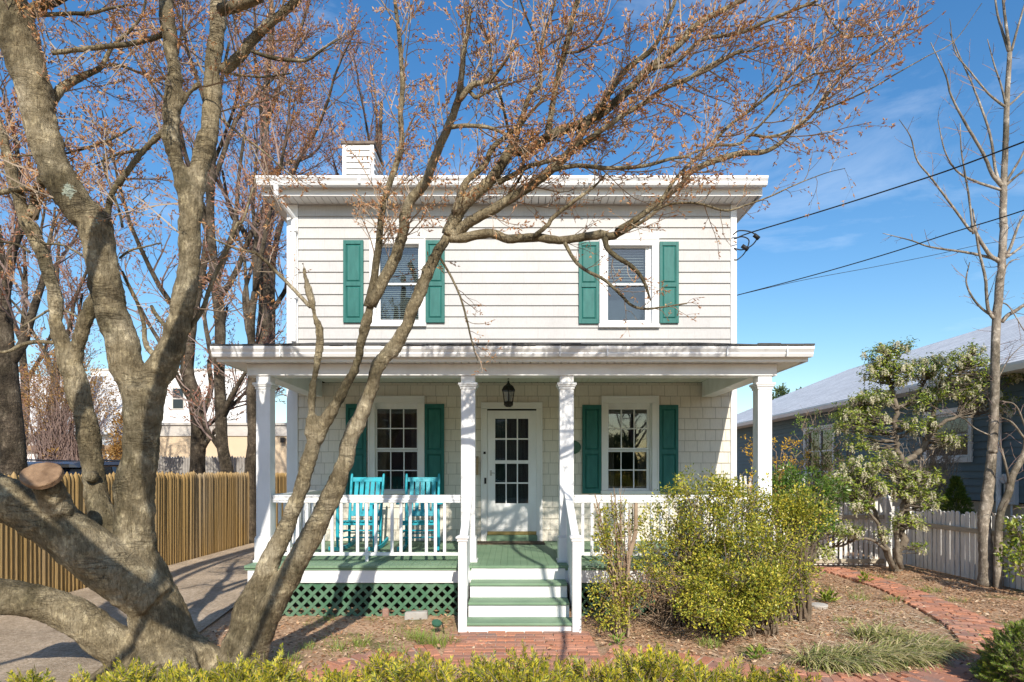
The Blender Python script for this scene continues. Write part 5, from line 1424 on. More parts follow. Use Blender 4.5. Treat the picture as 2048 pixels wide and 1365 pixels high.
limb_mb.build('branch', M['bark'], maple, smooth=True)


def sprout(paths, levels, rng, buds):
    """grow side shoots on the given paths ((K,4) x,y,z,r); returns tube list, fills buds with (pos, dir)"""
    tubes = []
    cur = paths
    for li_, lv in enumerate(levels):
        nxt = []
        for q in cur:
            X = q[:, :3]; seg = np.linalg.norm(np.diff(X, axis=0), axis=1); d = np.concatenate([[0], np.cumsum(seg)])
            tot = d[-1]
            if tot < 1e-4: continue
            s = lv['from'] * tot + rng.uniform(0, lv['sp'])
            while s < tot:
                f = np.array([np.interp(s, d, X[:, k]) for k in range(3)]); r = np.interp(s, d, q[:, 3])
                i = min(np.searchsorted(d, s, side='right') - 1, len(X) - 2); T = X[i + 1] - X[i]; T = T / (np.linalg.norm(T) + 1e-9)
                side = rng.normal(size=3); side -= T * side.dot(T); side /= np.linalg.norm(side) + 1e-9
                ang = math.radians(rng.uniform(*lv['ang']))
                dr = T * math.cos(ang) + side * math.sin(ang) + np.array(lv.get('pull', (0, 0, 0)))
                dr /= np.linalg.norm(dr)
                ln = rng.uniform(*lv['len']) * (1 - .45 * s / tot)
                K = lv['K']; st = ln / (K - 1); p = [f]; dd = dr
                r0 = min(r * .75, lv['r'] * rng.uniform(.75, 1.25)); r1 = r0 * lv.get('taper', .45)
                for k in range(K - 1):
                    dd = dd + rng.normal(size=3) * lv['wig'] + np.array([0, 0, lv['up']]); dd /= np.linalg.norm(dd)
                    p.append(p[-1] + dd * st)
                p = np.array(p)
                if lv.get('ok') is None or lv['ok'](p):
                    tubes.append((p, r0, r1))
                    nxt.append(np.hstack([p, np.linspace(r0, r1, K)[:, None]]))
                    nb_ = lv.get('buds', 0)
                    if nb_:
                        for _ in range(nb_):
                            t = rng.uniform(.12, 1) ** .38; j = t * (K - 1); a = min(int(j), K - 2)
                            buds.append((p[a] + (p[a + 1] - p[a]) * (j - a), (p[a + 1] - p[a]) + rng.normal(size=3) * st * .8))
                        buds.append((p[-1], dd * st))
                s += lv['sp'] * rng.uniform(.55, 1.45)
        cur = nxt
    return tubes


rgm = np.random.default_rng(101)
buds = []
def clear(p):           # keep twigs out of the house and its porch
    e = p[-1]; m_ = p[len(p) // 2]
    for v in (e, m_):
        if v[1] > 7.45 and abs(v[0]) < 3.8 and v[2] < 3.5: return False
        if v[1] > 9.6 and v[2] < 6.6 and abs(v[0]) < 4.2: return False
    return True
thin = [q for q in src if q[0, 3] < .20]
low = [q for q in thin if np.mean(q[:, 2]) < 3.0]
mid = [q for q in thin if 3.0 <= np.mean(q[:, 2]) < 4.15]
high = [q for q in thin if np.mean(q[:, 2]) >= 4.15]
def ingap(p):            # the crown's outline: open sky to the right, a clear wall below
    px = CX + p[-1][0] / p[-1][1] * F; py = CY - (p[-1][2] - HC) / p[-1][1] * F
    return clear(p) and px < 1905 - .72 * max(py, 0) + (py > 230) * 150
LV_H = [dict(sp=.098, len=(.28, .80), ang=(22, 62), r=.0066, K=6, wig=.13, up=.05, **{'from': .1}, pull=(.08, 0, .12), ok=ingap, buds=1),
        dict(sp=.064, len=(.11, .38), ang=(25, 60), r=.0036, K=5, wig=.16, up=.05, **{'from': .15}, pull=(.05, 0, .06), ok=ingap, buds=4),
        dict(sp=.072, len=(.04, .14), ang=(30, 65), r=.0022, K=4, wig=.16, up=.05, **{'from': .25}, ok=ingap, buds=4)]
LV_M = [dict(sp=.105, len=(.14, .55), ang=(30, 75), r=.0045, K=6, wig=.18, up=.03, **{'from': .22}, pull=(.15, 0, 0), ok=ingap, buds=1),
        dict(sp=.07, len=(.06, .24), ang=(30, 60), r=.0026, K=5, wig=.2, up=.04, **{'from': .2}, ok=ingap, buds=3)]
LV_L = [dict(sp=.40, len=(.12, .5), ang=(30, 75), r=.0045, K=6, wig=.18, up=.03, **{'from': .15}, ok=clear, buds=1),
        dict(sp=.10, len=(.06, .2), ang=(30, 60), r=.0025, K=5, wig=.2, up=.04, **{'from': .2}, ok=clear, buds=2)]
tb = sprout(high, LV_H, rgm, buds)
tb += sprout(low, LV_L, rgm, buds); tb += sprout(mid, LV_M, rgm, buds)
# shoots straight from the heavy upper stems
heavy = [catmull(p, 5) for k, p in limbs if k == 'T' and p[-1, 2] > 3.9]
tb += sprout(heavy, [dict(sp=.26, len=(.5, 1.3), ang=(45, 85), r=.009, K=7, wig=.16, up=.06, **{'from': .35}, pull=(.05, .25, .15), ok=clear)] + LV_H[1:], rgm, buds)
tw = MB(); tubes_np(tw, tb, 3)
tag(tw.build('twig', M['twig'], maple), kind='stuff')
bm2 = MB(); P = np.array([b[0] for b in buds]); T = np.array([b[1] for b in buds])
nb2 = len(P)
spindles(bm2, P, T, rgm.uniform(.015, .046, nb2), rgm.uniform(.0032, .0074, nb2))
tag(bm2.build('bud', M['bud'], maple), kind='stuff')
print('maple twigs', len(tb), 'buds', nb2)

# ------------------------------------------------------------------ trees behind the brown fence and the house
BG = {
 'a': ('bare dark-trunked tree at the photo edge, rising close behind the brown fence', """
T 9.6 9.5 : c3 90,260,140 80,130,135 c2 70,1250,130 45,950,120 25,700,105 12,450,85 0,250,70 -30,0,60
"""),
 'b': ('leaning bare trunk with a side limb, in front of the beige building', """
T 18 17.6 : c3 1160,330,92 1155,140,86 c2 1160,1290,84 1163,1150,88 1135,1000,80 1095,860,74 1105,750,64 1115,640,58 1140,480,50 1180,300,42 1210,100,38 c1 1225,1250,34 1215,1000,28 1235,800,22 1270,500,16
T 18 18.4 : c2 1190,1100,34 1235,950,30 1225,800,26 1290,640,20 1330,480,14
"""),
 'c': ('straight dark bare trunk standing between the leaning trunk and the porch', """
T 17 17 : c3 1340,330,80 1330,140,72 c2 1300,1290,66 1292,1100,64 1282,850,60 1288,600,60 1270,400,62 1245,200,54 1230,0,48 c1 1230,1200,44 1242,1000,38 1250,800,30 1290,500,22 1340,250,14
T 17 17.5 : c2 1265,330,40 1320,160,34 1370,20,30 c1 1385,1200,26 1400,1000,20 1440,700,14
"""),
 'd': ('slender crooked trunk with a snapped top just beside the porch column', """
T 15.5 15.5 : c3 1462,330,64 1462,130,62 c2 1478,1250,58 1468,1000,52 1482,800,50 1468,650,46 1474,500,42 1492,395,40
T 15.5 15.8 : c2 1466,600,22 1440,350,20 1425,180,16 1380,20,12
"""),
 'e': ('stout double bare trunk rising behind the porch roof and the house corner', """
T 20 20 : c3 1550,330,104 c2 1550,1000,104 1545,690,98 1552,500,78 1548,300,76 1545,100,82 1555,-20,70 c1 1572,1280,60 1562,1150,54 1552,900,48 1552,600,40 1575,300,30 1585,0,20
T 20 20.3 : c2 1585,720,44 1590,540,40 1590,380,36 1600,180,34 1640,0,30 c1 1660,1250,24 1700,1000,18
T 20 20.5 : c2 1520,150,36 1440,60,30 1390,-20,24 c1 1350,1250,20 1300,1000,14
"""),
}
crowns = {'a': None}
def bg_tree(key, extra, seed, hgt, spread, dens=1.0, name='bare_tree'):
    label, txt = BG[key]
    L_ = [p for k, p in parse(txt)]
    b = L_[0][0]
    t = thing(name, label, 'tree', (b[0], b[1], 0), 'bare trees behind the brown fence')
    m = MB(); rng = np.random.default_rng(seed); qs = []
    for i, p in enumerate(L_):
        if i == 0 and p[0, 2] > 0: p = np.vstack([[p[0, 0], p[0, 1], -.1, p[0, 3] * 1.15], p])
        q = catmull(p, 5); qs.append(q)
        m.tube([Vector(v[:3]) for v in q], [max(.01, v[3]) * (1 + rng.normal() * .03) for v in q], 9)
    mainlimbs = []
    for (bx_, bz_, ang, ln) in extra:      # leader limbs growing from a height on the trunk
        q0 = qs[0]; i = int(np.argmin(np.abs(q0[:, 2] - bz_))); s = q0[i]
        K = 12; p = [s[:3].copy()]; dd = np.array([math.sin(ang) , rng.normal() * .25, math.cos(ang)])
        for k in range(K - 1):
            dd = dd + rng.normal(size=3) * .09 + np.array([0, 0, .05]); dd /= np.linalg.norm(dd); p.append(p[-1] + dd * ln / (K - 1))
        r0 = min(s[3] * .8, .085); mainlimbs.append(np.hstack([np.array(p), np.linspace(r0, .015, K)[:, None]]))
    bd_ = []; tb_ = []
    for q in mainlimbs: m.tube([Vector(v[:3]) for v in q], list(q[:, 3]), 7)
    m.build('trunk', M['bgbark'], t, smooth=True)
    start = .0
    lv = [dict(sp=.42 / dens, len=(.8, 2.3), ang=(20, 55), r=.026, K=7, wig=.10, up=.07, **{'from': .12}),
          dict(sp=.27 / dens, len=(.4, 1.2), ang=(20, 50), r=.012, K=6, wig=.12, up=.06, **{'from': .15}, buds=1),
          dict(sp=.17 / dens, len=(.2, .6), ang=(20, 50), r=.0068, K=4, wig=.12, up=.06, **{'from': .15}, buds=3)]
    tb_ += sprout(mainlimbs, lv, rng, bd_)
    w_ = MB(); tubes_np(w_, tb_, 3); tag(w_.build('crown', M['bgtwig'], t), kind='stuff')
    P = np.array([b_[0] for b_ in bd_]); T = np.array([b_[1] for b_ in bd_]); n = len(P)
    u_ = MB(); spindles(u_, P, T, rng.uniform(.05, .13, n), rng.uniform(.010, .019, n)); tag(u_.build('bud', M['bgbud'], t), kind='stuff')
    print(key, 'twigs', len(tb_), 'buds', n)
    return t
bg_tree('a', [(0, 2.6, -.5, 2.5), (0, 3.3, .55, 2.6), (0, 4.2, .2, 3.5), (0, 4.8, -.2, 3.5)], 1, 9, 2, 1.05)
bg_tree('b', [(0, 2.2, .7, 2.6), (0, 3.0, .9, 2.6), (0, 3.5, -.6, 5), (0, 5.5, -.35, 6), (0, 7, .4, 6), (0, 9, -.15, 6), (0, 10, .3, 6)], 2, 9, 2, 1.1)
bg_tree('c', [(0, 2.3, -.9, 2.6), (0, 3.2, .6, 2.8), (0, 4.5, -.5, 4.5), (0, 6.5, .45, 6), (0, 8, -.3, 6.5), (0, 9.5, .25, 6), (0, 11, .0, 5)], 3, 9, 2, 1.15)
bg_tree('d', [(0, 5.0, -.4, 4), (0, 6.5, .35, 5), (0, 7, -.1, 5)], 4, 9, 2, 1.05)
bg_tree('e', [(0, 6.5, .45, 6), (0, 8, -.4, 6.5), (0, 9.5, .6, 7), (0, 11, .3, 7), (0, 12, -.2, 6), (0, 13, .55, 6), (0, 14.5, .05, 5)], 5, 9, 2, 1.2)
BG['f'] = ('fine-twigged bare tree standing behind the white chimney', """
T 24 24 : c4 300,2400,60 230,1200,40 240,1000,34 250,800,26 260,600,18
""")
bg_tree('f', [(0, 8.0, .35, 6), (0, 9.5, -.35, 6.5), (0, 11, .3, 6), (0, 12, -.1, 6), (0, 10, -.6, 6)], 6, 9, 2, 1.1)

BG['h'] = ('bare tree with many thin stems behind the white house, glimpsed beyond the maple limb', """
T 21 21 : c2 330,1700,60 330,1300,54 320,1000,46 340,700,36 330,400,26 345,100,16
T 21 21 : c2 330,1250,30 420,1000,26 440,700,20 480,400,14
""")
bg_tree('h', [(0, 2.6, -.6, 4), (0, 3.4, .6, 4.5), (0, 4.6, -.4, 4.5), (0, 5.6, .4, 5), (0, 7, -.1, 5)], 16, 9, 2, 1.2)
BG['i'] = ('second many-stemmed bare tree farther toward the photo edge, behind the white house', """
T 23 23 : c2 120,1700,60 130,1300,52 150,1000,44 130,700,34 150,400,24 140,100,16
""")
bg_tree('i', [(0, 2.8, .7, 4), (0, 3.6, -.5, 4.5), (0, 5, .4, 5), (0, 6.4, -.3, 5), (0, 8, .1, 5)], 17, 9, 2, 1.2)

# ------------------------------------------------------------------ pale bare tree by the side fence
PALE = """
T 9.75 9.75 : c9 1832,800,128 1828,700,104 1822,560,90 1812,420,84 1822,330,82 1843,180,72 1855,40,64 c8 1862,1300,62 1868,1150,60 1876,900,58 1882,600,56 1906,350,55 1920,150,50 1926,0,50 c7 1924,1300,48 1926,1100,44 1936,900,38 1946,600,35 1962,310,30
T 9.75 9.7 : c7 1962,310,24 1945,180,20 1930,60,18 1920,-60,15
T 9.75 9.9 : c7 1955,300,20 1915,170,17 1890,80,14 1876,-20,12
T 9.75 9.6 : c7 1972,300,18 2005,180,15 2040,60,12 2070,-40,10
T 9.75 9.3 : c7 1915,1085,30 1860,1020,26 1808,900,22 1702,720,18 1620,560,14 1588,440,11 1500,250,6
T 9.75 9.9 : c7 1912,1080,24 1880,1000,20 1845,780,17 1762,540,13 1692,380,10 1610,190,5
T 9.75 9.5 : c7 1912,1112,20 1762,1062,17 1652,1000,13 1582,880,10 1542,700,5
T 9.75 9.6 : c7 1940,1085,22 1985,1045,18 2046,995,14 2140,900,8
T 9.75 9.9 : c7 1945,1060,20 2000,970,16 2046,890,12 2110,760,7
T 9.75 9.9 : c7 1935,625,18 1900,600,17 1830,540,14 1732,420,11 1642,300,9 1612,110,4
T 9.75 9.6 : c7 1940,620,15 1912,500,13 1872,380,10 1832,230,5
T 9.75 9.8 : c7 1955,620,17 2000,580,14 2060,520,10
T 9.75 9.2 : c8 1905,215,34 1850,180,28 1785,85,24 1742,0,20 c7 1735,1350,20 1622,1200,17 1502,1040,14 1422,940,12 1382,800,9 1316,700,4
T 9.6 9.4 : c7 1750,1370,16 1722,1140,14 1682,900,10 1672,720,5
T 9.75 9.9 : c8 1890,205,22 1800,180,20 1700,160,17 1500,130,12 1380,90,9 1220,50,4
T 9.75 9.6 : c8 1940,195,24 1975,110,20 2015,0,16 c7 2060,1240,11
T 9.75 9.8 : c8 1945,190,20 1990,160,17 2050,110,13
T 9.75 9.6 : c8 1890,555,30 1858,535,26 1832,470,23 1820,310,20 1782,150,17 1760,0,14 c7 1745,1220,9
T 9.75 9.9 : c8 1885,550,18 1800,490,16 1742,420,14 1708,330,11 1728,220,6
T 9.75 9.6 : c8 1915,570,30 1950,530,28 2000,500,25 2060,460,22
T 9.75 9.5 : c8 1900,450,10 1960,480,9 2046,620,6
T 9.75 9.6 : c8 1900,330,10 1960,220,9 2020,200,6
T 9.75 9.6 : c8 1895,900,9 1960,780,7 2040,700,5
T 9.7 9.5 : c8 1845,1230,10 1760,1190,9 1690,1130,7 1600,1100,4
"""
pt = thing('bare_tree', 'slender pale-barked bare tree by the white side fence under the wires', 'tree', (7.45, 9.75, 0))
m = MB(); qs = []
for i, (k, p) in enumerate(parse(PALE)):
    q = catmull(p, 5)
    q[:, :3] += RNG.normal(size=(len(q), 3)) * q[:, 3:4] * .04
    m.tube([Vector(v[:3]) for v in q], [max(.003, v[3] * .8) for v in q], 10 if i == 0 else 6); qs.append(q)
m.build('trunk', M['palebark'], pt, smooth=True)
bd_ = []; rng = np.random.default_rng(31)
tb_ = sprout(qs[1:], [dict(sp=.22, len=(.12, .55), ang=(25, 60), r=.0055, K=5, wig=.10, up=.08, **{'from': .2}, buds=1), dict(sp=.14, len=(.05, .2), ang=(30, 60), r=.003, K=4, wig=.12, up=.06, **{'from': .2}, buds=1)], rng, bd_)
tb_ += sprout([q for q in qs[:1]], [dict(sp=.16, len=(.1, .6), ang=(55, 90), r=.006, K=5, wig=.12, up=.06, **{'from': .3}, buds=1), dict(sp=.14, len=(.05, .2), ang=(30, 60), r=.003, K=4, wig=.12, up=.06, **{'from': .2}, buds=1)], rng, bd_)
w_ = MB(); tubes_np(w_, tb_, 3)
P = np.array([b_[0] for b_ in bd_]); T = np.array([b_[1] for b_ in bd_]); spindles(w_, P, T, .018, .0035)
tag(w_.build('crown', M['bgtwig'], pt), kind='stuff')
sp_ = thing('sapling', 'thin crooked sapling stem behind the white fence next to the pale tree', 'tree', (7.9, 9.6, 0))
m = MB(); ql = []
for k, p in parse("""
T 9.55 9.55 : c9 1893,900,46 1895,560,42 1908,380,40 1955,260,40 1978,160,38 2046,30,34 c8 2060,1250,28 2090,1000,22 2100,700,15
T 9.55 9.4 : c9 1965,230,14 1940,100,12 c8 1900,1260,8
T 9.55 9.4 : c8 2055,1260,12 1980,1160,10 1900,1120,5
T 9.55 9.3 : c8 2060,1200,10 2000,1060,8 1920,1030,4
"""):
    q = catmull(p, 5); m.tube([Vector(v[:3]) for v in q], [max(.003, v[3]) for v in q], 8); ql.append(q)
m.build('trunk', M['palebark'], sp_, smooth=True)
bd_ = []; tb_ = sprout(ql, [dict(sp=.14, len=(.2, .6), ang=(30, 70), r=.005, K=5, wig=.15, up=.05, **{'from': .3}, buds=1), dict(sp=.12, len=(.06, .2), ang=(30, 60), r=.003, K=4, wig=.15, up=.04, **{'from': .2}, buds=1)], rng, bd_)
w_ = MB(); tubes_np(w_, tb_, 3); tag(w_.build('crown', M['bgtwig'], sp_), kind='stuff')
# ------------------------------------------------------------------ shrubs
def ell_points(rng, blobs, n, shell=.55):
    """points spread through a union of ellipsoids, weighted to their shells"""
    vol = np.array([b[3] * b[4] * b[5] for b in blobs]) ** .75; pick = rng.choice(len(blobs), n, p=vol / vol.sum())
    B = np.array(blobs)[pick]
    d = nrm(rng.normal(size=(n, 3))); r = rng.uniform(shell ** 3, 1, n) ** (1 / 3)
    return B[:, :3] + d * r[:, None] * B[:, 3:6], d


def pblob(px, py, Y, rx, ry, dep):
    c = at(px, py, Y); s = Y / F
    return (c.x, c.y, c.z, rx * s, dep, ry * s)


def sticks(mb, rng, roots, ends, r0, r1, wig=.12, K=7):
    """curved stems from roots to the given ends, bowing upward"""
    ps = []
    for e in ends:
        b = roots[rng.integers(len(roots))]; b = np.array(b, float) + rng.normal(size=3) * [.04, .04, 0]
        e = np.array(e, float); L_ = np.linalg.norm(e - b)
        t = np.linspace(0, 1, K)[:, None]
        mid = np.array([b[0] + (e[0] - b[0]) * .25, b[1] + (e[1] - b[1]) * .25, b[2] + (e[2] - b[2]) * .7])
        p = (1 - t) ** 2 * b + 2 * t * (1 - t) * mid + t ** 2 * e
        p[1:-1] += rng.normal(size=(K - 2, 3)) * wig * L_ * .12
        ps.append((p, rng.uniform(.7, 1.2) * r0, r1))
    tubes_np(mb, ps, 4)
    return ps


def clump_leaves(mb, rng, C, D_, per, rad, ln, wd, droop=0.0):
    n = len(C) * per
    C2 = np.repeat(C, per, 0); D2 = np.repeat(D_, per, 0)
    off = rng.normal(size=(n, 3)); off = off / np.linalg.norm(off, axis=1)[:, None] * (rng.uniform(0, 1, n) ** .5)[:, None] * rad
    T = nrm(off * 1.2 / rad + D2 * .5 + rng.normal(size=(n, 3)) * .5 + np.array([0, 0, -droop + .25]))
    Nn = nrm(rng.normal(size=(n, 3)) * .7 + np.array([0, 0, 1.]) + D2 * .4)
    leaves(mb, C2 + off, T, Nn, rng.uniform(*ln, n), rng.uniform(*wd, n))


def shrub(name, label, base, blobs, nclump, per, crad, ln, wd, leafmat, woodmat, seed, roots=None, stick=.012, nstick=140, group=None, cat='shrub', droop=0, shell=.5, bunch=0):
    rng = np.random.default_rng(seed)
    t = thing(name, label, cat, base, group)
    C, Dv = ell_points(rng, blobs, nclump, shell)
    if bunch:            # sprays grow in bunches on the branch ends, with holes between them
        k_ = rng.integers(0, bunch, nclump); C0, D0 = C[:bunch], Dv[:bunch]; C, Dv = C0[k_] + rng.normal(size=(nclump, 3)) * np.array([.085, .075, .055]), D0[k_]
    keep = C[:, 2] > .03; C, Dv = C[keep], Dv[keep]
    roots = roots or [base]
    w_ = MB(); idx = rng.choice(len(C), min(nstick, len(C)), False)
    ps = sticks(w_, rng, roots, C[idx], stick, .003)
    sub = []
    q = [np.hstack([p[0], np.linspace(p[1], p[2], len(p[0]))[:, None]]) for p in ps[::2]]
    sub = sprout(q, [dict(sp=.16, len=(.10, .35), ang=(30, 70), r=.004, K=4, wig=.2, up=.03, **{'from': .3})], rng, [])
    tubes_np(w_, sub, 3)
    w_.build('stem', woodmat, t)
    f = MB(); clump_leaves(f, rng, C, Dv, per, crad, ln, wd, droop)
    f.build('foliage', leafmat, t)
    return t, C, Dv, rng


hb = lambda *a: pblob(*a)
# yellow-green holly in front of the porch, and its spreading neighbour
shrub('holly_bush', 'tall yellow-green bush with upright stems in front of the porch railing', (1.95, 7.1, 0),
      [hb(1345, 985, 7.0, 28, 32, .22), hb(1400, 975, 7.0, 42, 24, .25), hb(1450, 985, 7.0, 40, 26, .25), hb(1330, 1045, 7.0, 36, 40, .25), hb(1395, 1050, 7.0, 55, 50, .3), hb(1455, 1060, 7.0, 50, 50, .3),
       hb(1355, 1110, 7.0, 60, 45, .3), hb(1420, 1130, 6.95, 60, 45, .35), hb(1290, 1060, 6.9, 30, 26, .2), hb(1500, 1000, 7.0, 30, 30, .25)],
      620, 18, .085, (.026, .046), (.014, .024), M['holly'], M['hollyb'], 41, [(1.75, 7.1, 0), (1.95, 7.15, 0), (2.15, 7.1, 0), (2.3, 7.2, 0)], .010, 120, shell=.35, bunch=85)
shrub('holly_bush', 'wide low yellow-green bush spreading over bare soil beside the brick path', (2.55, 6.75, 0),
      [hb(1480, 1090, 6.7, 50, 45, .3), hb(1535, 1075, 6.8, 50, 40, .3), hb(1580, 1120, 6.8, 34, 36, .3), hb(1420, 1170, 6.5, 55, 45, .35), hb(1490, 1165, 6.5, 60, 50, .4), hb(1550, 1165, 6.6, 50, 45, .35),
       hb(1380, 1210, 6.4, 50, 30, .3), hb(1460, 1225, 6.4, 60, 26, .3), hb(1545, 1230, 6.4, 45, 28, .3), hb(1330, 1170, 6.6, 40, 40, .3), hb(1575, 1240, 6.35, 22, 16, .15)],
      780, 18, .085, (.024, .044), (.014, .023), M['holly'], M['hollyb'], 42, [(2.3, 6.75, 0), (2.55, 6.75, 0), (2.8, 6.8, 0)], .012, 150, shell=.35, bunch=95)
shrub('holly_branch_bush', 'amber-tipped leafy bush arching in front of the outer porch column', (3.3, 7.35, 0),
      [hb(1545, 1020, 7.2, 45, 26, .22), hb(1590, 1010, 7.2, 34, 26, .2), hb(1610, 1035, 7.2, 24, 20, .18), hb(1500, 1035, 7.2, 30, 22, .2), hb(1560, 1050, 7.2, 34, 16, .2), hb(1600, 1075, 7.1, 26, 30, .2), hb(1585, 1150, 7.0, 30, 34, .2)],
      330, 16, .085, (.026, .044), (.014, .023), M['holly'], M['hollyb'], 43, [(3.2, 7.35, 0), (3.45, 7.4, 0)], .014, 60, shell=.3, bunch=45)
# the clipped, half-bare one next to the steps
cb_ = thing('clipped_bush', 'half-bare bush of cut upright brown sticks next to the steps', 'shrub', (1.2, 6.75, 0))
rng = np.random.default_rng(44); m = MB(); ps = []
for i in range(27):
    pxe = rng.choice([rng.uniform(1222, 1272), rng.uniform(1188, 1235)], p=[.68, .32]); pye = rng.uniform(970, 1050) if pxe > 1220 else rng.uniform(985, 1110); Ye = rng.uniform(6.55, 6.95)
    e = np.array(at(pxe, pye, Ye)); b = np.array([1.19 + rng.normal() * .035, 6.75 + rng.normal() * .05, 0]); t = np.linspace(0, 1, 8)[:, None]
    mid = np.array([b[0] + (e[0] - b[0]) * .1, b[1], .75]); p = (1 - t) ** 2 * b + 2 * t * (1 - t) * mid + t ** 2 * e; p[1:] += rng.normal(size=(7, 3)) * .010
    ps.append((p, rng.uniform(.008, .013), rng.uniform(.003, .008)))
tubes_np(m, ps, 5)
tubes_np(m, [(np.array([[1.17, 6.74, -.02], [1.185, 6.74, .25], [1.21, 6.75, .6], [1.26, 6.75, .9]]), .045, .022), (np.array([[1.2, 6.74, .5], [1.28, 6.74, .9], [1.33, 6.73, 1.1], [1.335, 6.73, 1.42]]), .028, .02)], 8)
q = [np.hstack([p[0], np.linspace(p[1], p[2], 8)[:, None]]) for p in ps]
bt = []
tubes_np(m, sprout(q, [dict(sp=.10, len=(.06, .34), ang=(25, 75), r=.0035, K=4, wig=.2, up=.02, **{'from': .12}, buds=1)], rng, bt), 3)
m.build('stem', M['drytwig'], cb_)
f = MB()
C, Dv = ell_points(rng, [hb(1215, 1090, 6.7, 26, 50, .15), hb(1205, 1060, 6.7, 18, 40, .15), hb(1290, 1115, 6.7, 26, 30, .15), hb(1230, 1180, 6.65, 50, 40, .2), hb(1222, 1230, 6.6, 46, 26, .2), hb(1225, 1020, 6.7, 26, 20, .15)], 230, .2)
clump_leaves(f, rng, C, Dv, 13, .07, (.024, .042), (.013, .021)); f.build('foliage', M['holly'], cb_)
f = MB(); C, Dv = ell_points(rng, [hb(1250, 1170, 6.65, 60, 40, .2), hb(1300, 1175, 6.6, 50, 30, .2)], 120, .2); clump_leaves(f, rng, C, Dv, 6, .07, (.015, .035), (.008, .016), .6); f.build('foliage', M['dryleaf'], cb_)
tang = thing('twig_tangle', 'tangle of thin dead brown twigs under the yellow-green bushes', 'dead twigs', (1.7, 6.9, 0))
m = MB(); ps = []
for i in range(120):
    b = np.array([rng.uniform(1.35, 2.3), rng.uniform(6.8, 7.3), rng.uniform(.0, .6)]); d = nrm(rng.normal(size=3) * [1, .4, .6] + [0, -.2, .1]); n = 6
    p = [b]
    for k in range(n - 1): d = nrm(d + rng.normal(size=3) * .22); p.append(p[-1] + d * rng.uniform(.06, .13))
    p = np.array(p); p[:, 2] = np.maximum(p[:, 2], .01); ps.append((p, rng.uniform(.003, .006), .0015))
tubes_np(m, ps, 3); tubes_np(m, sprout([np.hstack([p[0], np.full((6, 1), .004)]) for p in ps], [dict(sp=.12, len=(.05, .25), ang=(30, 70), r=.002, K=4, wig=.2, up=0, **{'from': .1})], rng, []), 3)
tag(m.build('twig', M['drytwig'], tang), kind='stuff')


# flowering pieris: trunks, leaf whorls, hanging cream flower sprays
def pieris(name, label, base, trunks, blobs, nclump, fl_frac, seed, ln=(.05, .085)):
    rng = np.random.default_rng(seed)
    t = thing(name, label, 'shrub', base, 'cream-flowering evergreen shrubs by the gate')
    m = MB(); qs = []
    for k, p in parse(trunks):
        q = catmull(p, 5); q[:, :3] += rng.normal(size=(len(q), 3)) * q[:, 3:4] * .2; qs.append(q); m.tube([Vector(v[:3]) for v in q], [max(.006, v[3] * .6) for v in q], 8)
    C, Dv = ell_points(rng, blobs, nclump, .45)
    allq = np.vstack(qs); ps = []
    for c in C:
        dist = np.linalg.norm(allq[:, :3] - c, axis=1) + (allq[:, 2] > c[2]) * .6; s = allq[np.argmin(dist)][:3]
        tt = np.linspace(0, 1, 5)[:, None]; mid = (s + c) / 2 + [0, 0, -.04]; p = (1 - tt) ** 2 * s + 2 * tt * (1 - tt) * mid + tt ** 2 * c; p[1:4] += rng.normal(size=(3, 3)) * .02
        ps.append((p, .011, .004))
    tubes_np(m, ps, 4)
    m.build('trunk', M['pwood'], t, smooth=True)
    f = MB(); per = 13
    n = len(C) * per; C2 = np.repeat(C, per, 0); D2 = np.repeat(Dv, per, 0)
    a = rng.uniform(0, 2 * np.pi, n); ax = nrm(D2 * .55 + np.array([0, 0, .8])); U, W = frame(ax)
    el = rng.uniform(-.35, .75, n)
    T = nrm(U * np.cos(a)[:, None] + W * np.sin(a)[:, None] + ax * el[:, None])
    leaves(f, C2 + T * .008 + rng.normal(size=(n, 3)) * .035, T, ax + rng.normal(size=(n, 3)) * .25, rng.uniform(*ln, n), rng.uniform(.016, .026, n), .2)
    f.build('foliage', M['pieris'], t)
    fl = rng.choice(len(C), int(len(C) * fl_frac), False); P = []; Td = []
    for i in fl:
        for s in range(rng.integers(5, 9)):
            d = nrm(np.array([rng.normal() * .55, rng.normal() * .55 - .25, -.25])); p = C[i] + [0, 0, .03] + rng.normal(size=3) * .015
            L_ = rng.uniform(.07, .13); k = 8
            for j in range(k):
                d = nrm(d + np.array([0, 0, -.32])); p = p + d * L_ / k; P.append(p + rng.normal(size=3) * .004); Td.append(np.array([rng.normal() * .4, rng.normal() * .4, -1]))
    fb_ = MB(); spindles(fb_, np.array(P), np.array(Td), rng.uniform(.018, .028, len(P)), rng.uniform(.010, .015, len(P)))
    tag(fb_.build('flower', M['pflower'], t), kind='stuff')
    return t
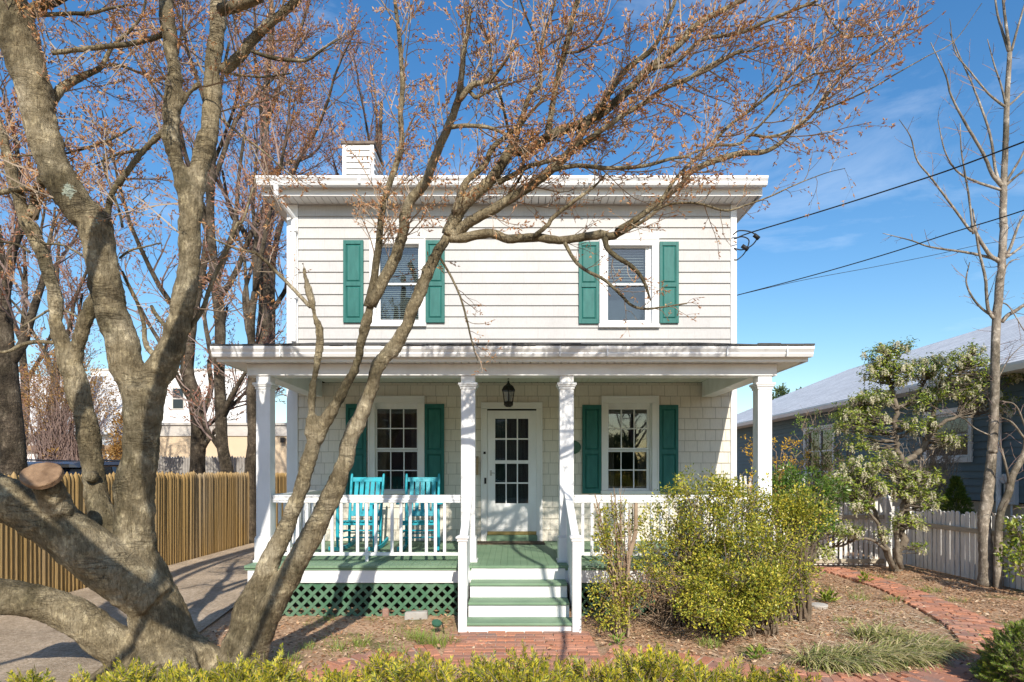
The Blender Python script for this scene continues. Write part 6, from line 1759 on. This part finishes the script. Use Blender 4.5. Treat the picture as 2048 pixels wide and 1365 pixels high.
pieris('pieris_shrub', 'tall flowering evergreen shrub with bare crooked trunks, beside the gate post', (6.95, 11.2, 0), """
T 11.2 11.1 : c9 1310,760,100 1320,600,80 1350,420,70 1360,250,62 1340,100,54 c8 1440,1320,60 1500,1220,52 1580,1160,40 1660,1120,26
T 11.2 11.3 : c9 1290,740,60 1240,600,44 1200,450,40 1150,330,34 1060,230,22
T 11.2 11.2 : c9 1350,260,46 1330,60,50 c8 1305,1330,50 1290,1220,48 1300,1080,44 1270,950,36 1240,820,26 1260,740,16
T 11.15 11.3 : c8 1300,1080,40 1400,1010,34 1480,900,28 1560,830,20 1640,780,12
T 11.15 11.0 : c8 1480,1240,44 1530,1060,38 1560,930,30 1640,860,22 1740,760,14
T 11.15 11.2 : c8 1290,1150,28 1190,1100,22 1100,1080,14
""", [hb(1757, 715, 11.1, 26, 26, .3), hb(1798, 698, 11.1, 26, 16, .3), hb(1745, 745, 11.1, 20, 20, .3), hb(1790, 745, 11.1, 34, 28, .35), hb(1838, 735, 11.1, 26, 22, .3), hb(1752, 790, 11.2, 34, 20, .3), hb(1880, 735, 11.1, 34, 26, .35), hb(1935, 715, 11.0, 34, 24, .3), hb(1960, 735, 11.0, 26, 24, .3),
      hb(1900, 775, 11.1, 44, 28, .35), hb(1845, 800, 11.1, 34, 24, .35), hb(1725, 810, 11.0, 32, 26, .3), hb(1700, 845, 11.0, 30, 28, .3), hb(1745, 845, 11.0, 30, 26, .3), hb(1840, 850, 11.0, 36, 20, .3), hb(1960, 790, 11.0, 34, 28, .3), hb(2020, 755, 10.9, 18, 16, .2), hb(2010, 810, 10.9, 22, 18, .2), hb(1900, 880, 11.0, 26, 14, .2), hb(1720, 885, 11.1, 40, 14, .25)],
   820, .26, 51)
pieris('pieris_shrub', 'lower flowering evergreen shrub hanging over the white gate in front of its taller neighbour', (6.1, 10.7, 0), """
T 10.7 10.6 : c9 1290,700,40 1230,560,36 1190,440,30 1120,350,20
T 10.7 10.5 : c9 1320,700,50 1300,500,44 1330,360,40 1370,240,34 1420,150,20
T 10.6 10.4 : c9 1250,600,30 1120,520,24 950,575,20 850,560,18 780,500,22 720,440,24
""", [hb(1720, 935, 10.6, 32, 22, .3), hb(1770, 925, 10.6, 34, 22, .3), hb(1810, 945, 10.6, 26, 18, .25), hb(1865, 958, 10.5, 16, 20, .2), hb(1690, 965, 10.6, 30, 26, .3), hb(1750, 965, 10.6, 36, 24, .3), hb(1810, 980, 10.5, 34, 22, .3), hb(1855, 1000, 10.5, 28, 20, .25), hb(1720, 1005, 10.4, 24, 22, .25), hb(1650, 1010, 10.2, 20, 26, .2),
      hb(1690, 1060, 10.2, 34, 14, .2), hb(1640, 1045, 10.0, 16, 24, .2), hb(1815, 1045, 10.5, 36, 16, .25), hb(1770, 1070, 10.5, 14, 14, .2), hb(1840, 1095, 10.5, 14, 10, .15), hb(1640, 1105, 9.6, 30, 12, .2)],
   460, .34, 52)
shrub('laurel_bush', 'bright green glossy-leaved bush between the porch column and the white gate', (4.35, 9.4, 0),
      [hb(1560, 955, 9.2, 36, 24, .35), hb(1620, 965, 9.4, 34, 28, .35), hb(1655, 985, 9.4, 28, 30, .3), hb(1590, 1000, 9.2, 40, 30, .35), hb(1560, 990, 9.1, 28, 30, .3), hb(1640, 1040, 9.2, 28, 26, .3), hb(1605, 1050, 9.2, 30, 30, .3)],
      360, 12, .07, (.05, .085), (.018, .028), mk('laurel_leaf', (.1, .2, .04), .3, island=[(.05, .11, .018), (.09, .18, .025), (.16, .26, .04), (.065, .13, .02), (.22, .29, .05)], trans=.25), M['pwood'], 53, None, .016, 70, droop=.35)

# forsythia and thin leafing twigs behind the porch corner
fo = thing('forsythia', 'yellow-flowering forsythia behind the porch corner and column', 'shrub', (5.1, 12.6, 0))
rng = np.random.default_rng(61); m = MB(); ends = []
for i in range(40):
    e = at(rng.uniform(1485, 1625), rng.uniform(870, 985), rng.uniform(12.2, 13)); ends.append(e)
ps = sticks(m, rng, [(4.9, 12.6, 0), (5.3, 12.7, 0), (5.6, 12.5, 0)], ends, .012, .004, .3, 9); m.build('stem', M['drytwig'], fo)
P = []; T = []
for p, _, _ in ps[:26]:
    for k in range(16):
        t = rng.uniform(.45, 1) * (len(p) - 1); a = min(int(t), len(p) - 2); c = p[a] + (p[a + 1] - p[a]) * (t - a)
        for j in range(8): P.append(c + rng.normal(size=3) * .035); T.append(rng.normal(size=3))
m = MB(); leaves(m, np.array(P), np.array(T), rng.normal(size=(len(P), 3)), rng.uniform(.035, .06, len(P)), rng.uniform(.018, .028, len(P))); tag(m.build('flower', M['forsy'], fo), kind='stuff')
lt = thing('leafing_shrub', 'thin twiggy shrub with sparse fresh green leaves against the blue house', 'shrub', (6.6, 13, 0))
m = MB(); ends = [at(rng.uniform(1585, 1720), rng.uniform(800, 960), rng.uniform(12.8, 13.3)) for i in range(38)]
ps = sticks(m, rng, [(6.4, 13, 0), (6.8, 13, 0)], ends, .012, .003, .35, 9)
q = [np.hstack([p[0], np.linspace(p[1], p[2], 9)[:, None]]) for p in ps]; bt = []
tubes_np(m, sprout(q, [dict(sp=.16, len=(.15, .5), ang=(25, 65), r=.004, K=5, wig=.15, up=.05, **{'from': .4}, buds=2)], rng, bt), 3); m.build('stem', M['drytwig'], lt)
C = np.array([b[0] for b in bt]); idx = rng.choice(len(C), 260, False); f = MB(); clump_leaves(f, rng, C[idx], np.tile([0, 0, 1.], (260, 1)), 6, .06, (.05, .085), (.02, .032)); f.build('foliage', M['grass'], lt)
# dense brown twigs low in front of the blue siding
bt_ = thing('bare_shrub', 'dense grey-brown leafless shrub against the blue house wall', 'shrub', (8.0, 11.9, 0))
m = MB(); ends = [at(rng.uniform(1790, 1950), rng.uniform(820, 890), rng.uniform(11.9, 12.5)) for i in range(60)]
ps = sticks(m, rng, [(7.95, 12.2, 0), (8.1, 12.1, 0)], ends, .012, .003, .35, 9); q = [np.hstack([p[0], np.linspace(p[1], p[2], 9)[:, None]]) for p in ps]
tubes_np(m, sprout(q, [dict(sp=.10, len=(.12, .4), ang=(25, 65), r=.005, K=4, wig=.18, up=.04, **{'from': .5})], rng, []), 3); tag(m.build('stem', mk('pale_twig', (.34, .28, .22), .85, (.45, .38, .31), 9), bt_), kind='stuff')

# little conifer
cf = thing('small_conifer', 'small cone-shaped dark green conifer beyond the side fence', 'conifer', (8.25, 11.6, 0))
c = at(1912, 1040, 11.6); m = MB(); n = 900; h_ = rng.uniform(0, 1, n) ** 1.3; zz = .75 + h_ * (at(1900, 958, 11.6).z - .75); R_ = .36 * (1 - h_) + .015; a = rng.uniform(0, 2 * np.pi, n); rr_ = R_ * rng.uniform(.35, 1, n) ** .6
P = np.stack([c.x + np.cos(a) * rr_, c.y + np.sin(a) * rr_, zz], -1); T = np.stack([np.cos(a) * .8, np.sin(a) * .8, rng.uniform(.3, 1.1, n)], -1)
m2 = MB()
for k in range(5): leaves(m2, P + rng.normal(size=(n, 3)) * .012, T + rng.normal(size=(n, 3)) * .35, rng.normal(size=(n, 3)), rng.uniform(.05, .10, n), rng.uniform(.010, .02, n))
m2.build('foliage', M['cedar'], cf); MB().tube([(c.x, c.y, -.05), (c.x, c.y, 1.4)], [.03, .01], 6).build('trunk', M['pwood'], cf)
# evergreens far behind the porch column, russet hedge behind the brown fence
for (px, py, Y, rx, ry, lab, mt_, seed) in ((1562, 815, 36, 18, 42, 'round far green tree top showing above the blue house roof by the porch column', 'farleaf', 71), (1604, 800, 40, 14, 18, 'small far tree top poking above the blue house roofline', 'farleaf', 72),):
    c = at(px, py, Y); t, *_ = shrub('distant_tree', lab, (c.x, c.y, 0), [hb(px, py, Y, rx, ry, .5), hb(px + rx * .4, py + ry * .5, Y, rx, ry * .6, .5)], 160, 9, .22, (.12, .26), (.06, .12), M[mt_], M['bgbark'], seed, None, .06, 30, cat='tree')
rs = shrub('russet_bush', 'bush holding russet dead leaves behind the brown fence, glimpsed between maple stems', (-11.3, 19, 0), [hb(265, 880, 19, 36, 60, .6), hb(250, 920, 19, 45, 40, .6), hb(120, 905, 18.8, 34, 24, .5), hb(285, 790, 19.5, 22, 40, .5)], 700, 10, .16, (.06, .12), (.03, .06), M['russet'], M['bgbark'], 73, None, .03, 60)
rs = shrub('russet_bush', 'second russet-leaved bush partly hiding the white house roof', (-13.8, 18.5, 0), [hb(120, 760, 18.5, 80, 55, .6), hb(190, 800, 18.5, 50, 50, .6), hb(60, 830, 18.4, 50, 40, .5)], 650, 8, .22, (.05, .10), (.02, .04), M['russet'], M['bgtwig'], 74, [(-13.8, 18.5, 0), (-13, 18.6, 0)], .022, 260)

# ------------------------------------------------------------------ yew hedge and yew bush: sprays of flat needles
def yew(name, label, base, P, Dv, mat, rng, sl=(.07, .13), nl=(.026, .040), nn=26, cat='hedge'):
    t = thing(name, label, cat, base)
    n = len(P); S = rng.uniform(*sl, n); ax = nrm(Dv + rng.normal(size=(n, 3)) * .45); U, W = frame(ax)
    ro = rng.uniform(0, 2 * np.pi, n)[:, None]; side = U * np.cos(ro) + W * np.sin(ro); up = np.cross(side, ax)
    k = np.arange(nn)[None, :]; s = (k // 2 + .5) / (nn / 2); sg = np.where(k % 2, 1., -1.) 
    B = P[:, None] + ax[:, None] * (s * S[:, None])[..., None]
    jit = rng.normal(size=(n, nn, 3)) * .22
    T = side[:, None] * sg[..., None] * (1 - .55 * s ** 2)[..., None] + ax[:, None] * (.55 + .9 * s ** 2)[..., None] + up[:, None] * .25 + jit
    Nn = np.broadcast_to(up[:, None], T.shape)
    f = MB(); L_ = rng.uniform(*nl, (n, nn)) * (1 - .25 * s)
    leaves(f, B.reshape(-1, 3), T.reshape(-1, 3), Nn.reshape(-1, 3) + 0.0, L_.ravel(), np.full(n * nn, .0068), .08)
    f.build('foliage', mat, t)
    w_ = MB(); tubes_np(w_, [(np.array([P[i] - ax[i] * .12 - [0, 0, .05], P[i], P[i] + ax[i] * S[i]]), .004, .0012) for i in range(n)], 3)
    w_.build('stem', M['hollyb'], t)
    return t
rng = np.random.default_rng(81)
def hedge_top(x):
    px = CX + x / 3.15 * F
    return np.interp(px, [40, 120, 260, 330, 420, 560, 640, 760, 900, 1000, 1150, 1300, 1420, 1520, 1600], [.60, .655, .66, .72, .71, .675, .69, .715, .74, .72, .74, .745, .72, .70, .62]) 
n = 3800
x = rng.uniform(-2.75, 1.55, n); yy = rng.uniform(2.85, 3.6, n)
bump = .035 * np.sin(x * 9 + 1) + .028 * np.sin(x * 23 + yy * 9) + .02 * np.sin(yy * 17 + x * 5)
z = hedge_top(x) - .06 + bump - ((yy - 3.2) / .42) ** 2 * .10 - rng.uniform(0, 1, n) ** 2 * .22
P = np.stack([x, yy, z], -1)
Dv = np.stack([rng.normal(size=n) * .45, (yy - 3.25) * 1.2 - .25 + rng.normal(size=n) * .35, np.ones(n) * .9], -1)
yew('yew_hedge', 'clipped yellow-green yew hedge along the bottom of the picture', (-.6, 3.2, 0), P, Dv, M['yew'], rng)
n = 1500
d = nrm(rng.normal(size=(n, 3))); d[:, 2] = np.abs(d[:, 2]) * 1.0 - .25; d = nrm(d)
P = np.array([4.42, 4.95, .12]) + d * np.array([.58, .5, .42]) * rng.uniform(.8, 1.02, n)[:, None]
P[:, 2] = np.maximum(P[:, 2], .02)
yew('yew_bush', 'rounded dark green yew bush at the bend of the brick path', (4.45, 4.95, 0), P, d + [0, 0, .3], M['yewdark'], rng, (.06, .11), cat='shrub')
# rim of a shrub at the side fence
shrub('broadleaf_bush', 'dark broad-leaved bush with dry flower heads in front of the side fence', (7.35, 8.7, 0), [hb(2045, 1065, 8.7, 30, 30, .2), hb(2030, 1120, 8.7, 26, 30, .2), hb(2050, 1030, 8.8, 16, 20, .15)], 90, 8, .07, (.05, .08), (.03, .045), M['pieris'], M['drytwig'], 83, None, .01, 40)

# ------------------------------------------------------------------ ground plants
def clump(name, label, c, rx, ry, n, ln, wd, mat, rng, droop=(1.3, 2.3), lean=None, cat='grass clump', group=None):
    P = np.stack([c[0] + rng.uniform(-1, 1, n) * rx, c[1] + rng.uniform(-1, 1, n) * ry, np.full(n, c[2] - .02)], -1)
    q = ((P[:, 0] - c[0]) / max(rx, .01)) ** 2 + ((P[:, 1] - c[1]) / max(ry, .01)) ** 2; P = P[q <= 1]; n = len(P)
    H = np.stack([(P[:, 0] - c[0]) / rx * .6 + rng.normal(size=n) * .6, (P[:, 1] - c[1]) / ry * .6 + rng.normal(size=n) * .6, np.zeros(n)], -1)
    if lean is not None: H += np.array([lean[0], lean[1], 0])
    m = MB(); blades(m, P, H, rng.uniform(*ln, n), rng.uniform(*wd, n), rng.uniform(*droop, n))
    o = m.build(name, mat, None, smooth=True)
    return tag(o, label, cat, group)
rng = np.random.default_rng(91)
G1 = 'arching strap-leaved clumps at the bed edge'
clump('liriope_clump', 'big arching clump of striped strap leaves closest to the hedge, where the path bends', (2.98, 5.72, 0), .34, .22, 620, (.28, .46), (.009, .015), M['liri'], rng, (1.7, 2.7), (.55, -.35), group=G1)
clump('liriope_clump', 'middle arching clump of strap leaves along the inner edge of the brick bend', (3.5, 5.88, 0), .36, .24, 620, (.26, .44), (.009, .015), M['liri'], rng, (1.7, 2.7), (.6, -.35), group=G1)
clump('liriope_clump', 'tawny arching strap-leaf clump nearest the dark yew bush', (4.05, 6.2, 0), .30, .28, 560, (.26, .42), (.009, .015), M['liri'], rng, (1.7, 2.7), (.6, -.2), group=G1)
clump('liriope_clump', 'greener strap-leaf clump set back behind the others', (3.85, 6.62, 0), .24, .2, 300, (.2, .32), (.009, .015), M['liri'], rng, (1.1, 2.0), (.35, 0), group=G1)
G2 = 'young grass tufts in the bare soil'
tufts = [((875, 1290), .20, .10, 230, 'wide grass tuft near the foot of the steps', .24), ((835, 1278), .12, .10, 120, 'grass tuft beside the wide one near the steps', .2), ((723, 1290), .10, .08, 90, 'upright grass tuft midway between maple and steps', .22), ((675, 1300), .07, .06, 50, 'thin grass tuft in the maple shadow stripe', .2),
         ((620, 1297), .08, .07, 60, 'small grass tuft beside the maple stem base', .16), ((655, 1240), .10, .06, 60, 'low pale grass tuft below the lattice', .12), ((790, 1310), .16, .07, 110, 'flattened straw-green tuft at the edge of the bricks', .2), ((587, 1320), .08, .06, 50, 'grass tuft low in front of the maple base', .15),
         ((1420, 1292), .11, .09, 110, 'dark green tuft under the spreading bush', .18), ((1718, 1199), .12, .09, 90, 'green tuft in the middle of the round bed', .2), ((1690, 1245), .14, .08, 90, 'low sprawling weed patch in the round bed', .14), ((1850, 1182), .26, .12, 150, 'long grass tuft beyond the brick path by the side fence', .14), ((1770, 1155), .2, .09, 100, 'thin grass strip beside the far brick path', .12), ((1790, 1200), .15, .09, 90, 'grass tuft at the inner rim of the far brick path', .16), ((1915, 1202), .16, .09, 80, 'short grass tuft on the outer rim of the brick bend', .12)]
for (p, rx, ry, n, lab, ln) in tufts:
    c = gr(*p); clump('grass_tuft', lab, c, rx, ry, n, (ln * .5, ln), (.004, .007), M['grass'], rng, (.5, 1.7), None, 'grass tuft', G2)
for (p, n, lab, seed, sc) in (((1238, 1290), 26, 'small bright green seedling beside the bush sticks', 1, 1), ((1515, 1320), 40, 'leafy green weed by the brick path near the strap grass', 2, 1.2), ((1655, 1205), 60, 'small pale-flowered evergreen plant in the round bed', 3, 1.6), ((1730, 1165), 40, 'small evergreen plant by the far brick path', 4, 1.4)):
    c = gr(*p); m = MB(); a = rng.uniform(0, 2 * np.pi, n); e = rng.uniform(.1, 1.3, n); T = np.stack([np.cos(a) * np.cos(e), np.sin(a) * np.cos(e), np.sin(e)], -1)
    leaves(m, np.array(c) + T * rng.uniform(.01, .09, n)[:, None] * sc, T + rng.normal(size=(n, 3)) * .3, np.tile([0, 0, 1.], (n, 1)) + rng.normal(size=(n, 3)) * .3, rng.uniform(.04, .08, n) * sc, rng.uniform(.02, .035, n) * sc)
    tag(m.build('garden_plant', M['pieris'] if seed > 2 else M['grass']), lab, 'plant')
# daffodil-yellow bloom in the hedge gap
c = at(1303, 1318, 3.9); m = MB(); n = 70; T = nrm(rng.normal(size=(n, 3)) + [0, -.3, .6]); leaves(m, np.array(c) + T * rng.uniform(.0, .05, n)[:, None] + rng.normal(size=(n, 3)) * [.03, .02, .012], T, rng.normal(size=(n, 3)), .03, .018)
pl_ = thing('yellow_flower', 'bright yellow flower head poking up behind the hedge', 'flower', (c.x, c.y, 0)); m.build('flower_head', M['yellowfl'], pl_); MB().tube([(c.x, c.y, -.03), (c.x + .01, c.y, .3), tuple(c)], .004, 5).build('stem', M['grass'], pl_)

# fallen leaves, chips and straw
n = 42000
X = rng.uniform(-3.3, 7.5, n); Y_ = rng.uniform(5.0, 11.4, n)
dens = np.where(X > .85, 1.0, .75); keepm = rng.uniform(0, 1, n) < dens
inb = (X > -.68) & (X < .86) & (Y_ < 7.6) & (Y_ > 5.3); porch = (X > -3.3) & (X < 3.4) & (Y_ > 7.62)
pc = catmull([(.86, 5.92), (1.5, 5.62), (2.2, 5.15), (3.1, 4.95), (4.0, 5.25), (4.75, 6.0), (5.2, 6.95), (5.5, 8.1), (5.74, 9.3), (5.8, 10.4), (5.75, 11.5)], 6); pc2 = catmull([(-.68, 5.97), (-1.0, 5.84), (-1.32, 5.58), (-1.54, 5.2), (-1.66, 4.6)], 6)
XY = np.stack([X, Y_], -1); dp = np.min(np.linalg.norm(XY[:, None] - np.vstack([pc, pc2])[None], axis=2), axis=1)
onpath = (dp < .36) & (rng.uniform(0, 1, n) > .05)
k = keepm & ~porch & ~onpath & ~(inb & (rng.uniform(0, 1, n) > .04))
X, Y_ = X[k], Y_[k]; n = len(X)
onp = (dp[k] < .4) | inb[k]
Z = np.where(onp, .026, np.maximum(-.012 + .009 * np.sin(X * 3.1 + 1.3 * np.sin(Y_ * 2.2)) * np.sin(Y_ * 2.7 + X) + .004 * np.sin(X * 9.1 + Y_ * 4) * np.sin(Y_ * 8.3 - X * 3), -.04)) + rng.uniform(.002, .012, n)
a = rng.uniform(0, 2 * np.pi, n); T = np.stack([np.cos(a), np.sin(a), rng.normal(size=n) * .25], -1)
m = MB(); ln = np.where(rng.uniform(0, 1, n) < .4, rng.uniform(.05, .11, n), rng.uniform(.025, .06, n)); wd = np.where(ln > .06, .005, ln * rng.uniform(.35, .7, n))
leaves(m, np.stack([X, Y_, Z], -1), T, np.tile([0, 0, 1.], (n, 1)) + rng.normal(size=(n, 3)) * .4, ln, wd, .3)
tag(m.build('leaf_litter', M['litter']), 'brown fallen leaves and straw lying on the garden soil', 'leaf litter', kind='stuff')
n = 5200; X = rng.uniform(2.0, 5.3, n); Y_ = rng.uniform(5.6, 9.6, n); s = ((X - 3.6) / 1.55) ** 2 + ((Y_ - 7.3) / 2.0) ** 2 < 1; X, Y_ = X[s], Y_[s]; n = len(X)
m = MB(); a = rng.uniform(0, 2 * np.pi, n); leaves(m, np.stack([X, Y_, rng.uniform(-.004, .022, n)], -1), np.stack([np.cos(a), np.sin(a), rng.normal(size=n) * .18], -1), np.tile([0, 0, 1.], (n, 1)) + rng.normal(size=(n, 3)) * .3, rng.uniform(.05, .16, n), rng.uniform(.004, .008, n), .1)
tag(m.build('dry_straw', mk('dry_straw', (.6, .48, .33), .85, island=[(.55, .43, .30), (.70, .58, .43), (.46, .36, .24), (.62, .50, .33)]), None), 'pale straw and dead stems scattered over the round bed', 'straw', kind='stuff')
# short sparse ground green in the bare bed
n = 2600; X = rng.uniform(-2.4, -.75, n); Y_ = rng.uniform(5.7, 7.5, n); w_ = np.sin(X * 5 + 1) * np.sin(Y_ * 4.3 + X * 2) + rng.normal(size=n) * .35; s = w_ > .35; X, Y_ = X[s], Y_[s]; n = len(X)
X2 = rng.uniform(3.2, 5.2, 1800); Y2 = rng.uniform(6.6, 9.5, 1800); w_ = np.sin(X2 * 5 + 1) * np.sin(Y2 * 4.3 + X2 * 2) + rng.normal(size=1800) * .35; s = w_ > .5; X = np.concatenate([X, X2[s]]); Y_ = np.concatenate([Y_, Y2[s]]); n = len(X)
m = MB(); blades(m, np.stack([X, Y_, np.full(n, -.03)], -1), rng.normal(size=(n, 3)) * [1, 1, 0], rng.uniform(.04, .11, n), rng.uniform(.003, .006, n), rng.uniform(.3, 1.5, n), 4)
tag(m.build('sparse_grass', M['grass']), kind='stuff')

# small garden things
c = gr(884, 1268); sl_ = thing('garden_light', 'small solar garden light with a tilted green disc next to the steps', 'garden light', (c.x, c.y, 0))
m = MB(); m.tube([(c.x + .03, c.y, -.03), (c.x + .005, c.y, .1), (c.x - .0, c.y, .13)], .006, 6); m.build('stake', M['black'], sl_)
m = MB(); m.tube([Vector((c.x - .06, c.y, .10)), Vector((c.x - .055, c.y - .012, .125))], [.05, .055], 16); m.tube([(c.x - .05, c.y, .11), (c.x, c.y, .1)], .006, 6); m.build('disc', M['plaque'], sl_, smooth=False)
c = gr(833, 1236); m = MB(); m.hull8([(c.x - .14, c.y - .06, -.05), (c.x + .14, c.y - .05, -.05), (c.x + .14, c.y + .06, -.05), (c.x - .14, c.y + .06, -.05)], [(c.x - .135, c.y - .05, .075), (c.x + .135, c.y - .045, .08), (c.x + .13, c.y + .05, .085), (c.x - .13, c.y + .05, .07)])
tag(m.build('concrete_block', M['concrete'], None, .01), 'grey concrete block lying at the foot of the lattice', 'block')
for i, (px, py, lab) in enumerate(((772, 1231, 'loose reddish brick standing against the lattice'),)):
    c = gr(px, py); m = MB(); m.box(c.x - .04, c.x + .04, c.y - .05, c.y + .05, -.03, .09); tag(m.build('loose_brick', M['brick'], None, .012), lab, 'brick')
c = gr(1637, 1214); m = MB(); m.lathe([(.10, -.03), (.115, .02), (.11, .035), (.06, .045)], (c.x, c.y, 0), 18); tag(m.build('stepping_stone', M['stone'], None, smooth=False), 'round pale stone lying in the bed beside the wide bush', 'stone')
for (px, py, w_, lab) in ((1590, 1195, .13, 'long pale flat stone tucked under the wide bush'),):
    c = gr(px, py); m = MB(); m.hull8([(c.x - w_, c.y - .05, -.04), (c.x + w_, c.y - .06, -.04), (c.x + w_, c.y + .06, -.04), (c.x - w_, c.y + .05, -.04)], [(c.x - w_ * .8, c.y - .04, .05), (c.x + w_ * .85, c.y - .04, .04), (c.x + w_ * .8, c.y + .05, .055), (c.x - w_ * .85, c.y + .04, .045)]); tag(m.build('flat_stone', M['stone'], None, .012), lab, 'stone')

# ------------------------------------------------------------------ across the street: what the window panes mirror
sheet('street', [(-60, -13), (60, -13), (60, -6.5), (-60, -6.5)], .004, mk('asphalt', (.055, .055, .056), .9, (.08, .08, .08), 8, bump=.2))
oh = thing('brick_house', 'dark red brick house across the street, mirrored in the porch window panes', 'house', (-12, -24, 0))
m = MB(); m.box(-24, 1.5, -32, -24, -.05, 6.2); m.build('wall', mk_courses('opposite_brick', (.20, .07, .045), (.16, .06, .04), (.3, .27, .24), .22, .07), oh)
m = MB(); m.prism([(-33, 6.2), (-23, 6.2), (-28, 9.2)], 'x', -24.6, 2.1); m.build('roof', M['roof'], oh)
for x in (-20, -15, -10, -5, -1.5):
    for z in (1.2, 4.0): f = MB(); f.box(x, x + 1.1, -23.995, -23.93, z, z + 1.5); w_ = f.build('window', M['white'], oh); f = MB(); f.box(x + .08, x + 1.02, -23.928, -23.92, z + .08, z + 1.42); f.build('pane', M['carglass'], w_)
for i, (x, y, lab) in enumerate(((5.5, -17, 'tall clipped evergreen across the street, mirrored beside the door'), (9.5, -17.5, 'broad evergreen across the street, mirrored in the window by the shrubs'), (14.5, -18, 'outermost evergreen across the street'))):
    shrub('evergreen_tree', lab, (x, y, 0), [(x, y, 1.6, 2.2, 1.6, 1.7), (x + .6, y, 2.9, 1.3, 1.2, 1.1)], 900, 8, .28, (.16, .3), (.08, .14), M['farleaf'], M['bgbark'], 200 + i, None, .06, 30, cat='tree')
BG['g'] = ('bare branching tree across the street, mirrored in the window panes', """
T 10 10 : c6 1000,0,60 1000,-200,50
""")
t = thing('bare_tree', BG['g'][0], 'tree', (8, -21, 0)); m = MB(); rng = np.random.default_rng(77)
st_ = [np.array([[8, -21, -.1, .3], [8.1, -21, 2, .25], [8.0, -21, 4, .2], [8.2, -21, 7, .12], [8.1, -21, 10, .05]])]
tb_ = sprout([catmull(st_[0], 5)], [dict(sp=.5, len=(3, 6), ang=(30, 60), r=.10, K=8, wig=.1, up=.08, **{'from': .25}), dict(sp=.5, len=(1, 2.5), ang=(25, 55), r=.04, K=6, wig=.12, up=.06, **{'from': .2}), dict(sp=.35, len=(.4, 1), ang=(25, 55), r=.018, K=4, wig=.12, up=.06, **{'from': .2})], rng, [])
m.tube([Vector(v[:3]) for v in st_[0]], list(st_[0][:, 3]), 9); m.build('trunk', M['bgbark'], t, smooth=True); m = MB(); tubes_np(m, tb_, 3); tag(m.build('crown', M['bgtwig'], t), kind='stuff')
